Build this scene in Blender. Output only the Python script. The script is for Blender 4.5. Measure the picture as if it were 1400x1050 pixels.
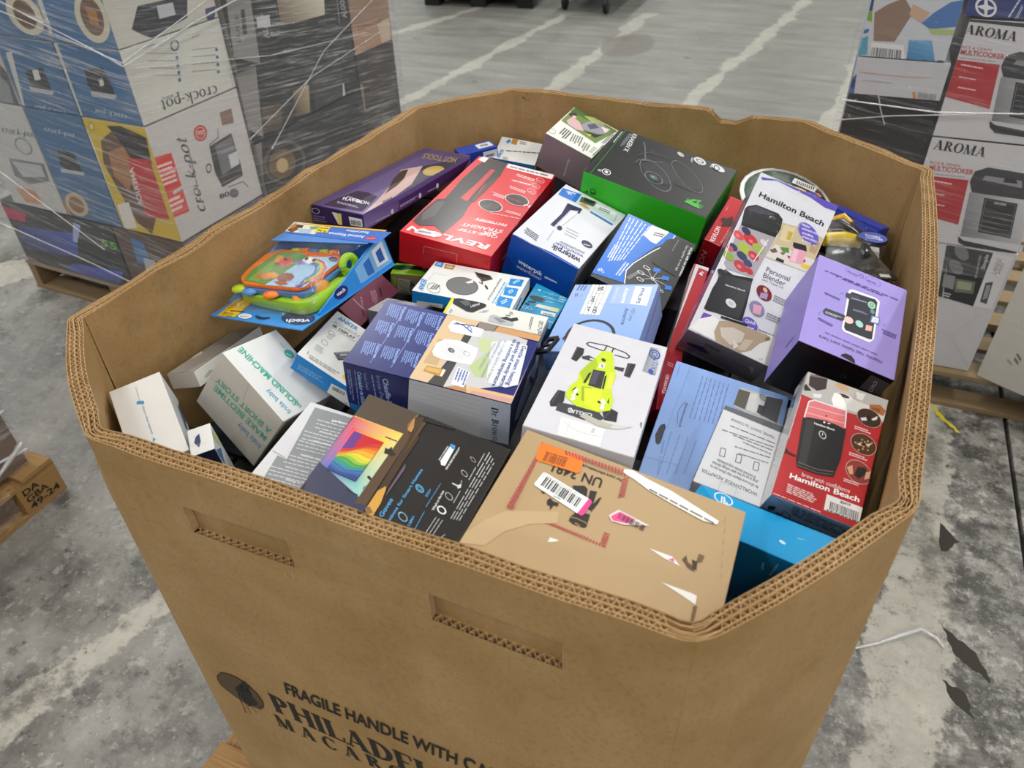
import bpy, bmesh, math, random
from mathutils import Vector, Matrix, Euler
from mathutils import noise as mnoise
random.seed(7)
SC = bpy.context.scene
for o in list(bpy.data.objects):
    bpy.data.objects.remove(o)
COL = SC.collection
PI = math.pi

# ------------------------------------------------------------------ camera, world, lights, exposure
cam = bpy.data.cameras.new('camera')
cam.sensor_fit = 'HORIZONTAL'
cam.sensor_width = 36.0
cam.lens = 36.0 * 1036.0 / 1400.0
cam.clip_start = 0.02
cam.clip_end = 200
camo = bpy.data.objects.new('camera', cam)
COL.objects.link(camo)
camo.matrix_world = Matrix([[0.924808, -0.214933, 0.313902, 0.854078], [0.379389, 0.582214, -0.719091, -0.370323], [-0.028201, 0.784112, 0.619979, 1.600397], [0.0, 0.0, 0.0, 1.0]])
SC.camera = camo
cam.dof.use_dof = True
cam.dof.focus_distance = 1.2
cam.dof.aperture_fstop = 6.5

SC.view_settings.view_transform = 'Standard'
SC.view_settings.look = 'None'
SC.view_settings.gamma = 1.0
SC.view_settings.use_curve_mapping = False
SC.view_settings.exposure = 0.0

W = bpy.data.worlds.new('warehouse_air')
SC.world = W
W.use_nodes = True
bg = W.node_tree.nodes['Background']
bg.inputs['Color'].default_value = (0.92, 0.96, 1.0, 1)
bg.inputs['Strength'].default_value = 0.23

# rows of long LED high-bay lamps under the warehouse roof
for ix in range(-3, 4):
    for iy in range(-2, 5):
        L = bpy.data.lights.new('high_bay_lamp', 'AREA')
        L.shape = 'RECTANGLE'
        L.size = 0.45
        L.size_y = 1.5
        L.energy = 73.0
        L.color = (1.0, 0.985, 0.955)
        lo = bpy.data.objects.new('high_bay_lamp', L)
        lo.location = (ix * 4.2 + 1.6, iy * 4.2 + 0.9, 6.2)
        COL.objects.link(lo)

# ------------------------------------------------------------------ helpers
def lin(h):
    h = h.lstrip('#')
    if len(h) == 3:
        h = ''.join(c * 2 for c in h)
    r = []
    for i in (0, 2, 4):
        c = int(h[i:i + 2], 16) / 255.0
        r.append(c / 12.92 if c <= 0.04045 else ((c + 0.055) / 1.055) ** 2.4)
    return tuple(r)

_M = {}
def new_mat(name):
    m = bpy.data.materials.new(name)
    m.use_nodes = True
    nt = m.node_tree
    return m, nt, nt.nodes['Principled BSDF']

def N(nt, t, **kw):
    n = nt.nodes.new(t)
    for k, v in kw.items():
        setattr(n, k, v)
    return n

def ramp(nt, src, stops):
    r = nt.nodes.new('ShaderNodeValToRGB')
    els = r.color_ramp.elements
    while len(els) < len(stops):
        els.new(0.5)
    for e, (p, c) in zip(els, stops):
        e.position = p
        e.color = (c[0], c[1], c[2], 1) if isinstance(c, tuple) else (c, c, c, 1)
    nt.links.new(src, r.inputs[0])
    return r.outputs[0]

def mth(nt, op, a, b=None, c=None, clamp=False):
    n = nt.nodes.new('ShaderNodeMath')
    n.operation = op
    n.use_clamp = clamp
    for i, v in enumerate((a, b, c)):
        if v is None:
            continue
        if isinstance(v, (int, float)):
            n.inputs[i].default_value = v
        else:
            nt.links.new(v, n.inputs[i])
    return n.outputs[0]

def mixc(nt, fac, a, b):
    n = nt.nodes.new('ShaderNodeMix')
    n.data_type = 'RGBA'
    for i, v in ((0, fac), (6, a), (7, b)):
        if isinstance(v, tuple):
            n.inputs[i].default_value = (v[0], v[1], v[2], 1)
        elif isinstance(v, (int, float)):
            n.inputs[i].default_value = v
        else:
            nt.links.new(v, n.inputs[i])
    return n.outputs[2]

def noise_tex(nt, coord, scale, detail=4.0, rough=0.55, vec_scale=None):
    if vec_scale:
        mp = nt.nodes.new('ShaderNodeMapping')
        mp.inputs['Scale'].default_value = vec_scale
        nt.links.new(coord, mp.inputs['Vector'])
        coord = mp.outputs[0]
    n = nt.nodes.new('ShaderNodeTexNoise')
    n.inputs['Scale'].default_value = scale
    n.inputs['Detail'].default_value = detail
    n.inputs['Roughness'].default_value = rough
    nt.links.new(coord, n.inputs['Vector'])
    return n.outputs['Fac']

def plain(hexcol, rough=0.45, coat=0.0, metal=0.0, spec=0.36):
    """printed card or plastic: one colour with a faint paper grain in the gloss"""
    key = (hexcol, rough, coat, metal, spec)
    if key in _M:
        return _M[key]
    m, nt, b = new_mat('card_' + hexcol.strip('#'))
    tc = N(nt, 'ShaderNodeTexCoord')
    n = noise_tex(nt, tc.outputs['Object'], 26.0, 3.0)
    c = lin(hexcol)
    col = mixc(nt, n, tuple(x * 0.93 for x in c), tuple(min(1, x * 1.05) for x in c))
    nt.links.new(col, b.inputs['Base Color'])
    r = mth(nt, 'MULTIPLY_ADD', n, 0.16, rough - 0.08)
    nt.links.new(r, b.inputs['Roughness'])
    b.inputs['Coat Weight'].default_value = coat
    b.inputs['Coat Roughness'].default_value = 0.17
    b.inputs['Metallic'].default_value = metal
    b.inputs['Specular IOR Level'].default_value = spec
    _M[key] = m
    return m

def ink(rough, coat):
    key = ('ink', rough, coat)
    if key in _M:
        return _M[key]
    m, nt, b = new_mat('printing_ink')
    a = N(nt, 'ShaderNodeVertexColor', layer_name='ink')
    nt.links.new(a.outputs['Color'], b.inputs['Base Color'])
    b.inputs['Roughness'].default_value = rough
    b.inputs['Specular IOR Level'].default_value = 0.36
    b.inputs['Coat Weight'].default_value = coat
    b.inputs['Coat Roughness'].default_value = 0.17
    _M[key] = m
    return m

def kraft(name, base='#bd9a6a', dark='#a4814f', stains=0.0):
    m, nt, b = new_mat(name)
    tc = N(nt, 'ShaderNodeTexCoord')
    P = tc.outputs['Object']
    n1 = noise_tex(nt, P, 7.0, 6.0, 0.6)
    n2 = noise_tex(nt, P, 190.0, 2.0, 0.5)
    fib = noise_tex(nt, P, 34.0, 5.0, 0.7, (1, 1, 0.16))
    c = mixc(nt, ramp(nt, n1, [(0.3, 0.0), (0.75, 1.0)]), lin(dark), lin(base))
    c = mixc(nt, mth(nt, 'MULTIPLY', ramp(nt, n2, [(0.5, 0.0), (0.72, 1.0)]), 0.22), c, lin('#6d522e'))
    c = mixc(nt, mth(nt, 'MULTIPLY', ramp(nt, fib, [(0.52, 0.0), (0.75, 1.0)]), 0.2), c, lin('#c7a272'))
    if stains > 0:
        s1 = noise_tex(nt, P, 5.0, 7.0, 0.72)
        s2 = noise_tex(nt, P, 26.0, 3.0, 0.6)
        sm = mth(nt, 'MULTIPLY', ramp(nt, s1, [(0.56, 0.0), (0.72, 1.0)]), 0.45 * stains)
        c = mixc(nt, sm, c, lin('#463a2b'))
        sp = mth(nt, 'MULTIPLY', ramp(nt, s2, [(0.70, 0.0), (0.76, 1.0)]), 0.8 * stains)
        c = mixc(nt, sp, c, lin('#2a241d'))
    nt.links.new(c, b.inputs['Base Color'])
    b.inputs['Roughness'].default_value = 0.62
    b.inputs['Specular IOR Level'].default_value = 0.3
    bp = N(nt, 'ShaderNodeBump')
    bp.inputs['Strength'].default_value = 0.25
    bp.inputs['Distance'].default_value = 0.002
    nt.links.new(noise_tex(nt, P, 55.0, 5.0, 0.65), bp.inputs['Height'])
    nt.links.new(bp.outputs[0], b.inputs['Normal'])
    return m

def wood(name, base='#b8925c', dark='#7d5c33'):
    m, nt, b = new_mat(name)
    tc = N(nt, 'ShaderNodeTexCoord')
    g = noise_tex(nt, tc.outputs['Generated'], 6.0, 6.0, 0.65, (1, 9, 9))
    c = ramp(nt, g, [(0.3, lin(dark)), (0.7, lin(base))])
    nt.links.new(c, b.inputs['Base Color'])
    b.inputs['Roughness'].default_value = 0.75
    return m

class MB:
    """collects polygons (with an optional print colour) and links them as ONE mesh object"""
    def __init__(s):
        s.v = []; s.f = []; s.c = []; s.mi = []
    def poly(s, pts, col=None, mi=0):
        i = len(s.v)
        s.v.extend(tuple(p) for p in pts)
        s.f.append(tuple(range(i, i + len(pts))))
        s.c.append(col); s.mi.append(mi)
    def grid(s, rows, col=None, mi=0, closed=False):
        i = len(s.v); n = len(rows[0])
        for r in rows:
            s.v.extend(tuple(p) for p in r)
        for a in range(len(rows) - 1):
            for b in range(n if closed else n - 1):
                c = (b + 1) % n
                s.f.append((i + a * n + b, i + a * n + c, i + (a + 1) * n + c, i + (a + 1) * n + b))
                s.c.append(col); s.mi.append(mi)
    def box(s, lo, hi, mi=0, M=None, bev=0.0):
        x0, y0, z0 = lo; x1, y1, z1 = hi
        bm = bmesh.new()
        bmesh.ops.create_cube(bm, size=1.0)
        for v in bm.verts:
            v.co = Vector(((x0 + x1) / 2 + v.co.x * (x1 - x0), (y0 + y1) / 2 + v.co.y * (y1 - y0), (z0 + z1) / 2 + v.co.z * (z1 - z0)))
        if bev > 0:
            bmesh.ops.bevel(bm, geom=list(bm.edges), offset=bev, segments=2, affect='EDGES', profile=0.6)
        s.add_bm(bm, mi, M)
    def add_bm(s, bm, mi=0, M=None):
        i = len(s.v)
        bm.verts.index_update()
        for v in bm.verts:
            s.v.append(tuple(M @ v.co) if M else tuple(v.co))
        for f in bm.faces:
            s.f.append(tuple(i + v.index for v in f.verts)); s.c.append(None); s.mi.append(mi)
        bm.free()
    def tube(s, pts, r, seg=10, mi=0, cap=True):
        pts = [Vector(p) for p in pts]
        rr = r if isinstance(r, (list, tuple)) else [r] * len(pts)
        rows = []
        up = Vector((0, 0, 1))
        for k, p in enumerate(pts):
            t = (pts[min(k + 1, len(pts) - 1)] - pts[max(k - 1, 0)]).normalized()
            a = t.cross(up)
            if a.length < 1e-3:
                a = t.cross(Vector((1, 0, 0)))
            a.normalize(); b = t.cross(a)
            rows.append([p + a * math.cos(q * 2 * PI / seg) * rr[k] + b * math.sin(q * 2 * PI / seg) * rr[k] for q in range(seg)])
        s.grid(rows, mi=mi, closed=True)
        if cap:
            s.poly(rows[0], mi=mi); s.poly(rows[-1][::-1], mi=mi)
    def lathe(s, prof, seg=24, mi=0, M=None):
        rows = []
        for r, z in prof:
            row = [Vector((r * math.cos(q * 2 * PI / seg), r * math.sin(q * 2 * PI / seg), z)) for q in range(seg)]
            rows.append([M @ p for p in row] if M else row)
        s.grid(rows, mi=mi, closed=True)
    def build(s, name, mats, parent=None, smooth=False):
        me = bpy.data.meshes.new(name)
        me.from_pydata(s.v, [], s.f)
        if not isinstance(mats, (list, tuple)):
            mats = [mats]
        for m in mats:
            me.materials.append(m)
        if len(mats) > 1:
            me.polygons.foreach_set('material_index', s.mi)
        if any(c is not None for c in s.c):
            at = me.color_attributes.new('ink', 'FLOAT_COLOR', 'CORNER')
            buf = []
            for f, c in zip(s.f, s.c):
                if isinstance(c, list):
                    for q in c:
                        buf.extend((q[0], q[1], q[2], 1.0))
                else:
                    q = c or (1, 1, 1)
                    buf.extend((q[0], q[1], q[2], 1.0) * len(f))
            at.data.foreach_set('color', buf)
        if smooth:
            me.polygons.foreach_set('use_smooth', [True] * len(me.polygons))
        me.update()
        o = bpy.data.objects.new(name, me)
        COL.objects.link(o)
        if parent:
            o.parent = parent
        return o

def tag(o, label=None, cat=None, group=None, kind=None):
    for k, v in (('label', label), ('category', cat), ('group', group), ('kind', kind)):
        if v:
            o[k] = v
    return o

def thing(name, label, cat, loc=(0, 0, 0), M=None, group=None):
    o = bpy.data.objects.new(name, None)
    o.empty_display_size = 0.05
    COL.objects.link(o)
    if M is not None:
        o.matrix_world = Matrix.Translation(Vector(loc)) @ M.to_4x4()
    else:
        o.location = loc
    return tag(o, label, cat, group)

def rotm(e):
    a, b, c = e
    return Matrix.Rotation(c, 3, 'Z') @ Matrix.Rotation(b, 3, 'Y') @ Matrix.Rotation(a, 3, 'X')

# ---- lettering: glyph outlines from the built-in font, and a drawn slab-serif alphabet
_T = {}
def text_polys(s, bold=False, wide=0.0):
    key = (s, bold)
    if key in _T:
        return _T[key]
    cu = bpy.data.curves.new('lettering', 'FONT')
    cu.body = s
    cu.size = 1.0
    cu.resolution_u = 3
    cu.fill_mode = 'FRONT'
    if bold:
        cu.offset = 0.022
    ob = bpy.data.objects.new('lettering', cu)
    COL.objects.link(ob)
    bpy.context.view_layer.update()
    dg = bpy.context.evaluated_depsgraph_get()
    me = ob.evaluated_get(dg).to_mesh()
    vs = [(v.co.x, v.co.y) for v in me.vertices]
    ps = [[vs[i] for i in p.vertices] for p in me.polygons]
    ob.evaluated_get(dg).to_mesh_clear()
    bpy.data.objects.remove(ob)
    bpy.data.curves.remove(cu)
    if vs:
        x0 = min(v[0] for v in vs); x1 = max(v[0] for v in vs)
        ps = [[((x - x0) / (x1 - x0), y / 0.72) for x, y in p] for p in ps]
        ps = [p if sum(p[i - 1][0] * p[i][1] - p[i][0] * p[i - 1][1] for i in range(len(p))) > 0 else p[::-1] for p in ps]
    _T[key] = ps
    return ps

def serif_polys(s):
    if ('serif', s) in _T:
        return _T[('serif', s)]
    TH, TN, SL = 0.23, 0.07, 0.06
    def rect(x0, y0, x1, y1): return [(x0, y0), (x1, y0), (x1, y1), (x0, y1)]
    def bar(x0, y0, x1, y1, w): return [(x0 - w / 2, y0), (x0 + w / 2, y0), (x1 + w / 2, y1), (x1 - w / 2, y1)]
    def ser(x, y, w=0.34): return rect(x - w / 2, y, x + w / 2, y + SL)
    def arc(cx, cy, rx, ry, a0, a1, wx, wy, n=14):
        out = []
        for k in range(n):
            q0 = math.radians(a0 + (a1 - a0) * k / n); q1 = math.radians(a0 + (a1 - a0) * (k + 1) / n)
            out.append([(cx + (rx - wx) * math.cos(q0), cy + (ry - wy) * math.sin(q0)), (cx + rx * math.cos(q0), cy + ry * math.sin(q0)),
                        (cx + rx * math.cos(q1), cy + ry * math.sin(q1)), (cx + (rx - wx) * math.cos(q1), cy + (ry - wy) * math.sin(q1))])
        return out
    G = {}
    stem = lambda x, h=1.0: [rect(x - TH / 2, 0, x + TH / 2, h), ser(x, 0), ser(x, h - SL)]
    G['P'] = (0.78, stem(0.2) + arc(0.3, 0.72, 0.42, 0.28, -90, 90, TH, TN))
    G['R'] = (0.88, stem(0.2) + arc(0.3, 0.74, 0.4, 0.26, -90, 90, TH, TN) + [bar(0.76, 0, 0.42, 0.5, TH), ser(0.8, 0, 0.24)])
    G['H'] = (0.98, stem(0.2) + stem(0.78) + [rect(0.2, 0.47, 0.78, 0.54)])
    G['I'] = (0.42, stem(0.2))
    G['L'] = (0.74, stem(0.2) + [rect(0.2, 0, 0.68, SL), bar(0.66, 0, 0.7, 0.3, 0.06)])
    G['A'] = (0.98, [bar(0.14, 0, 0.46, 1, TN), bar(0.76, 0, 0.46, 1, TH), rect(0.26, 0.28, 0.68, 0.34), ser(0.14, 0, 0.3), ser(0.78, 0, 0.36)])
    G['D'] = (0.92, stem(0.2) + arc(0.3, 0.5, 0.56, 0.5, -90, 90, TH, TN))
    G['E'] = (0.76, stem(0.2) + [rect(0.2, 0, 0.68, SL), rect(0.2, 1 - SL, 0.66, 1), rect(0.2, 0.47, 0.55, 0.53), bar(0.67, 0, 0.7, 0.28, 0.06), bar(0.67, 0.75, 0.64, 1, 0.06)])
    G['M'] = (1.16, [bar(0.16, 0, 0.2, 1, TN), bar(0.56, 0, 0.22, 1, TH), bar(0.56, 0, 0.9, 1, TN), bar(0.94, 0, 0.92, 1, TH), ser(0.16, 0, 0.28), ser(0.95, 0, 0.34), ser(0.18, 1 - SL, 0.26), ser(0.94, 1 - SL, 0.26)])
    G['C'] = (0.88, arc(0.5, 0.5, 0.46, 0.52, 45, 315, TH, TN, 20) + [bar(0.82, 0.7, 0.82, 0.95, 0.05)])
    G['O'] = (0.98, arc(0.5, 0.5, 0.46, 0.52, 0, 360, TH, TN, 24))
    G['N'] = (1.0, [bar(0.18, 0, 0.18, 1, TN), bar(0.82, 0, 0.82, 1, TN), bar(0.8, 0, 0.2, 1, TH), ser(0.18, 0, 0.28), ser(0.18, 1 - SL, 0.28), ser(0.82, 1 - SL, 0.28)])
    G['B'] = (0.82, stem(0.2) + arc(0.3, 0.75, 0.36, 0.25, -90, 90, TH, TN) + arc(0.3, 0.27, 0.44, 0.27, -90, 90, TH, TN))
    G['S'] = (0.7, arc(0.36, 0.73, 0.28, 0.27, 30, 270, 0.14, TN) + arc(0.36, 0.25, 0.3, 0.27, -150, 90, 0.14, TN))
    xh = 0.66
    G['c'] = (0.6, arc(0.33, xh / 2, 0.3, xh / 2 + 0.01, 50, 310, 0.16, TN, 16))
    G['r'] = (0.52, [rect(0.1, 0, 0.24, xh), ser(0.17, 0, 0.28), rect(0.03, xh - SL, 0.24, xh)] + arc(0.36, xh - 0.16, 0.14, 0.16, 20, 180, 0.1, 0.09, 8))
    G['o'] = (0.68, arc(0.34, xh / 2, 0.31, xh / 2 + 0.01, 0, 360, 0.15, TN, 20))
    G['k'] = (0.7, [rect(0.1, 0, 0.24, 1.0), ser(0.17, 0, 0.28), bar(0.2, 0.24, 0.54, xh, 0.07), bar(0.58, 0, 0.3, 0.36, 0.15), ser(0.6, 0, 0.22)])
    G['-'] = (0.36, [rect(0.04, 0.28, 0.3, 0.38)])
    G['p'] = (0.7, [rect(0.1, -0.3, 0.24, xh), ser(0.17, -0.3, 0.28)] + arc(0.34, xh / 2, 0.3, xh / 2 + 0.01, 0, 360, 0.14, TN, 20))
    G['t'] = (0.46, [rect(0.14, 0.06, 0.27, 0.86), rect(0.02, xh - SL, 0.42, xh)] + arc(0.3, 0.12, 0.16, 0.12, 180, 330, 0.1, 0.07, 8))
    G['w'] = (0.86, [bar(0.26, 0, 0.1, xh, 0.12), bar(0.26, 0, 0.42, xh, 0.06), bar(0.6, 0, 0.42, xh, 0.12), bar(0.6, 0, 0.76, xh, 0.06)])
    G['n'] = (0.74, [rect(0.1, 0, 0.23, xh), ser(0.17, 0, 0.26), rect(0.5, 0, 0.63, xh * 0.7), ser(0.57, 0, 0.26)] + arc(0.37, xh - 0.26, 0.26, 0.26, 0, 180, 0.12, 0.07, 10))
    G['s'] = (0.52, arc(0.26, 0.48, 0.2, 0.18, 30, 270, 0.1, 0.06, 8) + arc(0.26, 0.17, 0.21, 0.19, -150, 90, 0.1, 0.06, 8))
    G["'"] = (0.24, [rect(0.06, 0.7, 0.16, 1.0)])
    G[' '] = (0.4, [])
    x = 0.0; out = []
    for ch in s:
        w, ps = G.get(ch, G['O'])
        for p in ps:
            q = [(px + x, py) for px, py in p]
            if sum(q[i - 1][0] * q[i][1] - q[i][0] * q[i - 1][1] for i in range(len(q))) < 0:
                q = q[::-1]
            out.append(q)
        x += w
    out = [[(px / x, py) for px, py in p] for p in out]
    _T[('serif', s)] = out
    return out

def draw(mb, items, place):
    """lays printed shapes on a face; items are in 0.1 mm on that face, place(u, v, layer) gives the point"""
    S = 1e-4
    for it in items:
        k, lay = it[0], it[1]
        P = lambda u, v: place(u * S, v * S, lay)
        if k == 'P':
            pts = it[3]
            if len(pts) <= 4:
                mb.poly([P(u, v) for u, v in pts], lin(it[2]))
            else:
                from mathutils.geometry import tessellate_polygon
                vv = [Vector((u, v, 0)) for u, v in pts]
                for t in tessellate_polygon([vv]):
                    a = [pts[i] for i in t]
                    if (a[1][0] - a[0][0]) * (a[2][1] - a[0][1]) - (a[2][0] - a[0][0]) * (a[1][1] - a[0][1]) < 0:
                        a = a[::-1]
                    mb.poly([P(u, v) for u, v in a], lin(it[2]))
        elif k == 'G':
            c4 = [lin(c) for c in it[2]]; q = it[3]; n = it[4] if len(it) > 4 else 6
            def bil(arr, s, t):
                return [arr[0][i] * (1 - s) * (1 - t) + arr[1][i] * s * (1 - t) + arr[2][i] * s * t + arr[3][i] * (1 - s) * t for i in range(len(arr[0]))]
            for a in range(n):
                for b in range(n):
                    cs = ((a / n, b / n), ((a + 1) / n, b / n), ((a + 1) / n, (b + 1) / n), (a / n, (b + 1) / n))
                    mb.poly([P(*bil(q, s, t)) for s, t in cs], [tuple(bil(c4, s, t)) for s, t in cs])
        elif k in 'TFV':
            ax, ay, bx, by, cx, cy = it[4]
            ps = serif_polys(it[3]) if k == 'F' else text_polys(it[3], k == 'V')
            c = lin(it[2])
            for p in ps:
                mb.poly([P(ax + (bx - ax) * x + (cx - ax) * y, ay + (by - ay) * x + (cy - ay) * y) for x, y in p], c)
        elif k == 'E':
            cx, cy, ux, uy, vx, vy = it[3]; n = 28
            mb.poly([P(cx + ux * math.cos(q * 2 * PI / n) + vx * math.sin(q * 2 * PI / n), cy + uy * math.cos(q * 2 * PI / n) + vy * math.sin(q * 2 * PI / n)) for q in range(n)], lin(it[2]))
        elif k == 'R':
            cx, cy, ux, uy, vx, vy = it[3]; n = 28; f = it[4]
            def rp(q, r): return P(cx + r * (ux * math.cos(q) + vx * math.sin(q)), cy + r * (uy * math.cos(q) + vy * math.sin(q)))
            for q in range(n):
                a, b = q * 2 * PI / n, (q + 1) * 2 * PI / n
                mb.poly([rp(a, f), rp(a, 1), rp(b, 1), rp(b, f)], lin(it[2]))
        elif k == 'S':
            pts = it[3]; w = it[4] / 2
            for (x0, y0), (x1, y1) in zip(pts[:-1], pts[1:]):
                l = math.hypot(x1 - x0, y1 - y0) or 1
                nx, ny = -(y1 - y0) / l * w, (x1 - x0) / l * w
                mb.poly([P(x0 - nx, y0 - ny), P(x1 - nx, y1 - ny), P(x1 + nx, y1 + ny), P(x0 + nx, y0 + ny)], lin(it[2]))
        elif k in 'LB':
            ax, ay, bx, by, cx, cy = it[3]; n = it[4]; c = lin(it[2])
            rnd = random.Random(n * 7 + int(ax) + int(by))
            def q(s, t): return P(ax + (bx - ax) * s + (cx - ax) * t, ay + (by - ay) * s + (cy - ay) * t)
            if k == 'L':      # tiny unreadable print: rows of word-long dashes
                for r in range(n):
                    t0 = (r + 0.18) / n; t1 = (r + 0.72) / n; s = 0.0; end = rnd.uniform(0.72, 1.0) if n > 1 else 1.0
                    while s < end - 0.03:
                        e = min(end, s + rnd.uniform(0.07, 0.2))
                        mb.poly([q(s, t0), q(e, t0), q(e, t1), q(s, t1)], c)
                        s = e + 0.025
            else:             # bar code
                s = 0.0
                while s < 1.0:
                    e = min(1.0, s + rnd.choice((0.012, 0.012, 0.024, 0.036)))
                    mb.poly([q(s, 0), q(e, 0), q(e, 1), q(s, 1)], c)
                    s = e + rnd.choice((0.012, 0.018, 0.03))
    for i in range(len(mb.f)):
        pass

def face_place(face, s):
    sx, sy, sz = s
    def o(l): return 0.0004 + 0.00008 * l
    w, h = {'top': (sx, sy), 'front': (sx, sz), 'back': (sx, sz), 'right': (sy, sz), 'left': (sy, sz)}[face]
    fn = {
        'top': lambda u, v, l: (u - sx / 2, v - sy / 2, sz + o(l)),
        'front': lambda u, v, l: (u - sx / 2, -sy / 2 - o(l), v),
        'right': lambda u, v, l: (sx / 2 + o(l), u - sy / 2, v),
        'left': lambda u, v, l: (-sx / 2 - o(l), sy / 2 - u, v),
        'back': lambda u, v, l: (sx / 2 - u, sy / 2 + o(l), v)}[face]
    e = 0.0003
    return lambda u, v, l: fn(min(max(u, e), w - e), min(max(v, e), h - e), l)

def carton(name, label, cat, pose, cols, prints, gloss=(0.42, 0.0), group=None, flap='front', bev=0.0012):
    """one retail carton: body, tuck flap and the printing on each face that shows"""
    p, e, s = pose
    M = rotm(e)
    base = Vector(p) - M @ Vector((0, 0, s[2]))
    root = thing(name, label, cat, base, M, group)
    sx, sy, sz = s
    names = ('top', 'front', 'right', 'left', 'back', 'bottom')
    d = cols.get('all', '#d8d8d6')
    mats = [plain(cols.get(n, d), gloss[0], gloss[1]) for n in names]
    b = MB()
    b.box((-sx / 2, -sy / 2, 0), (sx / 2, sy / 2, sz), bev=bev)
    nm = {'top': (0, 0, 1), 'front': (0, -1, 0), 'right': (1, 0, 0), 'left': (-1, 0, 0), 'back': (0, 1, 0), 'bottom': (0, 0, -1)}
    for i, f in enumerate(b.f):
        a, bb, c = (Vector(b.v[f[k]]) for k in (0, 1, 2))
        n = (bb - a).cross(c - a)
        b.mi[i] = max(range(6), key=lambda k: n.dot(Vector(nm[names[k]])))
    b.build('box_body', mats, root)
    if flap:
        fb = MB(); t = 0.0004
        w = sx if flap in ('front', 'back') else sy
        q = face_place(flap, s)
        pts = [(0.03 * w, 0.004), (0.97 * w, 0.004), (0.97 * w, sz * 0.9), (0.93 * w, sz * 0.985), (0.07 * w, sz * 0.985), (0.03 * w, sz * 0.9)]
        top = [q(u, v, 0) for u, v in pts]
        back = [tuple(Vector(a) - (Vector(q(0, 0, 0)) - Vector(q(0, 0, -4)))) for a in top]
        fb.poly(top)
        for k in range(len(top)):
            fb.poly([top[k - 1], back[k - 1], back[k], top[k]])
        fb.build('tuck_flap', plain(cols.get(flap, d), gloss[0], gloss[1]), root)
    for face, pname, items in prints:
        mb = MB()
        pl = face_place(face, s)
        draw(mb, items, (lambda u, v, l: pl(u, v, l + 4)) if face == flap else pl)
        mb.build(pname, ink(gloss[0], gloss[1]), root)
    return root

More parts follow.
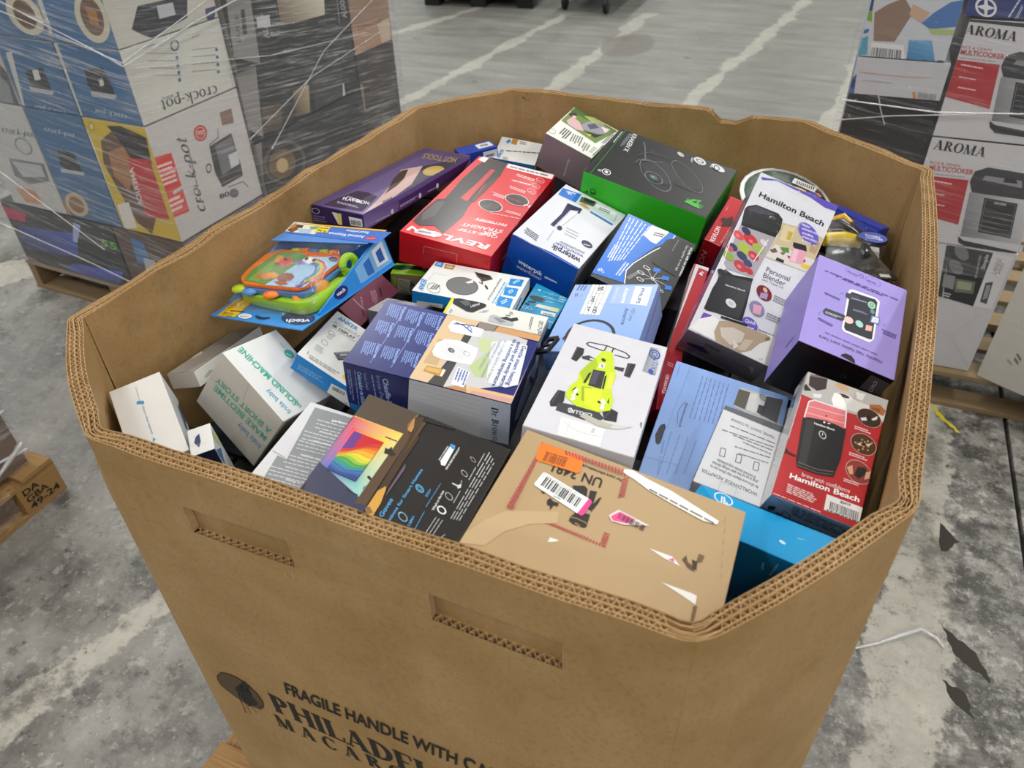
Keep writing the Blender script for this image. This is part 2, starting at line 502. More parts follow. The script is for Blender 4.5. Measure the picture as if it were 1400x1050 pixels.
# ------------------------------------------------------------------ measured data: each carton (pose, face colours, printing in 0.1 mm on its faces)
CARTONS=[
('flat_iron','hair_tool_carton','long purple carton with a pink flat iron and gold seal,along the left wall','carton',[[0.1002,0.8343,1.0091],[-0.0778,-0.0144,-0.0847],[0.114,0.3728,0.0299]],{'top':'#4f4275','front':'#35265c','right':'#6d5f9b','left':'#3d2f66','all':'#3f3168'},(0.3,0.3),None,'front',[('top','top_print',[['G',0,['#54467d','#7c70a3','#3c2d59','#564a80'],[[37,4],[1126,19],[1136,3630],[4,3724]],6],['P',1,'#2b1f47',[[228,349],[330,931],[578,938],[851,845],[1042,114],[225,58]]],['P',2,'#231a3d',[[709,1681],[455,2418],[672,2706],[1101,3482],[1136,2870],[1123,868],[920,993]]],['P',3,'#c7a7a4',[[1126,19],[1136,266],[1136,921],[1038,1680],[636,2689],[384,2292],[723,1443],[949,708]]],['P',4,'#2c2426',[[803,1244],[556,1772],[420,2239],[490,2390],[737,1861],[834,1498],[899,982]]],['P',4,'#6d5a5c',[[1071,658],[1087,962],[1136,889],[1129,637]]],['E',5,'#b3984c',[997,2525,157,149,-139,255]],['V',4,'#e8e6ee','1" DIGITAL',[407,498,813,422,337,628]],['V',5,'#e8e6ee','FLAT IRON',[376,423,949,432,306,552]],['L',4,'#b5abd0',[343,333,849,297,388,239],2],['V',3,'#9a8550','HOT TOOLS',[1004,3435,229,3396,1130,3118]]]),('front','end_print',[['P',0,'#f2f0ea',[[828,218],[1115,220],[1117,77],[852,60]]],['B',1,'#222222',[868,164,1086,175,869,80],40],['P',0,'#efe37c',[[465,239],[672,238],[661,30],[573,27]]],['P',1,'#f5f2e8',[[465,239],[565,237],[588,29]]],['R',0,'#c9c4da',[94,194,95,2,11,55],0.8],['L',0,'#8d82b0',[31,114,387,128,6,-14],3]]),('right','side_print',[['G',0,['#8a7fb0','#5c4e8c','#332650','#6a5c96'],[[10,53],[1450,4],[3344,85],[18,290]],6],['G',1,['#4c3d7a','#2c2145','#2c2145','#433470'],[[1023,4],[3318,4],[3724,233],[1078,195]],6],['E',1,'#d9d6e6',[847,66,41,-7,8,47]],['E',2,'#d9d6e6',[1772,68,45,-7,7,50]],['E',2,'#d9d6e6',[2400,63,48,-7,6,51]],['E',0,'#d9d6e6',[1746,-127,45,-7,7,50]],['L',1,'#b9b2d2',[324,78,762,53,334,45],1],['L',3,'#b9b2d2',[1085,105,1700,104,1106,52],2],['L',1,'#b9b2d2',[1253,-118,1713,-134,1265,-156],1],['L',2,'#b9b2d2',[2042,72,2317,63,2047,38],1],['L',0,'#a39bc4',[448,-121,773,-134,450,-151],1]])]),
('anker_back','gadget_carton','white gadget carton lying flat by the far left chamfer,behind the red hair dryer box','carton',[[0.2256,1.1497,0.9617],[0.1384,0.139,0.1966],[0.0945,0.0944,0.0235]],{'all':'#e2e3e0','front':'#2f7fc0','left':'#cfe0ec'},(0.42,0),None,None,[('top','top_print',[['P',0,'#2f8fd6',[[138,756],[185,893],[246,795],[190,676]]],['P',0,'#b98a3a',[[256,918],[384,914],[388,697],[261,701]]],['V',0,'#2f8fd6','ANKER',[142,24,175,397,67,53]],['L',0,'#555555',[221,413,966,563,223,337],1],['L',0,'#8a8a8a',[209,123,355,137,218,-6],3],['L',0,'#888888',[441,885,603,884,448,748],2]])]),
('mauve','carton','mauve carton with a stroller photo on its white lid,against the back wall','carton',[[0.3813,1.1299,1.0282],[0.1122,0.3403,-0.0996],[0.11,0.1319,0.0832]],{'top':'#e9e8e2','front':'#8d7d85','right':'#9a8b93','left':'#776872','all':'#8d7d85'},(0.5,0),None,None,[('top','lid_print',[['P',0,'#6f8a45',[[28,642],[19,1315],[1086,1277],[925,513]]],['P',1,'#4c6a30',[[14,1090],[19,1315],[587,1300],[527,1119]]],['P',2,'#a7b96b',[[306,1183],[501,1315],[794,1261],[746,1056]]],['P',1,'#d8aeb4',[[110,733],[140,959],[336,907],[556,698],[413,616],[196,640]]],['E',2,'#3a2a26',[114,1030,72,57,-36,69]],['E',3,'#e6c2ae',[169,983,38,27,-20,39]],['P',3,'#9a96a6',[[410,837],[467,1090],[746,1207],[976,1195],[903,890],[723,806],[531,745]]],['P',4,'#5b5866',[[505,942],[600,1123],[746,1056],[626,849]]],['P',5,'#2c2a30',[[556,698],[831,812],[939,967],[830,665]]],['P',4,'#e8d7d6',[[746,1131],[940,1193],[927,991]]],['P',6,'#c9b94c',[[616,652],[735,708],[735,599]]],['L',0,'#4c4c4c',[188,481,197,123,403,458],4],['L',0,'#777777',[416,434,491,83,665,486],5],['L',1,'#8a8a8a',[724,369,772,66,889,368],3],['P',0,'#c3c6bd',[[948,395],[1018,399],[1016,152],[946,147]]],['L',1,'#555555',[1067,594,1051,84,1143,589],2],['R',0,'#b5b2ac',[70,167,68,30,-45,83],0.8],['L',1,'#666666',[1024,1096,1008,603,1096,1101],2]]),('front','side_print',[['T',0,'#e6dcdc','momcozy',[681,139,660,557,627,135]]])]),
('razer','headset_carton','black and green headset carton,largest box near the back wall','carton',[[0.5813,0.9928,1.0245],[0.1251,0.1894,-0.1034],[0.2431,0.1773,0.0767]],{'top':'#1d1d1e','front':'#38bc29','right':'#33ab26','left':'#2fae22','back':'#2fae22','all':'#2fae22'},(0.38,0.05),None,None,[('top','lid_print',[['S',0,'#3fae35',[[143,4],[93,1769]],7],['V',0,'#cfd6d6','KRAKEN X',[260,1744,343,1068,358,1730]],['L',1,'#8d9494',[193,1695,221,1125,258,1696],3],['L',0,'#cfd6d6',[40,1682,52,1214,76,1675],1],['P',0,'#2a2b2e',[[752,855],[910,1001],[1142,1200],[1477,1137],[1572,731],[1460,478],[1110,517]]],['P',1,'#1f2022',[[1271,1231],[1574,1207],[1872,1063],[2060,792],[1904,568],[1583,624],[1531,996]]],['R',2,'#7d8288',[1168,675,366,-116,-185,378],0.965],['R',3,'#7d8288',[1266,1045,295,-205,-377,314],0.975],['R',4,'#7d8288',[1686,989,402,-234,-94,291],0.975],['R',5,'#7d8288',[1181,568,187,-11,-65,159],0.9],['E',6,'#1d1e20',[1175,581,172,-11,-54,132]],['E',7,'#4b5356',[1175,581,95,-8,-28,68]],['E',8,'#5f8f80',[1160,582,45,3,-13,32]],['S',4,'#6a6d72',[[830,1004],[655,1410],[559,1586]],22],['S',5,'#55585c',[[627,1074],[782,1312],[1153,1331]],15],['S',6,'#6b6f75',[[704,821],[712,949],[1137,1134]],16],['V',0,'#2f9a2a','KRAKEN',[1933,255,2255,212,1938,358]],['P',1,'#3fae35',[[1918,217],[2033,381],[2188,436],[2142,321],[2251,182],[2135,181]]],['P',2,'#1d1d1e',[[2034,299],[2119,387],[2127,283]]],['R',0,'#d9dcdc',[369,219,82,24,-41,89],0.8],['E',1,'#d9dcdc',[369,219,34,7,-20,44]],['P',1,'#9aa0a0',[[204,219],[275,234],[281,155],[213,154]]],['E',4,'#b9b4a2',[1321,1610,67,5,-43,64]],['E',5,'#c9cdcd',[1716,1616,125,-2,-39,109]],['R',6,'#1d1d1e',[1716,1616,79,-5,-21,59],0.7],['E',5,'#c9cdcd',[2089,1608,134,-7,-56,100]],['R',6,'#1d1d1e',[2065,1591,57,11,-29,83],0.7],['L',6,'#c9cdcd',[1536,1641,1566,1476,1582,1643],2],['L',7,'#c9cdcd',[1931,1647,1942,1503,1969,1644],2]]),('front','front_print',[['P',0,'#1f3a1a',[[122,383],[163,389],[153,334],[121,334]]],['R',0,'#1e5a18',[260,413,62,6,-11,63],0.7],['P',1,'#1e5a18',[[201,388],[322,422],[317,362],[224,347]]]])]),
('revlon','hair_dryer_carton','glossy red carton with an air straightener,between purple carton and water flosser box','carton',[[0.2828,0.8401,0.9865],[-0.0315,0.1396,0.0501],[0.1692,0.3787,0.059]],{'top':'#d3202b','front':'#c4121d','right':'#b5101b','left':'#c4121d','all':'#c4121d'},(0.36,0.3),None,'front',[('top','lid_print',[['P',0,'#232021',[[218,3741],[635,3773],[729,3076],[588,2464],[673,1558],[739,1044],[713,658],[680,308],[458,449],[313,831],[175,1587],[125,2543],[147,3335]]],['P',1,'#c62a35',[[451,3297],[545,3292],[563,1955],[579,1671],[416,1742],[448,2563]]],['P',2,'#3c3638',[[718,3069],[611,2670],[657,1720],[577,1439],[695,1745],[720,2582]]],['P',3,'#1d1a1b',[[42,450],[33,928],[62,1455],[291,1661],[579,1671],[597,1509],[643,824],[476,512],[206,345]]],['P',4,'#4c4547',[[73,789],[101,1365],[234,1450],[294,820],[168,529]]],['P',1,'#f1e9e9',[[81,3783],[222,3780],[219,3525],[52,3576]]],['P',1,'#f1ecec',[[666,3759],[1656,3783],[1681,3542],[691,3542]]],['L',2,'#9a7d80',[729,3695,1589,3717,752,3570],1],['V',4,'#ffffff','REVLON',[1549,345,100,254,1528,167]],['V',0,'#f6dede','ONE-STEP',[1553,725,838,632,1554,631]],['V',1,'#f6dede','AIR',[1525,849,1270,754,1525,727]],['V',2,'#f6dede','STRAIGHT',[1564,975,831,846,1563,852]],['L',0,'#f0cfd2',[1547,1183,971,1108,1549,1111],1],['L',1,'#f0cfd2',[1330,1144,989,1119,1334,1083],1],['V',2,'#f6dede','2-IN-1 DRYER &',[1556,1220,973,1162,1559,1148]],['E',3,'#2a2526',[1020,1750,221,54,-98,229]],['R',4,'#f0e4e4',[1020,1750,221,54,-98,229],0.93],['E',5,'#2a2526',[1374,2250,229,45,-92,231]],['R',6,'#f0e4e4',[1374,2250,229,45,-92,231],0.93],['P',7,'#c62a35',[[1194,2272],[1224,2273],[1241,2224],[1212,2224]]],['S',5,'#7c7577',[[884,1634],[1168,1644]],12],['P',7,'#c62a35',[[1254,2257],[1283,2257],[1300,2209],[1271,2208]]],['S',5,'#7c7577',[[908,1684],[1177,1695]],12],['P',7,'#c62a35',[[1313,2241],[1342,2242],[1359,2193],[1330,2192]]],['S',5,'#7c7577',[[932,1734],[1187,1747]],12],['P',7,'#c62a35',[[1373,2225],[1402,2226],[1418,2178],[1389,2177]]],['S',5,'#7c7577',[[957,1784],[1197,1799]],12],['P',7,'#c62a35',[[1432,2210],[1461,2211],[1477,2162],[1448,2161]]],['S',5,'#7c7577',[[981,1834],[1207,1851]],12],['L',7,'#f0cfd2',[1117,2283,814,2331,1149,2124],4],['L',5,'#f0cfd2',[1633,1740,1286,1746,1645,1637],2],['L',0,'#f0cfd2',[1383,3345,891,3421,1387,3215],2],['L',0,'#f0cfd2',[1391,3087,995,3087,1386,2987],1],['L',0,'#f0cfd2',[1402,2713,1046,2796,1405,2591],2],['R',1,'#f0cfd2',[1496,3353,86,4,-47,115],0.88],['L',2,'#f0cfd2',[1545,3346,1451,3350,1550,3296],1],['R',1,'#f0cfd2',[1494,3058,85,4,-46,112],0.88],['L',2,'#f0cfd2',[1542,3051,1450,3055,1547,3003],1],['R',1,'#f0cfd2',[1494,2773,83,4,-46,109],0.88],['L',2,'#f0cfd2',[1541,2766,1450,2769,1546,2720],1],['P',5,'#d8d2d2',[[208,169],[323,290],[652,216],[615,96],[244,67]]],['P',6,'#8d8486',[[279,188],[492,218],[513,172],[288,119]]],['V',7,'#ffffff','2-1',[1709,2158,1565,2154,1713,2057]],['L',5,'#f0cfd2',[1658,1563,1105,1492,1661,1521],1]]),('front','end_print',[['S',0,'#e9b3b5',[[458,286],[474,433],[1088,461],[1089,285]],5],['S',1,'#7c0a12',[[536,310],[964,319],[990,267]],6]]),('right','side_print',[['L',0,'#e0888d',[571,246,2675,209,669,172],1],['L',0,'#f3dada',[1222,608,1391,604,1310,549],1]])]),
('waterpik','water_flosser_carton','white and blue water flosser carton in front of the headset box','carton',[[0.4677,0.8071,0.984],[0.0001,0.3101,-0.0878],[0.1293,0.2219,0.084]],{'top':'#dfe1e8','front':'#0e4fae','right':'#cdd0d8','left':'#0e4fae','all':'#dfe1e8'},(0.36,0.15),None,None,[('top','lid_print',[['P',0,'#0f55b8',[[13,4],[160,12],[395,5],[740,59],[1289,29],[1289,4],[20,4]]],['P',0,'#1f74d2',[[16,2042],[374,2138],[407,1793],[47,1760]]],['V',1,'#e8eefb','W',[272,1949,170,1916,204,2026]],['L',2,'#e8eefb',[125,2026,274,2079,136,1975],1],['P',1,'#c9d6d8',[[385,2115],[1280,2215],[1224,1683],[427,1782]]],['P',2,'#56604f',[[406,2068],[706,2134],[715,1938],[447,1874]]],['P',3,'#c4905c',[[448,1805],[560,1900],[713,1802],[621,1765]]],['P',3,'#2c2f26',[[457,2093],[675,2134],[674,1995],[499,1967]]],['P',2,'#2e6fc0',[[743,1769],[1220,1729],[1224,1669],[740,1719]]],['P',2,'#e3e8e8',[[727,2088],[1139,2145],[1135,2007],[735,1962]]],['S',3,'#555555',[[1166,2042],[1204,1841],[1119,1825]],8],['L',4,'#777777',[808,2044,1102,2084,827,1930],2],['P',2,'#231f4a',[[305,1644],[590,1697],[613,1511],[438,1493],[440,762],[366,773],[369,1251]]],['P',3,'#d3d5e0',[[569,1574],[444,1480],[449,803],[508,744],[537,899],[568,1215],[579,1453]]],['P',4,'#eef0f6',[[569,1508],[474,1448],[478,897],[527,888]]],['E',5,'#231f4a',[537,807,37,28,-29,60]],['S',0,'#b5b8c4',[[488,662],[526,317]],16],['L',0,'#a2a5b0',[625,934,869,953,633,893],1],['L',0,'#a2a5b0',[654,842,896,862,661,801],1],['L',0,'#a2a5b0',[666,753,908,772,674,712],1],['V',0,'#20224f','waterpik',[1212,290,647,295,1235,128]],['T',1,'#3a62b4','waterflosser',[1202,413,650,391,1217,317]],['E',0,'#231f4a',[1110,764,95,30,-55,89]],['L',1,'#dfe1e8',[1056,736,1168,779,1070,692],1],['L',2,'#a2a5b0',[1182,522,679,481,1185,451],2],['L',0,'#4a4d6a',[403,128,81,190,365,320],4],['L',3,'#a2a5b0',[964,493,717,463,972,444],1]]),('front','front_print',[['V',0,'#f2f5fb','waterpik',[246,368,740,345,245,454]],['T',0,'#dfe8f6','waterflosser',[248,261,754,254,244,334]],['P',0,'#c9d6ec',[[784,388],[1014,398],[1038,370],[788,348]]]]),('right','side_print',[['L',0,'#9a9da8',[672,174,2451,450,854,27],1]])]),
('car_kit','car_charger_carton','black and blue carton with white wiring symbols,below the headset box','carton',[[0.6153,0.7552,0.9668],[0.2096,0.3012,-0.0179],[0.1312,0.1749,0.042]],{'top':'#343736','front':'#141516','left':'#1d1e20','right':'#3a3c3c','all':'#2a2b2d'},(0.36,0.15),None,None,[('top','lid_print',[['P',0,'#1f74d8',[[12,1731],[947,1745],[905,1557],[710,1254],[506,708],[463,404],[535,167],[4,75],[4,463]]],['S',1,'#eef0f2',[[916,1725],[897,1501],[703,1126],[518,676],[472,449],[554,160]],18],['P',2,'#e3e6e6',[[470,1718],[793,1745],[795,1712],[697,1327],[602,1323],[429,1399]]],['L',3,'#555555',[571,1596,762,1647,575,1485],2],['L',1,'#d5e4f8',[65,1668,129,467,96,1669],1],['L',2,'#d5e4f8',[133,1674,162,497,164,1674],1],['L',1,'#d5e4f8',[209,1684,202,533,240,1684],1],['L',1,'#d5e4f8',[286,1682,243,558,317,1683],1],['L',2,'#d5e4f8',[357,1681,279,582,388,1681],1],['L',3,'#d5e4f8',[431,1669,319,598,462,1670],1],['L',3,'#d5e4f8',[78,894,76,529,189,890],3],['L',4,'#d5e4f8',[378,619,333,162,471,624],2],['V',1,'#e8f0fb','ID',[80,161,130,234,47,196]],['R',2,'#e8f0fb',[139,201,31,2,-17,27],0.7],['S',2,'#e8e9ea',[[918,542],[749,709]],7],['S',3,'#e8e9ea',[[918,542],[702,548]],7],['S',2,'#e8e9ea',[[918,542],[744,403]],7],['S',1,'#e8e9ea',[[918,542],[941,771]],7],['S',2,'#e8e9ea',[[918,542],[1116,696]],7],['S',1,'#e8e9ea',[[918,542],[1214,533]],7],['S',2,'#e8e9ea',[[918,542],[1086,446]],7],['S',3,'#e8e9ea',[[918,542],[1153,371]],7],['R',3,'#e8e9ea',[749,709,61,10,-27,36],0.75],['R',4,'#e8e9ea',[702,548,60,10,-27,36],0.75],['R',3,'#e8e9ea',[744,403,60,10,-27,35],0.75],['P',3,'#2f7fe0',[[848,789],[966,823],[978,729],[872,696]]],['P',3,'#2f7fe0',[[1040,706],[1157,739],[1168,647],[1063,613]]],['P',4,'#2f7fe0',[[1151,532],[1266,564],[1277,473],[1173,440]]],['R',4,'#e8e9ea',[922,532,30,5,-12,34],0.7],['R',4,'#e8e9ea',[1147,366,30,5,-15,27],0.7],['P',4,'#2c2f2e',[[816,1536],[971,1688],[1253,1675],[1234,815],[797,869],[750,997]]],['V',5,'#f1f1f1','Works with our products',[1238,1623,1288,852,1286,1627]],['T',5,'#dfe0e0','Get together as one app',[1166,1622,1190,942,1208,1627]],['L',5,'#8f9392',[994,1662,982,1341,1017,1661],1],['S',5,'#dfe0e0',[[532,297],[648,550]],5],['S',6,'#dfe0e0',[[556,290],[669,549]],5],['S',7,'#dfe0e0',[[579,284],[691,549]],5]])]),
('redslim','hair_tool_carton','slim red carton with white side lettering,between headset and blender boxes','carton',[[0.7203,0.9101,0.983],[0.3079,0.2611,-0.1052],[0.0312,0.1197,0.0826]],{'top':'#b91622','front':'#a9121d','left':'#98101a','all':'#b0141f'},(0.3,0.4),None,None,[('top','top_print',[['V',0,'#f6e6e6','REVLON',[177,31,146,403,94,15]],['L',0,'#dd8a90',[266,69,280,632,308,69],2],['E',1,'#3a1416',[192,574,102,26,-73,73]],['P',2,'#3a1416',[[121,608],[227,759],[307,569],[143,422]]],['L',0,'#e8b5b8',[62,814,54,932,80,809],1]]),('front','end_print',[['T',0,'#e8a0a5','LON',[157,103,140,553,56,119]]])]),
('redwhite','hair_tool_carton','narrow red carton with white edges standing against the blender box','carton',[[0.7054,0.6518,0.898],[0.6242,0.1948,0.094],[0.0248,0.2577,0.0571]],{'top':'#c3202b','front':'#e6e4e4','left':'#e6e4e4','right':'#c3202b','all':'#d8d4d4'},(0.35,0.3),None,None,[('top','top_print',[['P',0,'#eceaea',[[25,2573],[87,2573],[4,1350],[4,804],[4,829],[4,1565]]],['P',1,'#eceaea',[[25,2573],[244,2567],[244,2511],[67,2525]]],['V',0,'#ffffff','F',[163,2402,214,2459,108,2424]]]),('left','side_print',[['P',0,'#dcd9d9',[[4,4],[2573,4],[2573,566],[4,566]]]])]),
('reddark','hair_tool_carton','small dark red carton wedged between toy car box and light blue antenna box','carton',[[0.7164,0.5321,0.8957],[0.534,0.4355,0.4152],[0.0343,0.0985,0.0513]],{'top':'#9c1320','all':'#8a101a'},(0.4,0.1),None,None,[('top','top_print',[['P',0,'#b81a26',[[73,518],[184,652],[134,203],[44,127]]],['V',1,'#f3dede','ADVANCED',[52,271,101,600,106,277]],['L',0,'#d88a90',[101,820,217,811,97,745],2]])]),
('philips','antenna_carton','light blue carton with a black loop antenna and white spec table','carton',[[0.6035,0.5486,0.9778],[0.0287,-0.1786,0.0535],[0.1348,0.1818,0.0582]],{'top':'#8fb0e6','front':'#7c9fdc','right':'#7f9fd6','left':'#86a8e0','all':'#8fb0e6'},(0.36,0.15),None,None,[('top','top_print',[['G',0,['#86a9e2','#86a9e2','#9db9ea','#9db9ea'],[[4,4],[1344,291],[1344,1779],[4,1814]],6],['P',1,'#f4f5f8',[[995,1747],[1263,1725],[1281,1193],[1005,1244],[998,1367]]],['V',2,'#2a4f9e','PHILIPS',[1105,1690,1106,1262,1161,1671]],['P',2,'#a9c0ec',[[673,1763],[997,1736],[1018,1227],[696,1243]]],['V',3,'#eef3fc','Antenna',[844,1712,875,1268,914,1693]],['T',3,'#e3ebf9','Audio/Video',[708,1725,724,1332,751,1710]],['T',1,'#5468a8','HD Loop',[1075,1123,1090,789,1139,1103]],['V',1,'#4a5f9e','Antenna',[970,1140,1001,689,1033,1116]],['P',1,'#eff1f4',[[293,1814],[624,1772],[616,932],[305,962]]],['S',2,'#4a4e58',[[351,1806],[363,953]],5],['S',2,'#4a4e58',[[411,1798],[428,946]],5],['S',2,'#4a4e58',[[470,1789],[488,940]],5],['S',2,'#4a4e58',[[537,1781],[537,937]],5],['S',3,'#4a4e58',[[299,1551],[630,1519]],5],['S',3,'#4a4e58',[[313,1267],[620,1233]],5],['V',3,'#3a3e48','4K',[446,1755,458,1606,502,1743]],['V',3,'#3a3e48','UHD',[371,1470,386,1296,433,1448]],['V',3,'#3a3e48','HD',[480,1162,497,981,543,1148]],['V',3,'#3a3e48','5+',[378,1172,391,1049,432,1154]],['V',4,'#3a3e48','0+',[405,1737,414,1606,452,1729]],['L',1,'#5468a8',[68,1799,52,1628,230,1778],3],['S',1,'#5468a8',[[186,1441],[202,1534]],6],['L',1,'#5468a8',[73,1553,81,1449,137,1545],2],['R',4,'#1b1c20',[615,375,310,215,-216,385],0.88],['S',5,'#16171a',[[233,284],[253,380]],30]]),('front','front_print',[['G',0,['#4d72b4','#5b80c2','#8fb0e6','#86a8e0'],[[4,236],[287,253],[337,545],[4,499]],6]]),('right','side_print',[['L',0,'#6c88bf',[619,396,1827,452,717,319],1]])]),
('charger','charger_carton','white carton with a round grey fabric charging pad,above the dark blue bottle warmer box','carton',[[0.3669,0.5963,0.9588],[-0.0587,0.0654,0.1111],[0.1683,0.1099,0.0228]],{'top':'#e6e7e3','front':'#1b8ad6','right':'#1b8ad6','left':'#1b8ad6','all':'#1b8ad6'},(0.45,0),None,'front',[('top','top_print',[['E',0,'#6f7273',[713,429,256,62,-108,280]],['R',1,'#4d5051',[713,429,256,62,-108,280],0.95],['P',2,'#e6e7e6',[[721,554],[818,683],[850,588],[779,534]]],['P',2,'#4a4347',[[753,961],[1034,931],[1117,826],[981,692],[836,827]]],['P',3,'#2c2628',[[801,935],[1030,902],[1064,833],[889,820]]],['S',3,'#4a4a4a',[[943,732],[1003,621]],18],['S',4,'#4a4a4a',[[932,647],[1011,597]],15],['E',2,'#3a3a3a',[1097,525,30,-15,-33,66]],['V',0,'#1b8ad6','ANKER',[176,41,110,409,73,79]],['R',2,'#8d8f8f',[306,194,107,15,-71,156],0.93],['L',3,'#666666',[248,146,265,336,370,157],3],['P',0,'#1b8ad6',[[1384,957],[1609,990],[1623,754],[1413,726]]],['P',0,'#1b8ad6',[[1384,651],[1604,667],[1624,392],[1423,391]]],['P',0,'#1b8ad6',[[1381,325],[1610,312],[1641,15],[1410,24]]],['L',1,'#d5ecfa',[1485,780,1568,936,1444,855],2],['L',1,'#d5ecfa',[1507,439,1572,577,1460,534],2],['L',1,'#d5ecfa',[1493,70,1578,235,1443,173],2],['T',0,'#444746','Pop-Up Fast Wireless Charging Pad',[1229,141,1224,895,1270,127]],['L',0,'#6aa6d2',[1321,78,1314,848,1362,64],1],['L',1,'#6aa6d2',[1375,59,1369,789,1397,53],1],['P',0,'#b98a4a',[[195,1057],[376,1070],[383,901],[227,897]]],['L',1,'#f1e4cc',[237,1015,365,1025,252,935],2],['P',0,'#3d8fd0',[[28,1078],[159,1083],[183,908],[40,938]]],['L',1,'#e5f0f8',[59,1044,145,1048,71,967],2],['S',2,'#c9cac8',[[121,413],[132,691],[381,650]],6]]),('front','front_print',[['P',0,'#dfe1de',[[87,57],[539,82],[526,4],[85,4]]],['L',1,'#777777',[314,36,514,45,308,2],2]]),('right','side_print',[['P',0,'#e2e3e0',[[4,4],[1095,4],[1095,224],[4,224]]],['P',1,'#1b8ad6',[[182,126],[527,169],[558,111],[237,68]]]])]),
('charger2','phone_charger_carton','white carton printed with a black phone charger,tucked behind the bottle warmer box','carton',[[0.442,0.5189,0.9619],[0.1417,0.0636,0.0686],[0.1585,0.0422,0.0199]],{'top':'#e4e3da','front':'#d9d8d0','right':'#dcdbd2','left':'#f0dc1e','all':'#e0dfd6'},(0.45,0),None,None,[('top','top_print',[['P',0,'#f2e01c',[[4,401],[49,395],[42,25],[4,28]]],['P',1,'#26282a',[[48,380],[122,411],[509,418],[584,394],[588,341],[438,158],[342,156],[68,266]]],['P',2,'#5c5f61',[[148,346],[269,414],[353,320],[275,270]]],['V',3,'#d5d5d5','100W',[377,256,495,365,348,301]],['S',2,'#5b6fb0',[[531,198],[582,225],[594,272]],7],['S',3,'#5b6fb0',[[562,208],[612,235],[624,281]],7],['S',4,'#5b6fb0',[[592,218],[642,244],[654,291]],7],['P',0,'#b9bdbd',[[716,186],[777,216],[978,183],[1126,126],[1126,58],[957,38],[728,51]]],['P',1,'#8d9294',[[775,153],[839,173],[999,120],[925,62]]],['P',2,'#2e3032',[[877,168],[962,230],[1040,209],[1128,265],[1170,209],[1084,147]]],['L',0,'#6a6a66',[978,358,1047,366,989,291],2],['L',3,'#6a6a66',[946,277,1016,282,955,238],1],['T',0,'#444444','USB-C Car Charger',[1540,292,1592,-29,1467,304]],['L',0,'#666666',[1373,343,1408,46,1325,345],2],['T',0,'#444444','IT',[117,49,136,126,83,74]]])]),
('teal','gadget_carton','small teal carton printed with black parts,in front of the water flosser box','carton',[[0.4777,0.6333,0.9185],[0.1884,0.3195,-0.0026],[0.0607,0.0794,0.042]],{'top':'#1b9ccc','front':'#1585b4','right':'#178fbf','left':'#1585b4','all':'#1b9ccc'},(0.35,0.2),None,None,[('top','top_print',[['E',0,'#2a3c44',[166,476,134,43,-35,52]],['S',1,'#2a3c44',[[258,507],[332,525]],15],['P',1,'#1d2d34',[[49,345],[162,407],[168,369],[59,313]]],['E',0,'#1d2d34',[64,274,38,10,-12,25]],['P',0,'#1d2d34',[[169,314],[261,344],[240,288]]],['P',1,'#dfe6d8',[[211,376],[561,486],[576,399],[189,295]]],['P',2,'#e6e59a',[[412,426],[564,479],[576,415],[497,393]]],['P',2,'#f1f3f2',[[324,281],[556,363],[569,281],[337,203]]],['B',3,'#222222',[370,258,523,307,374,228],40],['R',0,'#d3edf6',[56,180,42,10,-14,29],0.8],['R',1,'#d3edf6',[139,212,39,7,-14,30],0.8],['P',0,'#bfe4f2',[[78,683],[135,699],[132,653],[85,654]]],['L',0,'#bfe4f2',[178,685,340,748,179,662],1],['L',1,'#bfe4f2',[271,689,433,752,272,666],1],['L',1,'#bfe4f2',[219,593,381,655,220,570],1],['L',2,'#bfe4f2',[312,597,474,660,313,575],1],['L',2,'#bfe4f2',[260,502,421,564,261,479],1],['L',3,'#bfe4f2',[454,760,580,797,482,613],3],['L',0,'#bfe4f2',[489,147,592,176,498,106],1]])]),
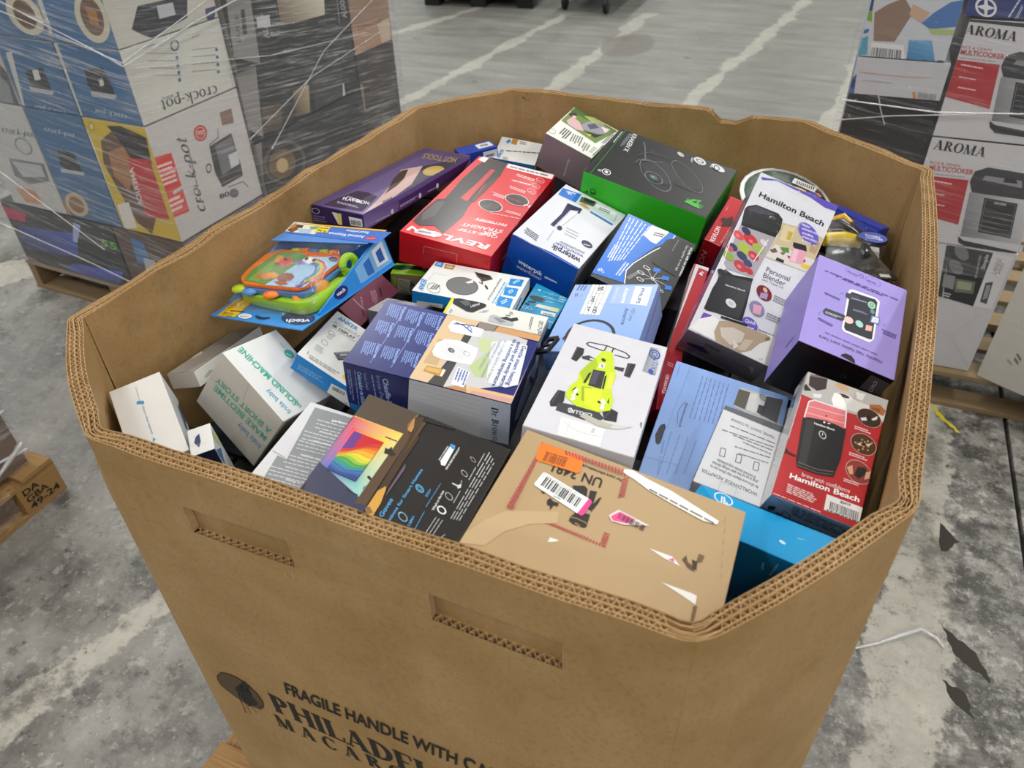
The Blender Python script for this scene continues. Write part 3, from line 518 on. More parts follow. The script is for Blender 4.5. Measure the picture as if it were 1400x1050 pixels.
('drbrown','bottle_warmer_carton','big dark blue carton with a white bottle warmer on a kitchen photo','carton',[[0.4505,0.3379,1.0232],[0.0725,0.0974,0.0927],[0.2258,0.1376,0.0742]],{'top':'#222b72','front':'#141b5c','left':'#141b5c','right':'#1b2146','all':'#141b5c'},(0.34,0.2),None,None,[('top','top_print',[['G',0,['#1b2366','#1b2366','#2a347e','#2a347e'],[[8,4],[919,4],[898,1372],[4,1372]],6],['P',1,'#d9bc94',[[914,9],[915,1358],[1383,1372],[1176,10]]],['P',2,'#c5a67c',[[970,333],[985,835],[1117,853],[1157,344]]],['P',2,'#45403c',[[1159,4],[1197,193],[1272,442],[1275,1094],[1373,1069],[1367,975],[1407,435],[1374,4]]],['P',3,'#c9c9cc',[[1370,4],[1376,948],[1388,1198],[1821,1264],[2109,1217],[2187,334],[1598,17]]],['P',4,'#8d8378',[[1378,1372],[1643,1372],[1618,1220],[1396,1232]]],['P',5,'#cf9a66',[[1652,1358],[2254,1364],[2254,1244],[1631,1241]]],['P',4,'#e3b482',[[1670,122],[2245,145],[2254,4],[1663,4]]],['P',5,'#c9a09a',[[1727,63],[2243,93],[2248,18],[1716,4]]],['P',5,'#b98a5c',[[1374,4],[1629,134],[1667,4],[1300,4]]],['P',4,'#c3cf9e',[[1471,1013],[1624,1084],[1812,1047],[1828,817],[1588,788]]],['P',4,'#b9c98f',[[1550,459],[1665,787],[1861,714],[1908,342],[1677,312]]],['P',5,'#dfe0e2',[[1664,1023],[1864,1127],[2141,1108],[2236,352],[2103,251],[1842,264]]],['P',6,'#eceef0',[[1768,1061],[2132,1075],[2219,346],[2106,359]]],['P',5,'#f0f0f2',[[1014,1123],[1029,1271],[1373,1239],[1498,1223],[1497,1053],[1383,1041],[1091,1026]]],['P',6,'#e0e0e4',[[1325,1206],[1498,1223],[1484,1063],[1338,1056]]],['S',7,'#3d4f9a',[[1067,1199],[1214,1234],[1350,1247]],20],['S',8,'#3d4f9a',[[1083,1236],[1204,1208],[1359,1109]],16],['E',9,'#6f83c0',[1301,1172,32,-1,-21,49]],['E',10,'#f0f0f2',[1303,1173,16,0,-12,27]],['P',5,'#eeeff1',[[1000,573],[990,746],[1074,861],[1277,896],[1544,830],[1568,679],[1554,503],[1389,485],[1164,474],[1047,503]]],['P',6,'#dcdde0',[[1031,643],[1097,800],[1267,818],[1425,757],[1421,554],[1217,536]]],['P',7,'#f8f8f9',[[1075,807],[1249,865],[1458,828],[1316,791]]],['E',7,'#5c5f63',[1226,676,46,2,-20,43]],['E',8,'#8d9094',[1232,675,23,-3,-13,25]],['R',7,'#9a9ea8',[1437,680,46,-4,-20,45],0.8],['P',3,'#b98b3a',[[1029,187],[1032,299],[1247,308],[1293,296],[1289,172],[1236,166]]],['P',4,'#d3ad62',[[1041,275],[1235,289],[1238,208],[1049,208]]],['P',4,'#e6dfcb',[[1250,309],[1293,296],[1291,167],[1258,172]]],['G',6,['#cbb9a8','#d8cfc6','#e5d0b8','#cf9a66'],[[2254,418],[2254,4],[2245,145],[2249,741]],3],['V',7,'#274a94','Gentle steam heating',[2074,1089,2096,302,2134,1082]],['V',8,'#274a94','quickly and evenly warms',[1995,1145,2021,222,2050,1141]],['V',7,'#274a94','to a soothing temperature.',[1927,1174,1933,211,1980,1169]],['T',7,'#8f9cc4','Le chauffage delicat a la vapeur',[1821,1111,1838,276,1861,1107]],['T',7,'#8f9cc4','rapidement et uniformement',[1759,1088,1747,324,1803,1086]],['T',6,'#8f9cc4','temperature apaisante',[1707,1009,1672,462,1747,1006]],['P',6,'#eef0f4',[[1416,411],[1593,364],[1613,75],[1445,81]]],['L',7,'#4a5fa6',[1582,360,1609,87,1424,391],4],['V',1,'#8fb0ea','Features',[275,1308,335,1006,324,1305]],['L',2,'#7f9ad8',[260,1302,313,1008,80,1312],6],['V',1,'#8fb0ea','Features',[557,1284,611,985,606,1282]],['L',2,'#7f9ad8',[542,1279,589,987,364,1289],6],['V',2,'#8fb0ea','Features',[833,1295,881,996,881,1292]],['L',3,'#7f9ad8',[818,1289,860,998,642,1299],6],['V',1,'#8fb0ea','Features',[265,930,325,643,313,928]],['L',2,'#7f9ad8',[251,924,303,645,75,933],6],['V',1,'#8fb0ea','Features',[559,916,612,632,606,914]],['L',2,'#7f9ad8',[544,911,590,633,371,919],6],['V',2,'#8fb0ea','Features',[844,914,891,631,891,912]],['L',3,'#7f9ad8',[830,909,870,632,658,917],6],['V',1,'#8fb0ea','Features',[272,476,329,207,319,474]],['L',2,'#7f9ad8',[258,471,308,208,88,477],6],['V',1,'#8fb0ea','Features',[551,469,602,202,597,468]],['L',2,'#7f9ad8',[536,464,581,203,368,471],6],['V',2,'#8fb0ea','Features',[836,473,882,207,882,471]],['L',3,'#7f9ad8',[822,468,861,208,656,474],6],['S',2,'#8fb0ea',[[329,1321],[338,100]],6],['S',2,'#8fb0ea',[[617,1307],[622,107]],6]]),('front','front_print',[['V',0,'#9fb6e8','Chauffe-biberon',[546,633,602,-120,621,645]],['T',1,'#7f92cc','Insta-Feed',[457,656,494,123,518,663]],['L',0,'#7f92cc',[385,645,417,152,416,650],1],['V',0,'#8fb0ea','Calentador de biberones',[195,636,199,-91,253,644]],['T',0,'#7f92cc','Insta-Feed',[283,638,298,356,326,645]],['L',0,'#6f82bc',[48,641,40,23,110,647],2],['L',0,'#6f82bc',[151,648,144,3,176,650],1],['P',0,'#d3d4d8',[[918,738],[2254,738],[2254,4],[1871,4],[863,103]]],['G',1,['#c9cbd2','#b9c6d8','#b9c6d8','#d0d2d8'],[[1870,39],[2254,4],[2254,737],[1859,738]],6],['S',2,'#c0c2c8',[[933,671],[1860,671]],9],['S',2,'#c0c2c8',[[929,597],[1861,587]],9],['S',2,'#c0c2c8',[[925,521],[1862,503]],9],['S',2,'#c0c2c8',[[921,445],[1864,418]],9],['S',2,'#c0c2c8',[[917,367],[1865,331]],9],['F',2,'#27356f','Dr BrownS',[2006,622,2044,-72,2097,622]]]),('right','side_print',[['P',0,'#6c7488',[[747,566],[1166,479],[1188,96],[640,124],[387,106],[176,264],[334,418]]],['E',1,'#22262c',[975,274,74,-27,-100,154]],['P',2,'#9aa0b0',[[1129,637],[1314,583],[1286,273],[1070,306]]]])]),
('anker4k','adapter_carton','white carton with blue base and grey display adapter,left of bottle warmer box','carton',[[0.2943,0.3434,0.9729],[-0.0272,0.5462,0.0672],[0.1102,0.1151,0.0321]],{'top':'#e4e4df','front':'#1b86d6','left':'#1b86d6','right':'#dddcd7','all':'#1b86d6'},(0.45,0),None,None,[('top','top_print',[['V',0,'#2b83c4','ANKER',[79,1004,405,1022,79,1080]],['T',0,'#8d9090','PLUG-AND-PLAY',[86,889,534,933,81,941]],['V',1,'#2c2e2e','4K DISPLAY',[90,820,460,838,86,872]],['S',0,'#6a6c6c',[[107,790],[546,818]],5],['R',0,'#8d9090',[165,681,47,22,-30,52],0.86],['R',0,'#8d9090',[174,461,44,16,-28,48],0.86],['L',1,'#7a7c7c',[136,662,196,686,144,639],1],['L',1,'#b5b7b7',[134,601,238,613,139,563],2],['L',0,'#b5b7b7',[105,359,236,362,130,235],4],['P',0,'#55585b',[[363,392],[521,591],[578,487],[478,338]]],['P',1,'#8d9194',[[366,409],[521,591],[534,567],[397,397]]],['P',2,'#34373a',[[363,392],[478,338],[591,463],[600,446],[476,321]]],['P',3,'#b5b9bc',[[446,439],[521,523],[529,487],[463,408]]],['S',0,'#3a3c3c',[[108,94],[92,159]],8],['L',0,'#777a7a',[130,116,606,133,136,94],1],['L',1,'#9a9c9c',[147,87,575,103,160,46],2],['P',0,'#e8cf3a',[[655,110],[674,182],[728,93],[710,75]]]]),('front','front_print',[['P',0,'#e8e8e6',[[601,208],[818,242],[982,4],[601,4]]],['B',1,'#222222',[630,174,819,209,645,106],40],['L',0,'#7fb4e0',[84,179,506,220,88,67],3],['L',0,'#555555',[628,-7,709,1,630,-33],1],['L',1,'#555555',[875,37,932,45,881,17],1]])]),
('frida','sound_machine_carton','white sound machine carton with mint green lettering,standing tilted','carton',[[0.2237,0.2711,0.9696],[-0.2547,0.5797,-0.2695],[0.1258,0.0985,0.1175]],{'top':'#e6e8e6','front':'#c9c6be','left':'#dcdcd8','right':'#d0cec8','all':'#d8d8d4'},(0.5,0),None,'right',[('top','top_print',[['V',0,'#46b39a','SOUND MACHINE',[1123,404,29,308,1145,306]],['T',1,'#3f9ec4','frida baby',[1184,214,742,165,1203,136]],['L',1,'#7fc4b2',[1120,416,284,336,1128,368],1],['V',2,'#46b39a','3-IN-1',[1193,401,1078,393,1209,343]],['E',0,'#46b39a',[422,858,73,22,-24,63]],['E',0,'#46b39a',[421,1061,71,16,-23,54]],['L',1,'#dff2ec',[393,830,469,872,408,807],1],['P',0,'#d9dcdc',[[142,981],[337,981],[351,981],[167,955]]],['L',1,'#9aa3a3',[153,1031,328,1065,147,1068],2],['L',1,'#a9b3b0',[214,849,328,857,209,873],1]]),('front','front_print',[['V',0,'#5fae98','MAKE BEDTIME',[1190,692,141,601,1186,576]],['V',1,'#5fae98','A SHORT STORY',[1189,867,111,756,1184,754]],['T',0,'#5a9ab8','frida baby',[1192,483,723,432,1190,365]],['S',2,'#a9a69e',[[563,1167],[606,807]],4]]),('right','side_print',[['G',0,['#6f6a60','#5c574e','#7a7468','#8d877a'],[[54,4],[142,217],[407,1171],[58,1125]],6]])]),
('greybox','cable_carton','grey topped white carton printed with a cable,beneath the toy packet','carton',[[0.0508,0.3306,0.929],[-0.1993,-0.2442,0.1716],[0.0497,0.1729,0.025]],{'top':'#96928c','front':'#c3c0ba','right':'#dddcd6','left':'#8d8983','all':'#c9c6c0'},(0.4,0.1),None,None,[('top','top_print',[['G',0,['#b0aca6','#a09c96','#7d7a75','#8d8983'],[[4,9],[493,4],[459,1689],[4,1725]],6],['S',1,'#4a4643',[[4,581],[4,911],[4,1361],[5,1466],[42,1568]],13],['S',2,'#5c5753',[[47,772],[149,1089],[176,1349],[4,1707],[4,1418],[4,808]],10],['P',3,'#d8cfc8',[[4,598],[8,823],[111,716],[39,512]]]]),('right','side_print',[['L',0,'#8d8a84',[142,97,334,149,195,53],2]])]),
('nasal','baby_care_carton','white carton with small blue lettering in the near left corner of the bin','carton',[[0.1136,0.1337,0.963],[0.2863,-0.1218,0.8891],[0.0677,0.1397,0.0715]],{'top':'#e6e4e0','right':'#cfcfcf','left':'#d0cec8','front':'#d8d6d2','back':'#dfddd8','all':'#dedcd8'},(0.5,0),None,None,[('top','top_print',[['T',0,'#9aa0a4','Comes in',[345,1303,331,1048,320,1296]],['P',1,'#3a8fc4',[[292,1062],[369,1026],[364,974],[272,1018]]],['T',0,'#4a93bf','1 Electric Nasal Aspirator',[326,972,323,453,354,968]],['P',0,'#3a9ac8',[[324,403],[350,363],[309,337]]]]),('right','side_print',[['P',0,'#6f4a36',[[1149,168],[1382,4],[1017,4],[639,283]]],['P',1,'#2f6fa8',[[1096,271],[1164,148],[706,184],[613,322]]]])]),
('smallnavy','hanging_carton','small white hang-hole carton beside the nasal care box','carton',[[0.1968,0.1341,0.9551],[0.0914,-0.1039,0.78],[0.0298,0.0489,0.1019]],{'top':'#e2e3e0','right':'#d6d8d8','front':'#1d2444','all':'#dcdedc'},(0.4,0.1),None,None,[('top','top_print',[['P',0,'#2d3a60',[[96,319],[145,356],[148,210],[117,115],[66,223]]],['S',1,'#b9c0c4',[[4,188],[224,150]],4]]),('right','side_print',[['P',0,'#c4d08a',[[339,1015],[485,756],[343,728],[247,919]]],['P',1,'#2f5f9e',[[4,990],[304,702],[54,636],[4,947]]],['L',2,'#3a62a0',[-82,1182,-12,934,-3,1119],2],['P',3,'#e9ebe9',[[4,1015],[49,1015],[4,884],[4,1015]]]])]),
('shaver','shaver_carton','white carton with grey text panels,between sound machine and rainbow light boxes','carton',[[0.3714,0.1598,0.9535],[0.0781,0.0891,0.0145],[0.149,0.1587,0.0631]],{'top':'#d8d9dc','left':'#c9cacc','front':'#d0d1d4','all':'#d4d5d8'},(0.42,0.05),None,None,[('top','top_print',[['P',0,'#8f9396',[[110,1516],[756,1541],[908,160],[402,4],[251,707]]],['P',1,'#8f9396',[[130,628],[325,612],[497,4],[216,4]]],['S',2,'#5c5f62',[[30,670],[321,619],[335,493]],5],['V',1,'#e8e9ea','perfect trim',[445,1384,737,1410,433,1428]],['V',2,'#e8e9ea','perfect trim',[441,1391,760,1411,433,1428]],['L',1,'#dcdde0',[252,1348,780,1377,262,1324],1],['L',2,'#dcdde0',[273,1283,811,1324,283,1260],1],['L',3,'#dcdde0',[294,1219,841,1272,304,1196],1],['V',4,'#e8e9ea','smooth,close',[394,1159,709,1180,386,1195]],['L',1,'#dcdde0',[208,1116,728,1148,218,1093],1],['L',2,'#dcdde0',[229,1053,759,1096,239,1031],1],['L',3,'#dcdde0',[250,992,789,1046,260,969],1],['V',4,'#e8e9ea','salon performance',[416,992,727,1014,408,1027]],['L',4,'#dcdde0',[233,949,747,982,242,927],1],['L',5,'#dcdde0',[253,888,777,932,263,866],1],['L',6,'#dcdde0',[274,828,806,883,284,806],1],['V',1,'#e8e9ea','healthier shave',[392,739,698,762,384,772]],['L',1,'#dcdde0',[212,696,717,731,221,675],1],['L',3,'#dcdde0',[232,637,747,683,242,616],1],['L',4,'#dcdde0',[253,579,776,636,262,558],1],['V',5,'#e8e9ea','back in your control',[328,504,630,528,320,536]],['L',3,'#dcdde0',[150,462,649,499,160,441],1],['L',4,'#dcdde0',[171,405,678,453,180,384],1],['L',5,'#dcdde0',[191,349,707,407,200,328],1],['V',6,'#e8e9ea','settings for you',[440,336,736,361,432,368]],['L',6,'#dcdde0',[265,294,755,333,274,274],1],['L',7,'#dcdde0',[284,239,783,288,294,219],1],['L',8,'#dcdde0',[304,184,812,243,313,165],1]])]),
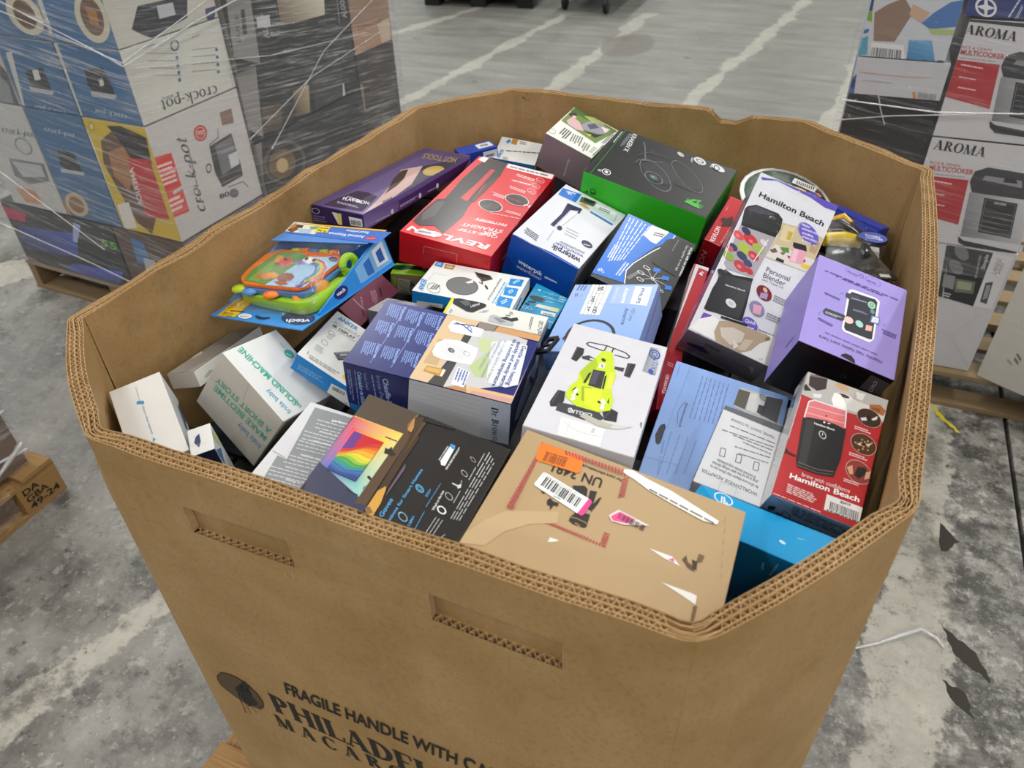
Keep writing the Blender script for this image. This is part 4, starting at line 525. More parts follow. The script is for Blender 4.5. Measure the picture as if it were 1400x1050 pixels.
('govee','light_strip_carton','dark brown carton with a glowing rainbow wall picture,by the near rim','carton',[[0.4934,0.1289,0.9916],[0.2156,0.1113,-0.0488],[0.1923,0.182,0.0413]],{'top':'#262221','front':'#1f1c1b','left':'#3a3a4a','all':'#2b2726'},(0.36,0.2),None,None,[('top','top_print',[['P',0,'#54473a',[[4,1816],[717,1816],[737,1525],[682,1480],[13,1465]]],['G',0,['#4a4c66','#4a4c66','#66588a','#7a5f7a'],[[4,507],[858,467],[654,566],[4,921]],6],['G',1,['#6f6fa8','#9ad8d0','#f2d45a','#d8506a'],[[4,750],[664,549],[690,1479],[19,1456]],10],['G',2,['#5a6fc8','#7fd0c8','#ffd23a','#f0405a'],[[81,703],[584,643],[565,1349],[89,1313]],8],['P',3,'#3a3c58',[[4,507],[4,750],[664,549],[822,493],[801,398],[83,302]]],['S',2,'#e9c25a',[[16,1462],[687,1482]],10],['P',4,'#5c4632',[[682,1480],[754,1532],[782,1412],[796,502],[660,460]]],['P',5,'#463626',[[754,1532],[887,1521],[879,1139],[905,489],[822,429],[782,1412]]],['P',5,'#8a6a3a',[[686,1761],[711,1811],[715,1527],[664,1614]]],['P',6,'#b98a4a',[[698,1556],[686,1724],[740,1724],[762,1536]]],['P',7,'#4a3a2a',[[691,1751],[794,1798],[865,1487],[815,1464]]],['P',8,'#2a2725',[[865,1487],[805,1816],[1200,1811],[1194,1783],[844,1747]]],['P',9,'#5c452c',[[841,1168],[848,1479],[855,1727],[810,1731],[821,1490]]],['P',4,'#6a3a86',[[134,1277],[540,1284],[526,700],[136,701]]],['P',5,'#c4242f',[[257,1279],[298,1280],[296,1097],[256,1067]]],['P',6,'#c4242f',[[298,1280],[338,1281],[337,1130],[296,1097]]],['P',7,'#c4242f',[[338,1281],[379,1281],[377,1162],[337,1130]]],['P',8,'#c4242f',[[379,1281],[419,1282],[418,1192],[377,1162]]],['P',9,'#c4242f',[[419,1282],[460,1283],[458,1216],[418,1192]]],['P',10,'#c4242f',[[460,1283],[500,1283],[499,1234],[458,1216]]],['P',11,'#c4242f',[[500,1283],[540,1284],[539,1248],[499,1234]]],['P',5,'#d23a2c',[[135,1010],[175,1024],[175,993],[135,978]]],['P',5,'#d23a2c',[[175,1024],[216,1042],[216,1015],[175,993]]],['P',5,'#d23a2c',[[216,1042],[256,1067],[256,1043],[216,1015]]],['P',6,'#d23a2c',[[256,1067],[296,1097],[296,1075],[256,1043]]],['P',7,'#d23a2c',[[296,1097],[337,1130],[337,1107],[296,1075]]],['P',8,'#d23a2c',[[337,1130],[377,1162],[377,1137],[337,1107]]],['P',9,'#d23a2c',[[377,1162],[418,1192],[417,1160],[377,1137]]],['P',10,'#d23a2c',[[418,1192],[458,1216],[458,1177],[417,1160]]],['P',11,'#d23a2c',[[458,1216],[499,1234],[498,1187],[458,1177]]],['P',12,'#d23a2c',[[499,1234],[539,1248],[538,1195],[498,1187]]],['P',6,'#e0602a',[[135,978],[175,993],[176,966],[135,948]]],['P',7,'#e0602a',[[175,993],[216,1015],[216,992],[176,966]]],['P',6,'#e0602a',[[216,1015],[256,1043],[256,1023],[216,992]]],['P',7,'#e0602a',[[256,1043],[296,1075],[296,1056],[256,1023]]],['P',8,'#e0602a',[[296,1075],[337,1107],[336,1085],[296,1056]]],['P',9,'#e0602a',[[337,1107],[377,1137],[377,1109],[336,1085]]],['P',10,'#e0602a',[[377,1137],[417,1160],[417,1124],[377,1109]]],['P',11,'#e0602a',[[417,1160],[458,1177],[457,1132],[417,1124]]],['P',12,'#e0602a',[[458,1177],[498,1187],[497,1136],[457,1132]]],['P',13,'#e0602a',[[498,1187],[538,1195],[537,1141],[497,1136]]],['P',7,'#ec8a2a',[[135,948],[176,966],[176,945],[135,922]]],['P',8,'#ec8a2a',[[176,966],[216,992],[216,975],[176,945]]],['P',7,'#ec8a2a',[[216,992],[256,1023],[256,1008],[216,975]]],['P',8,'#ec8a2a',[[256,1023],[296,1056],[296,1038],[256,1008]]],['P',9,'#ec8a2a',[[296,1056],[336,1085],[336,1061],[296,1038]]],['P',10,'#ec8a2a',[[336,1085],[377,1109],[376,1075],[336,1061]]],['P',11,'#ec8a2a',[[377,1109],[417,1124],[416,1082],[376,1075]]],['P',12,'#ec8a2a',[[417,1124],[457,1132],[456,1083],[416,1082]]],['P',13,'#ec8a2a',[[457,1132],[497,1136],[496,1083],[456,1083]]],['P',14,'#ec8a2a',[[497,1136],[537,1141],[535,1087],[496,1083]]],['P',8,'#f2b02e',[[135,922],[176,945],[176,931],[136,903]]],['P',9,'#f2b02e',[[176,945],[216,975],[216,963],[176,931]]],['P',8,'#f2b02e',[[216,975],[256,1008],[256,993],[216,963]]],['P',9,'#f2b02e',[[256,1008],[296,1038],[296,1017],[256,993]]],['P',10,'#f2b02e',[[296,1038],[336,1061],[336,1031],[296,1017]]],['P',11,'#f2b02e',[[336,1061],[376,1075],[376,1036],[336,1031]]],['P',12,'#f2b02e',[[376,1075],[416,1082],[415,1034],[376,1036]]],['P',13,'#f2b02e',[[416,1082],[456,1083],[455,1030],[415,1034]]],['P',14,'#f2b02e',[[456,1083],[496,1083],[494,1029],[455,1030]]],['P',15,'#f2b02e',[[496,1083],[535,1087],[534,1037],[494,1029]]],['P',9,'#f0cf3a',[[136,903],[176,931],[176,922],[136,890]]],['P',10,'#f0cf3a',[[176,931],[216,963],[216,953],[176,922]]],['P',9,'#f0cf3a',[[216,963],[256,993],[256,977],[216,953]]],['P',10,'#f0cf3a',[[256,993],[296,1017],[296,991],[256,977]]],['P',11,'#f0cf3a',[[296,1017],[336,1031],[335,994],[296,991]]],['P',12,'#f0cf3a',[[336,1031],[376,1036],[375,989],[335,994]]],['P',13,'#f0cf3a',[[376,1036],[415,1034],[415,982],[375,989]]],['P',14,'#f0cf3a',[[415,1034],[455,1030],[454,977],[415,982]]],['P',15,'#f0cf3a',[[455,1030],[494,1029],[493,980],[454,977]]],['P',16,'#f0cf3a',[[494,1029],[534,1037],[533,993],[493,980]]],['P',10,'#c8cc3c',[[136,890],[176,922],[176,915],[136,884]]],['P',11,'#c8cc3c',[[176,922],[216,953],[216,940],[176,915]]],['P',10,'#c8cc3c',[[216,953],[256,977],[255,954],[216,940]]],['P',11,'#c8cc3c',[[256,977],[296,991],[295,957],[255,954]]],['P',12,'#c8cc3c',[[296,991],[335,994],[335,950],[295,957]]],['P',13,'#c8cc3c',[[335,994],[375,989],[374,938],[335,950]]],['P',14,'#c8cc3c',[[375,989],[415,982],[414,929],[374,938]]],['P',15,'#c8cc3c',[[415,982],[454,977],[453,927],[414,929]]],['P',16,'#c8cc3c',[[454,977],[493,980],[493,937],[453,927]]],['P',17,'#c8cc3c',[[493,980],[533,993],[532,958],[493,937]]],['P',11,'#8cbc3e',[[136,884],[176,915],[176,900],[136,877]]],['P',12,'#8cbc3e',[[176,915],[216,940],[215,914],[176,900]]],['P',13,'#8cbc3e',[[216,940],[255,954],[255,918],[215,914]]],['P',12,'#8cbc3e',[[255,954],[295,957],[295,912],[255,918]]],['P',13,'#8cbc3e',[[295,957],[335,950],[334,900],[295,912]]],['P',14,'#8cbc3e',[[335,950],[374,938],[374,890],[334,900]]],['P',15,'#8cbc3e',[[374,938],[414,929],[413,886],[374,890]]],['P',16,'#8cbc3e',[[414,929],[453,927],[452,892],[413,886]]],['P',17,'#8cbc3e',[[453,927],[493,937],[492,908],[452,892]]],['P',18,'#8cbc3e',[[493,937],[532,958],[532,933],[492,908]]],['P',12,'#5aa84c',[[136,877],[176,900],[176,878],[136,865]]],['P',13,'#5aa84c',[[176,900],[215,914],[215,882],[176,878]]],['P',14,'#5aa84c',[[215,914],[255,918],[255,876],[215,882]]],['P',13,'#5aa84c',[[255,918],[295,912],[295,866],[255,876]]],['P',14,'#5aa84c',[[295,912],[334,900],[334,855],[295,866]]],['P',15,'#5aa84c',[[334,900],[374,890],[373,849],[334,855]]],['P',16,'#5aa84c',[[374,890],[413,886],[413,851],[373,849]]],['P',17,'#5aa84c',[[413,886],[452,892],[452,863],[413,851]]],['P',18,'#5aa84c',[[452,892],[492,908],[491,884],[452,863]]],['P',19,'#5aa84c',[[492,908],[532,933],[531,908],[491,884]]],['P',13,'#3a9a78',[[136,865],[176,878],[176,849],[136,845]]],['P',14,'#3a9a78',[[176,878],[215,882],[215,844],[176,849]]],['P',15,'#3a9a78',[[215,882],[255,876],[255,834],[215,844]]],['P',14,'#3a9a78',[[255,876],[295,866],[294,823],[255,834]]],['P',15,'#3a9a78',[[295,866],[334,855],[334,815],[294,823]]],['P',16,'#3a9a78',[[334,855],[373,849],[373,815],[334,815]]],['P',17,'#3a9a78',[[373,849],[413,851],[412,823],[373,815]]],['P',18,'#3a9a78',[[413,851],[452,863],[452,839],[412,823]]],['P',19,'#3a9a78',[[452,863],[491,884],[491,859],[452,839]]],['P',20,'#3a9a78',[[491,884],[531,908],[530,879],[491,859]]],['P',14,'#3a8aa8',[[136,845],[176,849],[176,816],[136,820]]],['P',15,'#3a8aa8',[[176,849],[215,844],[215,806],[176,816]]],['P',16,'#3a8aa8',[[215,844],[255,834],[255,795],[215,806]]],['P',15,'#3a8aa8',[[255,834],[294,823],[294,786],[255,795]]],['P',16,'#3a8aa8',[[294,823],[334,815],[333,782],[294,786]]],['P',17,'#3a8aa8',[[334,815],[373,815],[373,787],[333,782]]],['P',18,'#3a8aa8',[[373,815],[412,823],[412,798],[373,787]]],['P',19,'#3a8aa8',[[412,823],[452,839],[451,814],[412,798]]],['P',20,'#3a8aa8',[[452,839],[491,859],[490,831],[451,814]]],['P',21,'#3a8aa8',[[491,859],[530,879],[530,844],[490,831]]],['P',15,'#3f78b8',[[136,820],[176,816],[176,781],[136,790]]],['P',16,'#3f78b8',[[176,816],[215,806],[215,769],[176,781]]],['P',17,'#3f78b8',[[215,806],[255,795],[255,759],[215,769]]],['P',16,'#3f78b8',[[255,795],[294,786],[294,754],[255,759]]],['P',17,'#3f78b8',[[294,786],[333,782],[333,755],[294,754]]],['P',18,'#3f78b8',[[333,782],[373,787],[372,763],[333,755]]],['P',19,'#3f78b8',[[373,787],[412,798],[411,775],[372,763]]],['P',20,'#3f78b8',[[412,798],[451,814],[451,788],[411,775]]],['P',21,'#3f78b8',[[451,814],[490,831],[490,798],[451,788]]],['P',22,'#3f78b8',[[490,831],[530,844],[529,804],[490,798]]],['P',16,'#3c62a8',[[136,790],[176,781],[176,747],[136,758]]],['P',17,'#3c62a8',[[176,781],[215,769],[215,737],[176,747]]],['P',18,'#3c62a8',[[215,769],[255,759],[254,730],[215,737]]],['P',19,'#3c62a8',[[255,759],[294,754],[294,728],[254,730]]],['P',18,'#3c62a8',[[294,754],[333,755],[333,731],[294,728]]],['P',19,'#3c62a8',[[333,755],[372,763],[372,739],[333,731]]],['P',20,'#3c62a8',[[372,763],[411,775],[411,749],[372,739]]],['P',21,'#3c62a8',[[411,775],[451,788],[450,757],[411,749]]],['P',22,'#3c62a8',[[451,788],[490,798],[489,760],[450,757]]],['P',23,'#3c62a8',[[490,798],[529,804],[528,759],[489,760]]],['P',17,'#34488c',[[136,758],[176,747],[176,701],[136,701]]],['P',18,'#34488c',[[176,747],[215,737],[215,701],[176,701]]],['P',19,'#34488c',[[215,737],[254,730],[254,701],[215,701]]],['P',20,'#34488c',[[254,730],[294,728],[293,700],[254,701]]],['P',21,'#34488c',[[294,728],[333,731],[332,700],[293,700]]],['P',22,'#34488c',[[333,731],[372,739],[371,700],[332,700]]],['P',23,'#34488c',[[372,739],[411,749],[410,700],[371,700]]],['P',24,'#34488c',[[411,749],[450,757],[449,700],[410,700]]],['P',25,'#34488c',[[450,757],[489,760],[488,700],[449,700]]],['P',26,'#34488c',[[489,760],[528,759],[526,700],[488,700]]],['S',18,'#2c2a34',[[135,972],[175,987],[216,1009],[256,1037],[296,1069],[337,1101],[377,1131],[417,1154],[458,1171],[498,1182],[538,1189]],3],['S',21,'#2c2a34',[[136,897],[176,925],[216,957],[256,988],[296,1011],[336,1025],[376,1030],[415,1028],[455,1024],[494,1023],[534,1031]],3],['S',22,'#2c2a34',[[136,872],[176,895],[215,909],[255,912],[295,906],[334,895],[374,884],[413,880],[452,886],[492,903],[532,928]],3],['S',24,'#2c2a34',[[136,814],[176,810],[215,800],[255,789],[294,780],[333,777],[372,781],[412,793],[451,809],[490,825],[529,839]],3],['S',5,'#241f1d',[[511,1360],[673,1362]],12],['S',4,'#241f1d',[[480,573],[644,565]],12],['S',4,'#241f1d',[[650,651],[653,697]],10],['P',6,'#2b2f22',[[617,1158],[594,1230],[638,1227],[652,1274],[691,1228],[759,1201],[721,1159],[677,1163]]],['E',5,'#2b2622',[641,807,30,-2,-13,21]],['P',6,'#d8a24a',[[855,392],[814,489],[812,704],[868,796],[892,741],[927,584],[930,416]]],['P',7,'#6d5a6a',[[913,773],[917,1145],[946,1079],[933,673]]],['P',7,'#8d6a3a',[[801,462],[837,500],[910,449],[855,392]]],['V',0,'#55a8e0','Govee',[1033,443,1027,684,979,450]],['V',0,'#55a8e0','Illuminations for Smart Homes',[1130,252,1134,1154,1093,255]],['P',0,'#f2f2f2',[[1260,1338],[1264,1586],[1314,1593],[1326,1555],[1338,1305],[1293,1296]]],['E',1,'#3a9ad8',[1294,1569,34,1,-20,29]],['L',0,'#e8e8e8',[1358,1269,1363,1620,1384,1267],2],['V',2,'#e8e8e8','Scan to Download',[1232,1344,1236,1550,1253,1342]],['R',0,'#6fb8e6',[1223,927,53,2,-30,41],0.75],['R',1,'#6fb8e6',[1223,927,27,2,-16,21],0.7],['V',0,'#55a8e0','355+',[1351,866,1350,975,1321,866]],['L',0,'#55a8e0',[1393,757,1398,1085,1407,755],1],['R',0,'#8fb8d0',[1230,545,56,5,-37,46],0.8],['P',1,'#8fb8d0',[[1159,564],[1182,592],[1193,580],[1175,551]]],['V',1,'#55a8e0','16M+',[1356,479,1350,607,1323,478]],['L',0,'#55a8e0',[1416,476,1405,699,1431,475],1],['V',0,'#f0f0f0',"What's in the box",[1499,753,1488,1016,1471,751]],['R',1,'#f0f0f0',[1574,794,54,8,-30,43],0.68],['R',1,'#d8d8d8',[1566,977,45,4,-30,38],0.85],['L',2,'#d8d8d8',[1643,926,1640,1098,1657,924],1],['R',0,'#d8d8d8',[1584,1309,40,0,-27,33],0.85],['L',0,'#d8d8d8',[1661,1256,1658,1435,1676,1254],1],['R',0,'#d8d8d8',[1588,1513,34,-3,-24,26],0.85],['L',0,'#d8d8d8',[1667,1457,1664,1641,1682,1455],1],['S',0,'#d8d8d8',[[1518,1140],[1621,1133]],15],['P',1,'#d8d8d8',[[1580,1136],[1618,1176],[1634,1128],[1607,1104]]],['V',0,'#d8d8d8','x1',[1613,1185,1610,1210,1594,1184]],['L',0,'#cfcfcf',[1706,744,1709,1720,1724,742],1],['L',0,'#cfcfcf',[1737,750,1745,1671,1755,749],1],['L',0,'#cfcfcf',[1768,757,1782,1623,1786,755],1],['L',1,'#cfcfcf',[1799,763,1817,1574,1818,761],1],['L',0,'#cfcfcf',[1543,474,1554,695,1559,473],1],['L',0,'#cfcfcf',[1584,477,1594,693,1599,476],1],['L',0,'#cfcfcf',[1624,479,1634,691,1640,479],1],['L',0,'#cfcfcf',[1707,489,1748,569,1726,488],2],['L',4,'#cfcfcf',[214,384,205,336,228,382],1]])]),
('contixo','toy_car_carton','white carton with a lime green toy race car,centre of the heap','carton',[[0.6618,0.3442,1.0185],[-0.0376,0.1108,0.0624],[0.1299,0.2298,0.0529]],{'top':'#d3d2d8','front':'#cac9d0','right':'#c8c9d2','left':'#dcdbe0','all':'#dcdbe0'},(0.5,0),None,None,[('top','top_print',[['G',0,['#8f939c','#a9adb6','#dfe2e8','#6f747e'],[[1081,1620],[1253,1602],[1267,2222],[1086,2192]],6],['T',1,'#2f4f9e','NTIXO',[1162,2001,1172,1610,1238,1975]],['R',2,'#2f4f9e',[1163,2051,79,-11,-9,109],0.72],['R',3,'#2f4f9e',[1163,2051,41,-3,-6,57],0.65],['E',2,'#2f4f9e',[1185,1651,34,-2,-10,55]],['P',0,'#27282b',[[177,1477],[180,1775],[280,1767],[297,1644],[255,1449]]],['P',0,'#27282b',[[883,1422],[874,1707],[976,1730],[977,1641],[961,1407]]],['P',0,'#27282b',[[167,532],[197,794],[289,794],[319,633],[316,508],[199,454]]],['P',0,'#27282b',[[796,606],[863,722],[968,684],[987,498],[845,478]]],['S',1,'#4a4c50',[[185,1499],[194,1763]],14],['S',1,'#4a4c50',[[898,1446],[904,1707]],14],['S',1,'#4a4c50',[[197,515],[219,784]],14],['S',1,'#4a4c50',[[839,505],[885,707]],14],['P',1,'#3b3c42',[[265,552],[342,582],[740,610],[839,505],[820,467],[630,380],[277,413]]],['V',2,'#d9dadd','NTIXO',[429,438,700,466,426,503]],['R',3,'#e6e7e9',[437,478,30,1,-8,45],0.7],['P',1,'#3a3b3e',[[291,1586],[368,1648],[468,1616],[471,1562],[394,1544],[313,1542]]],['P',0,'#3a3b3e',[[672,1568],[773,1563],[859,1585],[857,1497],[787,1499],[704,1512]]],['P',2,'#c9cacc',[[391,1597],[459,1611],[459,1568],[410,1559]]],['P',1,'#c9cacc',[[681,1572],[737,1563],[738,1521],[692,1524]]],['S',0,'#27282b',[[530,1830],[315,1860],[276,1898],[305,1943],[540,1968],[798,1921],[868,1861],[853,1806],[679,1808]],18],['S',1,'#27282b',[[530,1830],[538,1955]],16],['S',1,'#27282b',[[631,1841],[632,1947]],16],['P',3,'#c7dc1e',[[511,1821],[627,1858],[688,1720],[708,1585],[793,1380],[792,1077],[868,886],[874,672],[746,583],[483,584],[308,707],[313,936],[372,1080],[350,1240],[410,1480],[464,1632]]],['P',4,'#a9c21a',[[410,1480],[464,1632],[526,1499],[523,1185],[458,1053],[350,1240]]],['P',4,'#dcea4a',[[708,1409],[758,1432],[801,1081],[731,1048]]],['P',4,'#98b012',[[447,982],[567,1005],[611,674],[505,719]]],['P',5,'#d6e62e',[[481,965],[703,1003],[746,583],[561,651]]],['P',5,'#2e2c34',[[497,1372],[650,1399],[679,1024],[513,1029]]],['P',6,'#4a4654',[[512,1351],[590,1360],[588,1080],[523,1067]]],['P',5,'#1f2022',[[461,1275],[493,1308],[475,1061],[444,1047]]],['P',6,'#1f2022',[[663,1301],[683,1328],[710,1039],[688,1028]]],['E',4,'#2a3018',[571,1628,31,-3,-8,36]],['P',4,'#f1f2f2',[[540,1542],[613,1558],[618,1454],[544,1443]]],['V',5,'#1f2022','S',[571,1463,607,1466,561,1523]],['P',4,'#f5f6f6',[[398,910],[375,850],[400,829],[372,753],[397,732],[383,663],[437,688],[415,756],[437,798],[417,837],[436,895]]],['P',6,'#f5f6f6',[[736,863],[728,775],[754,771],[750,645],[804,655],[781,752],[798,775],[765,838]]],['E',5,'#1f2408',[435,798,19,-1,-5,20]],['E',7,'#1f2408',[715,768,21,-3,-5,23]],['P',5,'#1f2408',[[344,820],[386,953],[384,887]]],['P',4,'#1f2408',[[805,810],[811,908],[832,775]]],['P',3,'#b7b4a6',[[563,424],[619,494],[778,448],[964,438],[1040,420],[946,355],[804,342],[666,382]]],['P',4,'#c9c9c4',[[964,438],[1187,501],[1047,389],[946,355]]],['P',0,'#e6e9e4',[[367,326],[891,318],[909,4],[409,4]]],['L',1,'#a0a29c',[789,292,786,177,753,290],2],['S',2,'#aab0a6',[[407,250],[595,162],[776,159],[895,184]],5],['S',1,'#b3b8ae',[[401,75],[602,4],[749,4]],5],['S',3,'#bfc4ba',[[481,313],[495,61]],4],['S',0,'#7a7870',[[894,4],[909,4]],6],['S',0,'#5c5a58',[[1254,575],[1263,623],[1273,525]],10]]),('right','side_print',[['P',0,'#c9d88a',[[1610,4],[2294,4],[2294,4],[2294,4]]],['L',0,'#6a6f7a',[4060,-1458,4724,-1805,3418,-1050],1],['P',0,'#3a3c46',[[2294,4],[2294,4],[2294,4],[2294,4]]]])]),
('blender','blender_carton','tall shrink wrapped blender carton with fruit photo leaning upright','carton',[[0.8096,0.7095,1.0156],[0.5626,0.3078,0.0114],[0.1299,0.2951,0.0843]],{'top':'#dcdde3','front':'#8f8c9a','left':'#8a86a0','right':'#2a2730','all':'#5a4fa0'},(0.28,0.6),None,'front',[('top','front_print',[['P',0,'#5f50b8',[[39,2869],[275,2932],[1295,2947],[1295,2840],[1126,2824],[859,2886],[280,2920],[69,2826]]],['V',0,'#1c1c20','Hamilton Beach',[123,2531,1208,2505,124,2624]],['P',0,'#c9b896',[[604,2274],[854,2318],[1289,2318],[1295,2088],[1295,1669],[598,1606],[634,2010]]],['P',1,'#d8d2cc',[[658,1884],[1295,1909],[1295,1669],[589,1629]]],['P',1,'#d9c9a0',[[653,2242],[843,2284],[851,2010],[692,1984]]],['P',2,'#c4a83a',[[759,2185],[829,2193],[837,2045],[778,2042]]],['P',1,'#b59a7a',[[1136,2212],[1283,2204],[1263,2001],[1165,2006]]],['P',2,'#6a5a42',[[614,1751],[681,1827],[737,1773],[672,1726]]],['P',3,'#4f8a3a',[[736,1869],[862,1919],[902,1844],[808,1809]]],['P',4,'#7a5a3a',[[768,1789],[852,1818],[825,1764]]],['P',2,'#2e2a2c',[[758,1688],[876,1694],[884,1643],[756,1633]]],['P',2,'#b02a3a',[[886,1794],[944,1797],[929,1743]]],['P',2,'#b02a3a',[[1108,1840],[1177,1848],[1164,1787]]],['P',3,'#e2c23a',[[1134,1771],[1295,1791],[1295,1708],[1131,1716]]],['P',1,'#232326',[[897,2048],[1090,2078],[1135,1990],[961,1943],[905,1983]]],['P',4,'#dfa0b4',[[922,1950],[1129,1987],[1152,1754],[951,1719]]],['P',5,'#e9bccb',[[936,1944],[1017,1952],[1039,1737],[961,1724]]],['P',1,'#2a2b2f',[[34,2292],[147,2378],[509,2394],[606,2331],[639,2152],[613,1999],[56,1993],[12,2224]]],['P',2,'#45474d',[[64,2279],[179,2360],[473,2361],[425,2294],[108,2230]]],['P',2,'#1d1e21',[[52,2004],[616,2056],[618,1988],[65,1941]]],['P',3,'#a9a2a8',[[55,1936],[618,1988],[563,1210],[152,1161],[75,1230]]],['E',4,'#c2323c',[289,1778,112,11,-59,89]],['E',5,'#d84a50',[100,1764,84,8,-45,67]],['E',6,'#2f3052',[173,1885,70,7,-37,56]],['E',6,'#a8b84a',[263,1599,107,11,-56,85]],['E',7,'#9fb048',[444,1692,88,9,-46,70]],['E',8,'#c23a44',[429,1547,83,8,-44,66]],['E',9,'#3a3c62',[269,1465,79,8,-42,62]],['E',4,'#b9404a',[313,1297,102,10,-54,80]],['E',10,'#8ea83e',[89,1373,84,8,-44,66]],['E',10,'#34365a',[94,1540,70,7,-37,55]],['E',11,'#c9505a',[63,1497,51,5,-27,40]],['E',10,'#44466e',[394,1393,69,7,-36,55]],['E',5,'#d8c8cc',[488,1825,56,5,-29,45]],['E',11,'#c2323c',[464,1280,60,6,-31,47]],['E',8,'#e8787c',[304,1752,33,3,-15,25]],['E',6,'#e8787c',[86,1751,33,3,-15,26]],['E',10,'#e8787c',[415,1534,33,3,-15,25]],['E',5,'#e8787c',[299,1285,32,3,-15,25]],['S',9,'#f2f2f6',[[531,1901],[465,1457]],12],['S',12,'#e9e6ea',[[4,1815],[54,1165]],16],['P',4,'#232427',[[122,1145],[268,1112],[568,1198],[570,1133],[641,718],[669,472],[81,407],[72,772]]],['G',5,['#1d1e21','#3a3b40','#4a4b50','#26272b'],[[110,395],[613,495],[570,1133],[80,1043]],6],['P',6,'#5a5c62',[[32,1072],[156,1150],[177,1039],[78,989]]],['E',7,'#26272b',[105,1069,69,8,-33,51]],['V',6,'#dcdde0','Hamilton Beach',[224,897,529,938,225,924]],['E',6,'#d9dadd',[413,668,78,13,-37,60]],['E',7,'#c0c2c6',[413,668,38,6,-17,31]],['R',3,'#5f50b8',[1049,2284,165,10,-95,155],0.96],['E',4,'#6a5cc0',[1049,2284,152,11,-86,146]],['V',5,'#e9e6fa','Make',[908,2368,1037,2378,905,2408]],['V',5,'#e9e6fa','nutrient-rich',[930,2309,1178,2325,927,2350]],['V',5,'#e9e6fa','smoothies,',[957,2239,1145,2252,954,2279]],['V',5,'#e9e6fa','protein shakes',[979,2181,1214,2196,976,2221]],['V',5,'#e9e6fa','& more',[1003,2116,1144,2127,1000,2156]],['T',0,'#4f4a5c','Personal',[694,1392,1072,1402,683,1481]],['T',0,'#4f4a5c','Blender',[688,1287,1035,1295,679,1376]],['T',0,'#77727f','with Travel Lid',[686,1232,1026,1245,683,1271]],['E',5,'#7a1f2c',[800,1050,116,19,-56,112]],['E',6,'#d9b8a4',[797,1102,34,4,-19,36]],['P',7,'#a99ac4',[[751,1038],[858,1067],[873,968],[761,951]]],['L',6,'#8d8a98',[951,1101,1201,1096,960,986],3],['E',5,'#8a86b0',[795,765,113,24,-57,113]],['P',6,'#e2a6ba',[[722,812],[853,839],[875,694],[764,676]]],['L',6,'#8d8a98',[956,787,1224,793,965,674],3],['E',5,'#6a5cc0',[794,483,116,20,-59,105]],['V',6,'#e9e6fa','Quick',[708,492,876,512,701,545]],['L',6,'#e9e6fa',[764,442,874,459,768,413],1],['L',6,'#8d8a98',[932,489,1199,496,953,397],2],['L',0,'#a9a6b2',[1039,249,1200,254,1044,149],3],['P',0,'#6f4fae',[[104,353],[229,365],[225,233],[96,231]]],['P',7,'#eceae8',[[86,226],[245,355],[396,333],[695,407],[1183,475],[1295,355],[1280,4],[866,4],[12,21]]],['P',8,'#b7a288',[[363,328],[489,393],[734,427],[1101,446],[1165,402],[1031,270],[957,105],[828,4],[622,11],[433,16],[361,134]]],['P',9,'#d8cdbd',[[412,237],[587,326],[777,320],[790,173],[652,52],[484,119]]],['P',10,'#cfc0aa',[[812,235],[937,273],[880,66],[775,38]]],['P',11,'#e0dcd8',[[656,156],[777,90],[717,8]]],['P',9,'#8d7454',[[1075,395],[1139,440],[1140,377],[1092,352]]],['P',9,'#1d1e21',[[361,419],[765,469],[768,431],[364,381]]],['T',9,'#777777','12',[1123,37,1167,44,1119,66]],['T',8,'#777777','1201',[141,-17,211,-15,141,17]]]),('front','bottom_print',[['G',0,['#6a6672','#6e6a76','#a8a6b0','#9a98a4'],[[16,186],[1295,51],[1295,824],[15,839]],6],['P',1,'#3a2260',[[105,414],[350,498],[502,350],[359,295],[117,323]]],['L',1,'#4a4652',[333,684,632,676,344,561],2],['P',1,'#c9c7cf',[[1068,575],[1148,618],[1188,368]]],['L',2,'#77737f',[825,517,1167,495,845,396],2],['V',1,'#1d1b22','CUP',[180,178,266,181,169,265]]]),('left','side_print',[['G',0,['#4a4470','#6d6a94','#3a6a52','#7c78a8'],[[2947,625],[1623,4],[4,4],[491,839]],6],['P',1,'#2f6a48',[[4,4],[277,193],[1809,839],[1550,839]]],['P',2,'#4a3a9a',[[1040,4],[1236,4],[2318,538],[2088,4]]],['S',3,'#dfe2ea',[[297,370],[1307,296],[2344,29]],12],['S',3,'#cfd4e0',[[460,839],[1266,486]],8]])]),
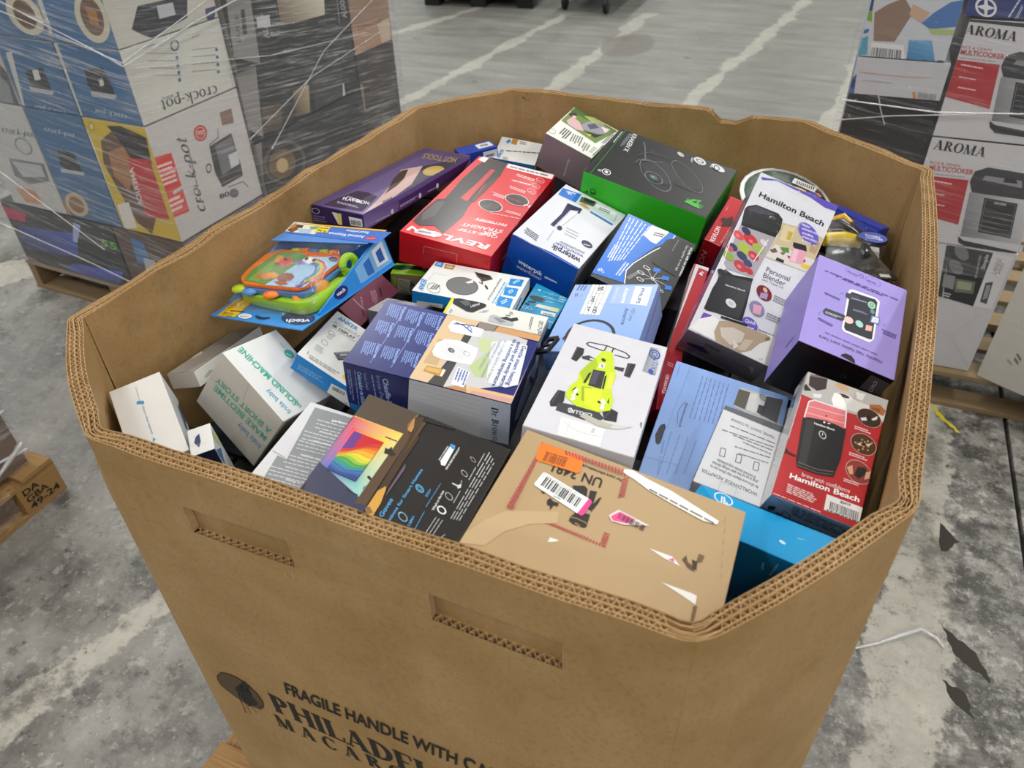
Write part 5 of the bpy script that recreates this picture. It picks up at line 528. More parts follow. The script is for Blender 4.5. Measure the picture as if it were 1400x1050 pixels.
('lavender','device_carton','lavender carton with a phone on its lid,against the right wall','carton',[[0.9375,0.554,1.0516],[0.2615,0.2931,0.0575],[0.1251,0.1615,0.1008]],{'top':'#a293dc','front':'#0d0d10','left':'#8a7cc6','right':'#a293dc','back':'#a293dc','all':'#9a8bd4'},(0.45,0.05),None,None,[('top','lid_print',[['P',0,'#ecebf2',[[487,1193],[536,1221],[853,1239],[911,1199],[914,516],[872,440],[833,432],[526,438],[490,473],[477,1114]]],['P',1,'#2c2f3a',[[522,1169],[847,1206],[879,1166],[889,502],[856,485],[541,474],[514,513],[508,1117]]],['P',2,'#3c404c',[[455,1117],[528,1128],[632,1143],[641,1076],[502,1018],[456,1044]]],['P',2,'#3c404c',[[236,706],[484,718],[530,687],[480,604],[233,592],[210,635]]],['L',3,'#c9ccd6',[244,654,461,663,243,611],2],['E',2,'#9fd0b4',[810,1076,52,9,-8,62]],['R',3,'#2c2f3a',[810,1076,27,4,-4,32],0.7],['E',3,'#6f8a90',[835,970,31,3,-5,37]],['E',3,'#f0c8c0',[555,660,60,14,-13,57]],['E',2,'#a8d4cc',[698,670,51,6,-12,54]],['P',2,'#e9b4a4',[[786,705],[867,722],[865,625],[785,608]]],['P',2,'#4a78c0',[[833,903],[945,924],[947,793],[825,768]]],['P',3,'#dfe2ea',[[851,889],[933,903],[933,805],[839,789]]],['E',4,'#e9d8d4',[886,846,27,4,-4,31]],['L',3,'#9aa0b0',[536,1075,743,1105,533,1035],1],['L',2,'#9aa0b0',[584,886,789,916,581,851],2],['T',0,'#3c3660','Healthy rest habits start here',[1061,226,237,226,1052,170]],['L',0,'#6a5fa0',[991,306,300,314,986,277],1],['L',0,'#5c5290',[1145,1380,125,1376,1139,1341],1],['L',1,'#4a4280',[936,1344,367,1348,931,1312],1],['R',0,'#6a5fa0',[480,1534,96,10,-19,56],0.96],['R',0,'#6a5fa0',[775,1515,107,7,-20,68],0.96],['T',1,'#4a4280','Hatch Sleep',[819,1510,700,1509,815,1469]],['T',1,'#5c5290','Alexa App',[558,1518,416,1528,555,1480]],['R',1,'#6a5fa0',[614,1526,26,3,-9,37],0.8],['L',0,'#4a4280',[394,965,159,978,389,926],2],['L',0,'#4a4280',[376,478,155,507,367,432],3],['L',0,'#4a4280',[1193,750,976,754,1182,663],3],['S',0,'#6a5fa0',[[381,1045],[406,1089],[425,1079]],5],['S',0,'#6a5fa0',[[179,548],[163,581],[189,609]],5],['S',0,'#6a5fa0',[[1001,809],[1017,846],[1041,818]],5],['P',1,'#2c2f3a',[[291,1350],[306,1350],[302,1323],[287,1323]]],['P',0,'#15151a',[[540,36],[561,73],[606,105],[677,102],[723,57],[735,4]]]]),('front','front_print',[['P',0,'#4a4c4e',[[983,951],[1247,927],[1247,661],[997,644]]],['T',1,'#b9bcc0','OXO.',[1156,653,1114,881,1102,676]],['R',0,'#44464a',[735,729,39,4,-10,29],0.8],['S',1,'#2a2a30',[[691,1004],[730,644]],4]]),('left','side_print',[['L',0,'#5c5290',[1360,529,1361,776,1418,583],1]])]),
('antenna','antenna_carton','light blue carton seen from behind,with a hang hole and small print','carton',[[0.8035,0.4067,0.9177],[0.2575,0.1536,0.0257],[0.1591,0.2103,0.0357]],{'top':'#8aabe2','right':'#3a4454','left':'#7f9fd6','front':'#7f9fd6','back':'#2c3442','all':'#86a6dc'},(0.4,0.1),None,None,[('top','back_print',[['S',0,'#7393cc',[[208,2095],[158,806],[238,216]],6],['P',0,'#1f2634',[[72,980],[119,1018],[147,976],[147,710],[120,671],[85,695],[48,806]]],['T',0,'#3a4878','Antennaweb',[299,1039,297,1459,336,1043]],['S',1,'#3a4878',[[278,1066],[236,1263],[251,1391],[289,1468]],5],['L',0,'#5f78b0',[397,1234,397,1979,416,1235],1],['L',0,'#5f78b0',[460,1242,456,1981,479,1242],1],['L',0,'#5f78b0',[524,1249,515,1982,543,1250],1],['L',0,'#5f78b0',[587,1256,574,1984,606,1257],1],['L',0,'#5f78b0',[639,1259,640,1988,658,1260],1],['L',0,'#5f78b0',[702,1267,698,1990,721,1267],1],['L',0,'#5f78b0',[765,1274,757,1992,784,1275],1],['L',1,'#5f78b0',[235,258,229,928,251,255],1],['L',0,'#5f78b0',[338,300,342,933,353,298],1],['L',0,'#5f78b0',[440,343,454,939,455,340],1],['L',0,'#5f78b0',[542,385,565,944,558,383],1],['L',1,'#5f78b0',[197,528,178,768,212,529],1],['L',0,'#6f88bc',[58,1824,54,2044,74,1823],1],['P',0,'#b9bcbc',[[924,1996],[1517,2019],[1525,1516],[914,1643]]],['P',1,'#5c5a4c',[[921,1964],[1077,1964],[1064,1657],[906,1677]]],['P',1,'#d5d6d4',[[1077,1964],[1322,1987],[1274,1649],[1081,1665]]],['P',2,'#56585c',[[1294,1987],[1517,2019],[1509,1603],[1292,1656]]],['P',3,'#4a4c52',[[1223,1809],[1327,1816],[1314,1641],[1222,1675]]],['E',3,'#a9acb0',[1254,1946,47,2,-19,49]],['R',4,'#77797c',[1254,1946,47,2,-19,49],0.8],['S',2,'#e9eef8',[[194,538],[242,535]],8],['S',2,'#9ab6ea',[[4,431],[350,480],[678,420]],5]])]),
('adapter','travel_adapter_carton','white travel adapter carton with grey top band on light blue box','carton',[[0.8412,0.3626,0.9427],[0.1858,0.0927,-0.0856],[0.0824,0.1293,0.0317]],{'top':'#d6d8dc','left':'#b9bcc2','back':'#55585c','front':'#c9ccd2','right':'#6a6e74','all':'#cfd2d6'},(0.36,0.15),None,None,[('top','top_print',[['P',0,'#5c6064',[[4,1289],[820,1280],[820,1169],[4,1223]]],['T',0,'#6a6e72','TRAVEL SMART. by CONAIR',[713,1079,135,1127,714,1038]],['T',0,'#5c6064','WORLDWIDE ADAPTER',[746,175,43,226,749,123]],['L',0,'#6a6e72',[739,984,152,1011,740,961],1],['L',0,'#6a6e72',[737,924,85,905,738,901],1],['L',0,'#6a6e72',[734,869,236,882,735,846],1],['L',0,'#6a6e72',[734,806,377,830,735,783],1],['L',0,'#6a6e72',[736,749,302,723,737,726],1],['L',0,'#6a6e72',[739,659,379,643,740,637],1],['T',0,'#4a4e52','An all-in-one adapter that allows you to',[727,274,118,320,731,228]],['T',1,'#4a4e52','plug in up to five dual voltage devices',[698,347,125,380,702,301]],['T',2,'#4a4e52','at once and includes surge protection.',[659,394,158,442,663,348]],['S',0,'#4a4e52',[[173,496],[156,620],[217,622],[235,501],[173,496]],8],['S',0,'#4a4e52',[[377,492],[361,616],[422,618],[438,497],[377,492]],8],['S',0,'#4a4e52',[[598,476],[584,599],[644,601],[658,481],[598,476]],8],['S',1,'#b9bcc0',[[313,4],[305,143],[505,132],[502,4]],5]]),('left','side_print',[['P',0,'#c4c7cc',[[4,4],[1289,4],[1289,313],[4,313]]]])]),
('grinder','coffee_grinder_carton','red carton with a black coffee grinder,in the near right of the bin','carton',[[0.9361,0.356,0.9924],[0.3797,0.1932,0.0032],[0.0971,0.171,0.0455]],{'top':'#b8262b','front':'#7fa6c8','left':'#c9c8c6','right':'#8a1a20','all':'#b0242a'},(0.3,0.5),None,'front',[('top','front_print',[['P',0,'#b9b6b2',[[4,1703],[967,1706],[967,1389],[809,1385],[477,1340],[4,1369]]],['P',1,'#d8d6d2',[[429,1554],[967,1542],[967,1419],[510,1381]]],['P',1,'#3a2a2c',[[34,1647],[108,1706],[240,1706],[254,1557],[160,1489],[54,1521]]],['P',2,'#77706c',[[35,1688],[234,1706],[233,1695],[37,1654]]],['E',1,'#c9a27a',[427,1660,87,-1,-14,42]],['E',2,'#dedcd8',[476,1536,110,9,-15,46]],['E',3,'#4a3428',[468,1551,68,4,-7,23]],['P',3,'#e2e0dc',[[589,1665],[705,1677],[683,1575],[619,1573]]],['P',2,'#a8683a',[[772,1562],[891,1607],[967,1552],[950,1473],[787,1491]]],['P',3,'#8a4f2a',[[799,1535],[902,1555],[911,1507],[816,1504]]],['P',4,'#f3f3f2',[[354,1548],[429,1554],[514,1461],[545,1371],[385,1365],[346,1439]]],['P',1,'#dfe0e2',[[129,1435],[231,1467],[223,1410],[141,1387]]],['P',2,'#2a2726',[[4,1483],[18,1532],[101,1462],[21,1432]]],['P',5,'#e0787c',[[99,1290],[152,1340],[533,1378],[550,1347],[567,1125],[96,1082]]],['S',6,'#e9e4ea',[[106,1086],[106,1306],[160,1351],[539,1368],[574,1141]],16],['S',7,'#d9ccd2',[[111,1243],[547,1294]],9],['S',7,'#f0b4b6',[[115,1154],[552,1194]],12],['P',7,'#1f1e1f',[[93,1067],[145,1103],[289,1129],[350,1143],[458,1140],[589,1122],[614,725],[586,485],[410,443],[182,437],[151,520]]],['P',8,'#353334',[[134,1060],[234,1091],[271,501],[181,485]]],['S',9,'#5a5858',[[177,459],[406,460],[572,502]],12],['S',10,'#77706f',[[178,496],[397,497],[573,543]],9],['P',9,'#141314',[[311,1126],[461,1124],[462,1028],[228,1025]]],['V',10,'#f2f0f0','Hamilton Beach',[231,1042,467,1051,231,1067]],['R',8,'#dedcdc',[354,945,42,3,-16,48],0.82],['S',9,'#dedcdc',[[349,973],[354,935]],8],['P',10,'#f2f0f0',[[324,1119],[344,1123],[345,1102],[324,1101]]],['P',10,'#f2f0f0',[[366,1120],[407,1130],[391,1105]]],['P',8,'#3a1416',[[324,1211],[351,1213],[338,1186]]],['S',8,'#2a2223',[[4,601],[43,570],[134,561]],22],['P',9,'#2a2223',[[4,608],[35,603],[37,555],[4,560]]],['T',0,'#f6e4e4','brew with confidence',[256,351,796,367,257,404]],['V',1,'#ffffff','Hamilton Beach',[136,274,915,304,134,339]],['L',0,'#f0cfd0',[137,204,519,198,146,90],5],['E',4,'#3a2018',[803,1382,139,23,-39,117]],['R',5,'#d9b9a8',[803,1382,139,23,-39,117],0.96],['E',0,'#4a2c1c',[815,1022,143,26,-42,131]],['R',1,'#d9b9a8',[815,1022,143,26,-42,131],0.96],['E',0,'#8d3a34',[835,660,143,23,-46,138]],['R',1,'#d9b9a8',[835,660,143,23,-46,138],0.96],['P',6,'#d9d4d0',[[711,1342],[777,1383],[787,1337],[729,1311]]],['P',6,'#d9d4d0',[[830,1381],[891,1447],[891,1396],[845,1362]]],['E',7,'#1d1412',[800,1376,31,4,-9,32]],['P',2,'#d9d4d0',[[744,991],[794,1050],[806,994]]],['P',2,'#d9d4d0',[[839,1033],[904,1074],[866,1008]]],['E',3,'#1d1412',[809,1027,32,-1,-9,31]],['E',4,'#c9a05c',[844,1035,10,2,-2,11]],['E',2,'#c9a05c',[819,961,10,2,-2,11]],['E',2,'#c9a05c',[725,1007,10,2,-2,11]],['E',5,'#c9a05c',[820,1054,10,2,-2,11]],['E',3,'#c9a05c',[871,1016,10,2,-2,11]],['E',2,'#c9a05c',[777,929,10,2,-2,11]],['E',4,'#c9a05c',[789,1034,10,2,-2,11]],['E',3,'#c9a05c',[853,1079,10,2,-2,11]],['E',2,'#c9a05c',[875,967,10,2,-2,11]],['E',4,'#c9a05c',[790,999,10,2,-2,11]],['E',4,'#c9a05c',[787,1072,10,2,-2,11]],['E',3,'#c9a05c',[899,1074,10,2,-2,11]],['E',4,'#c9a05c',[821,993,10,2,-2,11]],['E',3,'#c9a05c',[755,1003,10,2,-2,11]],['P',2,'#1d1c1d',[[813,717],[900,743],[925,671],[852,579],[796,602]]],['P',2,'#d8a486',[[700,667],[752,714],[785,609],[747,592]]],['P',3,'#d8a486',[[911,689],[956,720],[964,629],[911,594]]],['L',2,'#f0cfd0',[673,1223,883,1227,673,1172],2],['L',2,'#f0cfd0',[687,867,893,873,687,819],2],['L',2,'#f0cfd0',[700,524,903,531,701,477],2],['P',0,'#eceaea',[[567,254],[967,260],[967,71],[577,63]]],['B',1,'#1d1d1d',[624,187,936,188,632,88],40],['V',1,'#333333','80410',[726,209,839,218,724,243]],['L',2,'#333333',[607,83,967,89,606,60],1],['L',0,'#f3e6e6',[17,29,580,26,17,15],1],['S',0,'#e9dede',[[4,1343],[4,1018],[4,747]],7]]),('front','bottom_print',[['G',0,['#8fb4d4','#6f94b4','#5f86a8','#7fa8cc'],[[17,69],[951,5],[965,384],[9,451]],6],['P',1,'#1d2f44',[[64,160],[133,211],[147,98],[82,50]]],['R',1,'#2a3c50',[288,92,50,9,-31,95],0.8],['L',2,'#3a4c60',[267,408,939,349,329,159],4],['S',3,'#4a6078',[[75,427],[557,78]],5],['P',3,'#223448',[[869,322],[963,312],[967,110],[914,101]]],['L',4,'#2a3c50',[178,102,246,88,193,20],2]]),('left','side_print',[['P',0,'#b9bcc0',[[4,303],[223,282],[480,106],[437,4],[314,4]]],['P',1,'#3a4c70',[[174,4],[161,170],[403,217],[299,4]]],['L',1,'#2a2c30',[-10,111,-37,258,114,282],2]])]),
('jlab','headphone_carton','bright blue window carton with a dark cable inside,in the near right corner','carton',[[0.8729,0.2458,0.9469],[0.0343,-0.1093,-0.297],[0.1611,0.0565,0.1237]],{'top':'#189ad6','front':'#0f6ea8','left':'#0f6ea8','right':'#1585c0','all':'#0f6ea8'},(0.25,0.5),None,None,[('top','top_print',[['G',0,['#1a90cc','#2aa4e0','#1f9cd8','#25a8e4'],[[805,4],[1490,6],[1607,526],[4,561]],6],['R',1,'#eef4f8',[333,479,109,17,-60,81],0.86],['V',2,'#eef4f8','JL',[316,410,414,417,275,511]],['S',3,'#eef4f8',[[333,479],[424,423]],10],['E',1,'#d5eef8',[1152,217,37,-2,-14,21]],['P',1,'#c9ecfa',[[1251,354],[1339,373],[1276,352]]]]),('front','front_print',[['G',0,['#0a4a78','#0c5c94','#1478b4','#1074ae'],[[616,186],[1372,716],[1494,1229],[816,1223]],6],['L',1,'#a8d8f0',[1039,1060,1029,927,1064,1058],2],['T',1,'#bfe4f4','IN THE BOX',[1123,915,1205,1148,1141,905]]])]),
('burgundy','carton','burgundy carton under the toy packet,most of it hidden','carton',[[0.1901,0.5565,0.9154],[0.682,-0.0028,1.517],[0.124,0.046,0.0957]],{'top':'#7a3c50','all':'#6c3446'},(0.45,0.05),None,None,[('top','side_print',[['L',0,'#b98a98',[336,429,324,154,390,415],1],['L',1,'#b98a98',[535,360,291,107,489,369],2],['L',0,'#b98a98',[869,295,707,94,741,335],4],['P',1,'#4a2232',[[950,287],[982,265],[870,124],[821,134]]],['P',2,'#4a2232',[[326,200],[356,178],[260,83],[230,105]]]])]),
('green','carton','small lime topped kraft carton beneath the red hair dryer box','carton',[[0.2121,0.6612,0.9221],[-0.0793,0.0512,0.2823],[0.0626,0.0443,0.0404]],{'top':'#8cc422','front':'#8a7650','left':'#7a6644','right':'#8a7650','all':'#8a7650'},(0.45,0.05),None,None,[('top','top_print',[['P',0,'#123c24',[[4,163],[8,333],[501,377],[555,201],[268,213],[157,153]]]]),('front','front_print',[['P',0,'#a9a58d',[[126,321],[346,301],[351,29],[129,50]]],['L',1,'#6f6c58',[151,295,327,280,156,52],7],['R',1,'#2c3c6a',[400,131,53,-15,4,97],0.7],['V',2,'#2c3c6a','K',[363,216,430,208,359,283]],['P',0,'#7fae2e',[[38,333],[100,338],[101,184],[46,160]]]])]),
('whitedark','carton','grey white carton end showing between burgundy and dark blue boxes','carton',[[0.2552,0.5439,0.9202],[-0.1576,-0.0795,-0.0808],[0.0916,0.0573,0.032]],{'top':'#c9c8cc','front':'#b9b8be','all':'#c0bfc4'},(0.45,0.05),None,None,[('top','top_print',[['L',0,'#8d8c92',[57,319,106,533,99,290],1],['P',1,'#9a98a0',[[40,455],[375,569],[442,569],[221,487]]]])]),
('lc1','slow_cooker_carton','upside-down blue and white slow cooker carton at the near corner,second from top','carton',[[-1.2438,1.572,1.0215],[0.0,0.0,-0.0524],[0.278,0.418,0.221]],{'front':'#3f6f9c','right':'#d6d5cc','left':'#3f6f9c','top':'#d6d5cc','all':'#c9c8c0'},(0.35,0.15),None,None,[('right','side_print',[['F',0,'#2a2c2e','crock-pot',[3336,300,858,514,3311,-62]],['L',0,'#77787a',[873,1950,2069,1642,881,1914],1],['L',0,'#77787a',[2693,1603,3765,1413,2704,1565],1],['E',0,'#3f5f8c',[2013,1507,57,-15,23,56]],['E',1,'#3f5f8c',[3732,1329,64,-16,20,51]],['L',1,'#77787a',[875,1738,2033,1431,883,1702],1],['L',2,'#77787a',[2611,1399,3683,1202,2622,1361],1],['E',0,'#3f5f8c',[1965,1297,57,-15,23,56]],['E',3,'#3f5f8c',[3676,1110,64,-16,20,51]],['L',2,'#77787a',[877,1524,1996,1218,885,1487],1],['L',4,'#77787a',[2529,1195,3602,989,2540,1155],1],['E',0,'#3f5f8c',[1917,1086,57,-16,23,57]],['E',5,'#3f5f8c',[3620,890,64,-17,20,51]],['L',3,'#77787a',[880,1307,1959,1003,888,1270],1],['L',5,'#77787a',[2447,989,3519,775,2457,949],1],['E',0,'#3f5f8c',[1868,874,57,-16,23,57]],['E',6,'#3f5f8c',[3563,669,64,-17,20,52]],['R',2,'#2f5f8c',[2063,1871,171,-41,65,157],0.7],['S',0,'#2a2c2e',[[2816,1910],[3148,1921]],20],['S',0,'#2f3f6c',[[921,2064],[1340,2088]],20],['T',1,'#555555','BRAND',[1432,552,946,578,1421,463]],['P',0,'#bdb9b0',[[4176,1660],[4022,4],[4096,4],[4176,1687]]]]),('front','front_print',[['P',0,'#c9c9c4',[[4,2206],[169,2206],[90,4],[4,4]]],['P',0,'#28292e',[[982,1501],[1821,1666],[1961,1079],[1956,815],[1107,767],[871,1053]]],['P',1,'#b5b8bc',[[908,879],[2045,869],[1910,721],[877,697]]],['P',1,'#8d9298',[[1439,1286],[1661,1352],[1611,1130],[1402,1090]]],['P',2,'#d6d6d2',[[1482,1247],[1655,1291],[1615,1113],[1436,1059]]],['F',0,'#c4ccd6','crock-pot',[2190,260,813,325,2072,90]],['L',0,'#7f9fc0',[1075,2597,1466,2748,1090,2533],3]])]),
('lc2','slow_cooker_carton','blue slow cooker carton left of the upside-down one,same height','carton',[[-1.5259,1.5868,1.0215],[0.0,0.0,-0.0524],[0.273,0.418,0.221]],{'front':'#456f98','all':'#456f98','top':'#d6d5cc'},(0.35,0.15),None,None,[('front','front_print',[['P',0,'#2c2e33',[[862,1176],[1825,1403],[1844,864],[1802,676],[899,673]]],['P',1,'#b9bcc0',[[779,707],[1936,672],[1788,536],[749,545]]],['F',0,'#c4ccd6','crock-pot',[2131,58,688,101,1994,-110]],['P',1,'#d9d9d4',[[1261,1259],[1563,1306],[1511,994],[1199,935]]],['P',1,'#c9c9c4',[[296,1709],[624,1782],[129,4],[4,4]]]])]),
('lc3','slow_cooker_carton','white slow cooker carton at the far left of the wrapped stack,second from top','carton',[[-1.8155,1.602,1.0215],[0.0,0.0,-0.0524],[0.293,0.418,0.221]],{'front':'#bdbdb8','all':'#bdbdb8'},(0.35,0.15),None,None,[('front','front_print',[['P',0,'#55585c',[[2738,1298],[2926,1061],[2854,4],[2050,4],[1990,182]]],['P',1,'#8d9094',[[2473,902],[2739,646],[2593,4],[1867,4]]]])]),
('lc4','slow_cooker_carton','yellow fronted slow cooker carton with red sticker,near corner of wrapped stack','carton',[[-1.2438,1.572,0.7945],[0.0,0.0,-0.0524],[0.278,0.418,0.394]],{'front':'#d9b92c','right':'#cfcac8','all':'#c9c4c0','top':'#cfcac8'},(0.35,0.15),None,None,[('front','front_print',[['P',0,'#6b4a34',[[523,3248],[1365,3741],[1909,3529],[2119,2292],[1929,799],[1392,35],[849,381],[458,1615],[232,2410]]],['P',1,'#b07a4a',[[671,2875],[1486,3185],[1794,2442],[1000,1598],[531,2044]]],['P',2,'#2c2624',[[1067,3798],[1689,3876],[2719,3636],[2584,2759],[1709,2826],[1356,3455]]],['P',3,'#c9302a',[[1498,2796],[2544,2899],[2533,801],[1412,705]]],['P',1,'#e8e2da',[[115,912],[783,1136],[737,135],[82,4]]],['V',4,'#f2dada','AMERICA',[1631,2518,1474,1148,1392,2431]],['E',1,'#e8dc8a',[320,3684,108,-25,61,141]],['R',2,'#b08a2a',[320,3684,108,-25,61,141],0.7],['P',0,'#f2f0e6',[[4,3663],[69,3285],[4,4],[4,37]]]]),('right','side_print',[['F',0,'#2c2c2c','crock-pot',[1361,508,1440,3145,923,736]],['E',0,'#c23a2a',[2087,3071,283,-97,97,246]],['R',1,'#e8cfc8',[2087,3071,208,-71,73,184],0.9],['L',2,'#f2dcd6',[1954,3186,2309,3106,1918,3059],3],['P',0,'#d8362a',[[4,3002],[687,2903],[686,841],[4,924]]],['L',1,'#f7dcd6',[-11,2743,662,2685,-9,1997],5],['L',1,'#f7dcd6',[10,1580,589,1543,-7,1063],3],['P',2,'#cfcac8',[[267,1729],[1531,1842],[1465,1499],[777,1674],[287,1618]]],['P',0,'#3a3a3e',[[2299,2541],[3425,2614],[3494,1349],[3456,1029],[2371,1020],[2231,1621]]],['P',1,'#77787c',[[2551,2451],[3391,2521],[3393,1499],[2516,1400]]],['P',2,'#d6d6d8',[[3029,1961],[3512,1945],[3434,1483],[3001,1484]]],['S',2,'#2c2c2e',[[2317,2586],[2784,2679],[2889,2951]],30],['S',0,'#2c2c2e',[[2633,912],[3383,832],[3591,519]],30],['R',0,'#2c2c2e',[2008,1867,113,-43,61,156],0.7],['E',1,'#6d6a72',[2827,607,222,-36,-12,175]],['P',0,'#8d7464',[[3143,3424],[3718,3394],[3681,2893],[3117,2977]]],['V',2,'#2c2c2c','80',[2121,680,2597,613,2128,855]],['L',3,'#77726e',[1307,918,1440,2648,1210,927],1]])]),
('lc5','slow_cooker_carton','blue slow cooker carton beside the yellow fronted one','carton',[[-1.5259,1.5868,0.7945],[0.0,0.0,-0.0524],[0.273,0.418,0.394]],{'front':'#456f98','all':'#456f98'},(0.35,0.15),None,None,[('front','front_print',[['P',0,'#2c2e33',[[882,2612],[1723,2577],[1742,1956],[1077,1801],[713,2065]]],['P',1,'#b9bcc0',[[613,1891],[1867,1923],[1727,1795],[607,1750]]],['F',0,'#c4ccd6','crock-pot',[595,3235,2054,3176,723,3401]],['E',0,'#c9b08a',[700,526,594,47,75,463]],['E',1,'#8d6a4a',[700,526,404,25,59,326]],['P',1,'#c98a5a',[[4,788],[4,850],[143,4],[4,4],[4,97]]]])]),
('lc6','slow_cooker_carton','white carton with a silver cooker picture at the left end of wrapped stack','carton',[[-1.8155,1.602,0.7945],[0.0,0.0,-0.0524],[0.293,0.418,0.394]],{'front':'#c4c4c0','all':'#c4c4c0'},(0.35,0.15),None,None,[('front','front_print',[['F',0,'#3c4c64','crock-pot',[1190,2874,2950,2897,1375,3105]],['P',0,'#77787c',[[919,1871],[2815,1932],[2721,1262],[1437,944],[790,1182]]],['P',1,'#b9bcbe',[[1015,1775],[2613,1848],[2576,1405],[1282,1203]]],['R',0,'#8d9094',[2081,2467,462,11,52,322],0.8],['P',0,'#c98a5a',[[459,670],[1633,747],[1772,190],[771,135]]]])]),
('lc7','slow_cooker_carton','topmost blue carton with a round food picture at the near corner of wrapped stack','carton',[[-1.2438,1.572,1.4195],[0.0,0.0,-0.0524],[0.278,0.418,0.394]],{'front':'#3f6f9c','right':'#c9c6bc','all':'#c9c6bc'},(0.35,0.15),None,None,[('right','side_print',[['P',0,'#23242c',[[1125,946],[2144,904],[3116,882],[2864,257],[1298,16],[1014,164],[668,406]]],['P',1,'#b9bcc4',[[1809,809],[2453,778],[2434,433],[1775,448]]],['P',0,'#2f3f6c',[[3680,346],[4176,325],[3990,4],[3657,4]]],['P',0,'#d0cdc4',[[3800,4],[4176,4],[4158,4],[3780,4]]]]),('front','front_print',[['E',0,'#d6cdb4',[2122,821,672,-69,192,699]],['E',1,'#6b4a2c',[2130,838,449,-46,129,514]],['P',2,'#b07a3a',[[1983,1122],[2390,995],[2304,599],[1974,654]]],['P',0,'#c9c9c4',[[4,1140],[220,1245],[152,276],[4,184]]]])]),
('lc8','slow_cooker_carton','topmost blue carton left of the round food picture corner carton','carton',[[-1.5259,1.5868,1.4195],[0.0,0.0,-0.0524],[0.273,0.418,0.394]],{'front':'#456f98','all':'#c9c6bc'},(0.35,0.15),None,None,[('front','front_print',[['E',0,'#d6cdb4',[1978,699,775,-109,168,573]],['E',1,'#6b4a2c',[1978,699,470,-82,130,412]]])]),
('lc9','toy_carton','black carton with green lettering at the bottom of wrapped stack','carton',[[-1.7531,1.5987,0.3945],[0.0,0.0,-0.0524],[0.598,0.418,0.264]],{'front':'#26272c','all':'#26272c'},(0.35,0.15),None,None,[('front','front_print',[['G',0,['#2a2e5c','#3a4c9c','#4a62b8','#2a3a7c'],[[247,564],[3417,830],[3849,1913],[404,1627]],6],['V',0,'#5fae2c','555',[5032,1661,6289,1615,5204,1997]],['P',1,'#b02a4a',[[4,2405],[1332,2294],[975,1859],[4,1912]]],['P',0,'#c23a4a',[[4,286],[60,125],[4,4],[4,4]]],['P',0,'#5fae4a',[[4,4],[122,4],[16,4],[4,4]]],['G',1,['#3a3c8c','#2a2c4c','#5c6ad8','#3a4cac'],[[2195,4],[5210,4],[5696,687],[2889,461]],6],['L',1,'#6d7078',[-35,1481,124,1191,91,1569],2],['P',1,'#a8b0e0',[[3970,2416],[4328,2364],[3712,1519],[3483,1535]]]])]),
('lc10','carton','brown and blue carton at bottom near corner of wrapped stack','carton',[[-1.2738,1.5736,0.3945],[0.0,0.0,-0.0524],[0.338,0.418,0.264]],{'front':'#5a4438','right':'#6d6a74','all':'#5a4438'},(0.35,0.15),None,None,[('front','front_print',[['P',0,'#4a7ab0',[[771,2383],[1363,2268],[1373,1322],[626,1283]]],['P',1,'#b9bcc0',[[1071,1619],[1647,1621],[1554,1241],[962,1050]]]])]),
('ld0','cooker_carton','bottom dark cooker carton of the wrapped stack,mostly hidden','carton',[[-1.3241,2.142,0.3395],[0.0,0.0,-0.0524],[0.498,0.688,0.209]],{'right':'#232326','front':'#8d8a86','all':'#232326'},(0.35,0.15),None,None,[]),
('ld1','cooker_carton','black carton with a glowing brown dial picture,third down','carton',[[-1.3181,2.1417,0.5895],[0.0,0.0,-0.0524],[0.51,0.688,0.247]],{'right':'#232326','front':'#8d8a86','all':'#232326'},(0.35,0.15),None,None,[('right','side_print',[['P',0,'#7d7a76',[[4,2466],[350,2466],[39,1279],[4,1166]]],['R',1,'#5a4c3c',[1346,1300,1203,-272,103,833],0.85],['E',2,'#6d5434',[1170,1307,758,-168,97,546]],['E',3,'#c9a878',[1153,1255,328,-90,56,272]],['L',0,'#5c5c60',[2979,1477,3718,1337,2989,1389],1],['L',1,'#5c5c60',[2917,1281,3657,1138,2928,1193],1],['L',2,'#5c5c60',[2855,1085,3596,938,2866,996],1],['L',3,'#5c5c60',[2793,888,3535,736,2804,798],1]])]),
('ld2','cooker_carton','black carton with a steel cooker and white tag picture','carton',[[-1.3241,2.142,0.8395],[0.0,0.0,-0.0524],[0.498,0.688,0.247]],{'right':'#232326','front':'#8d8a86','all':'#232326'},(0.35,0.15),None,None,[('right','side_print',[['P',0,'#8d8a86',[[22,2466],[1059,2466],[620,18],[4,532]]],['G',0,['#4a3c2c','#8d7a5c','#c9b48c','#6d5a40'],[[2577,150],[3471,37],[3697,1052],[2713,1114]],6],['S',0,'#b9bcc0',[[4283,1112],[4357,404],[4038,4]],30],['P',0,'#c9cacc',[[4817,617],[5903,483],[5883,4],[4857,77]]],['P',1,'#8d9094',[[4938,348],[5567,401],[5265,73]]],['P',1,'#5a4c3c',[[889,1016],[1942,907],[1716,4],[672,166]]],['P',2,'#3a3a3e',[[4084,1390],[6008,1217],[5700,4],[3771,4]]]])]),
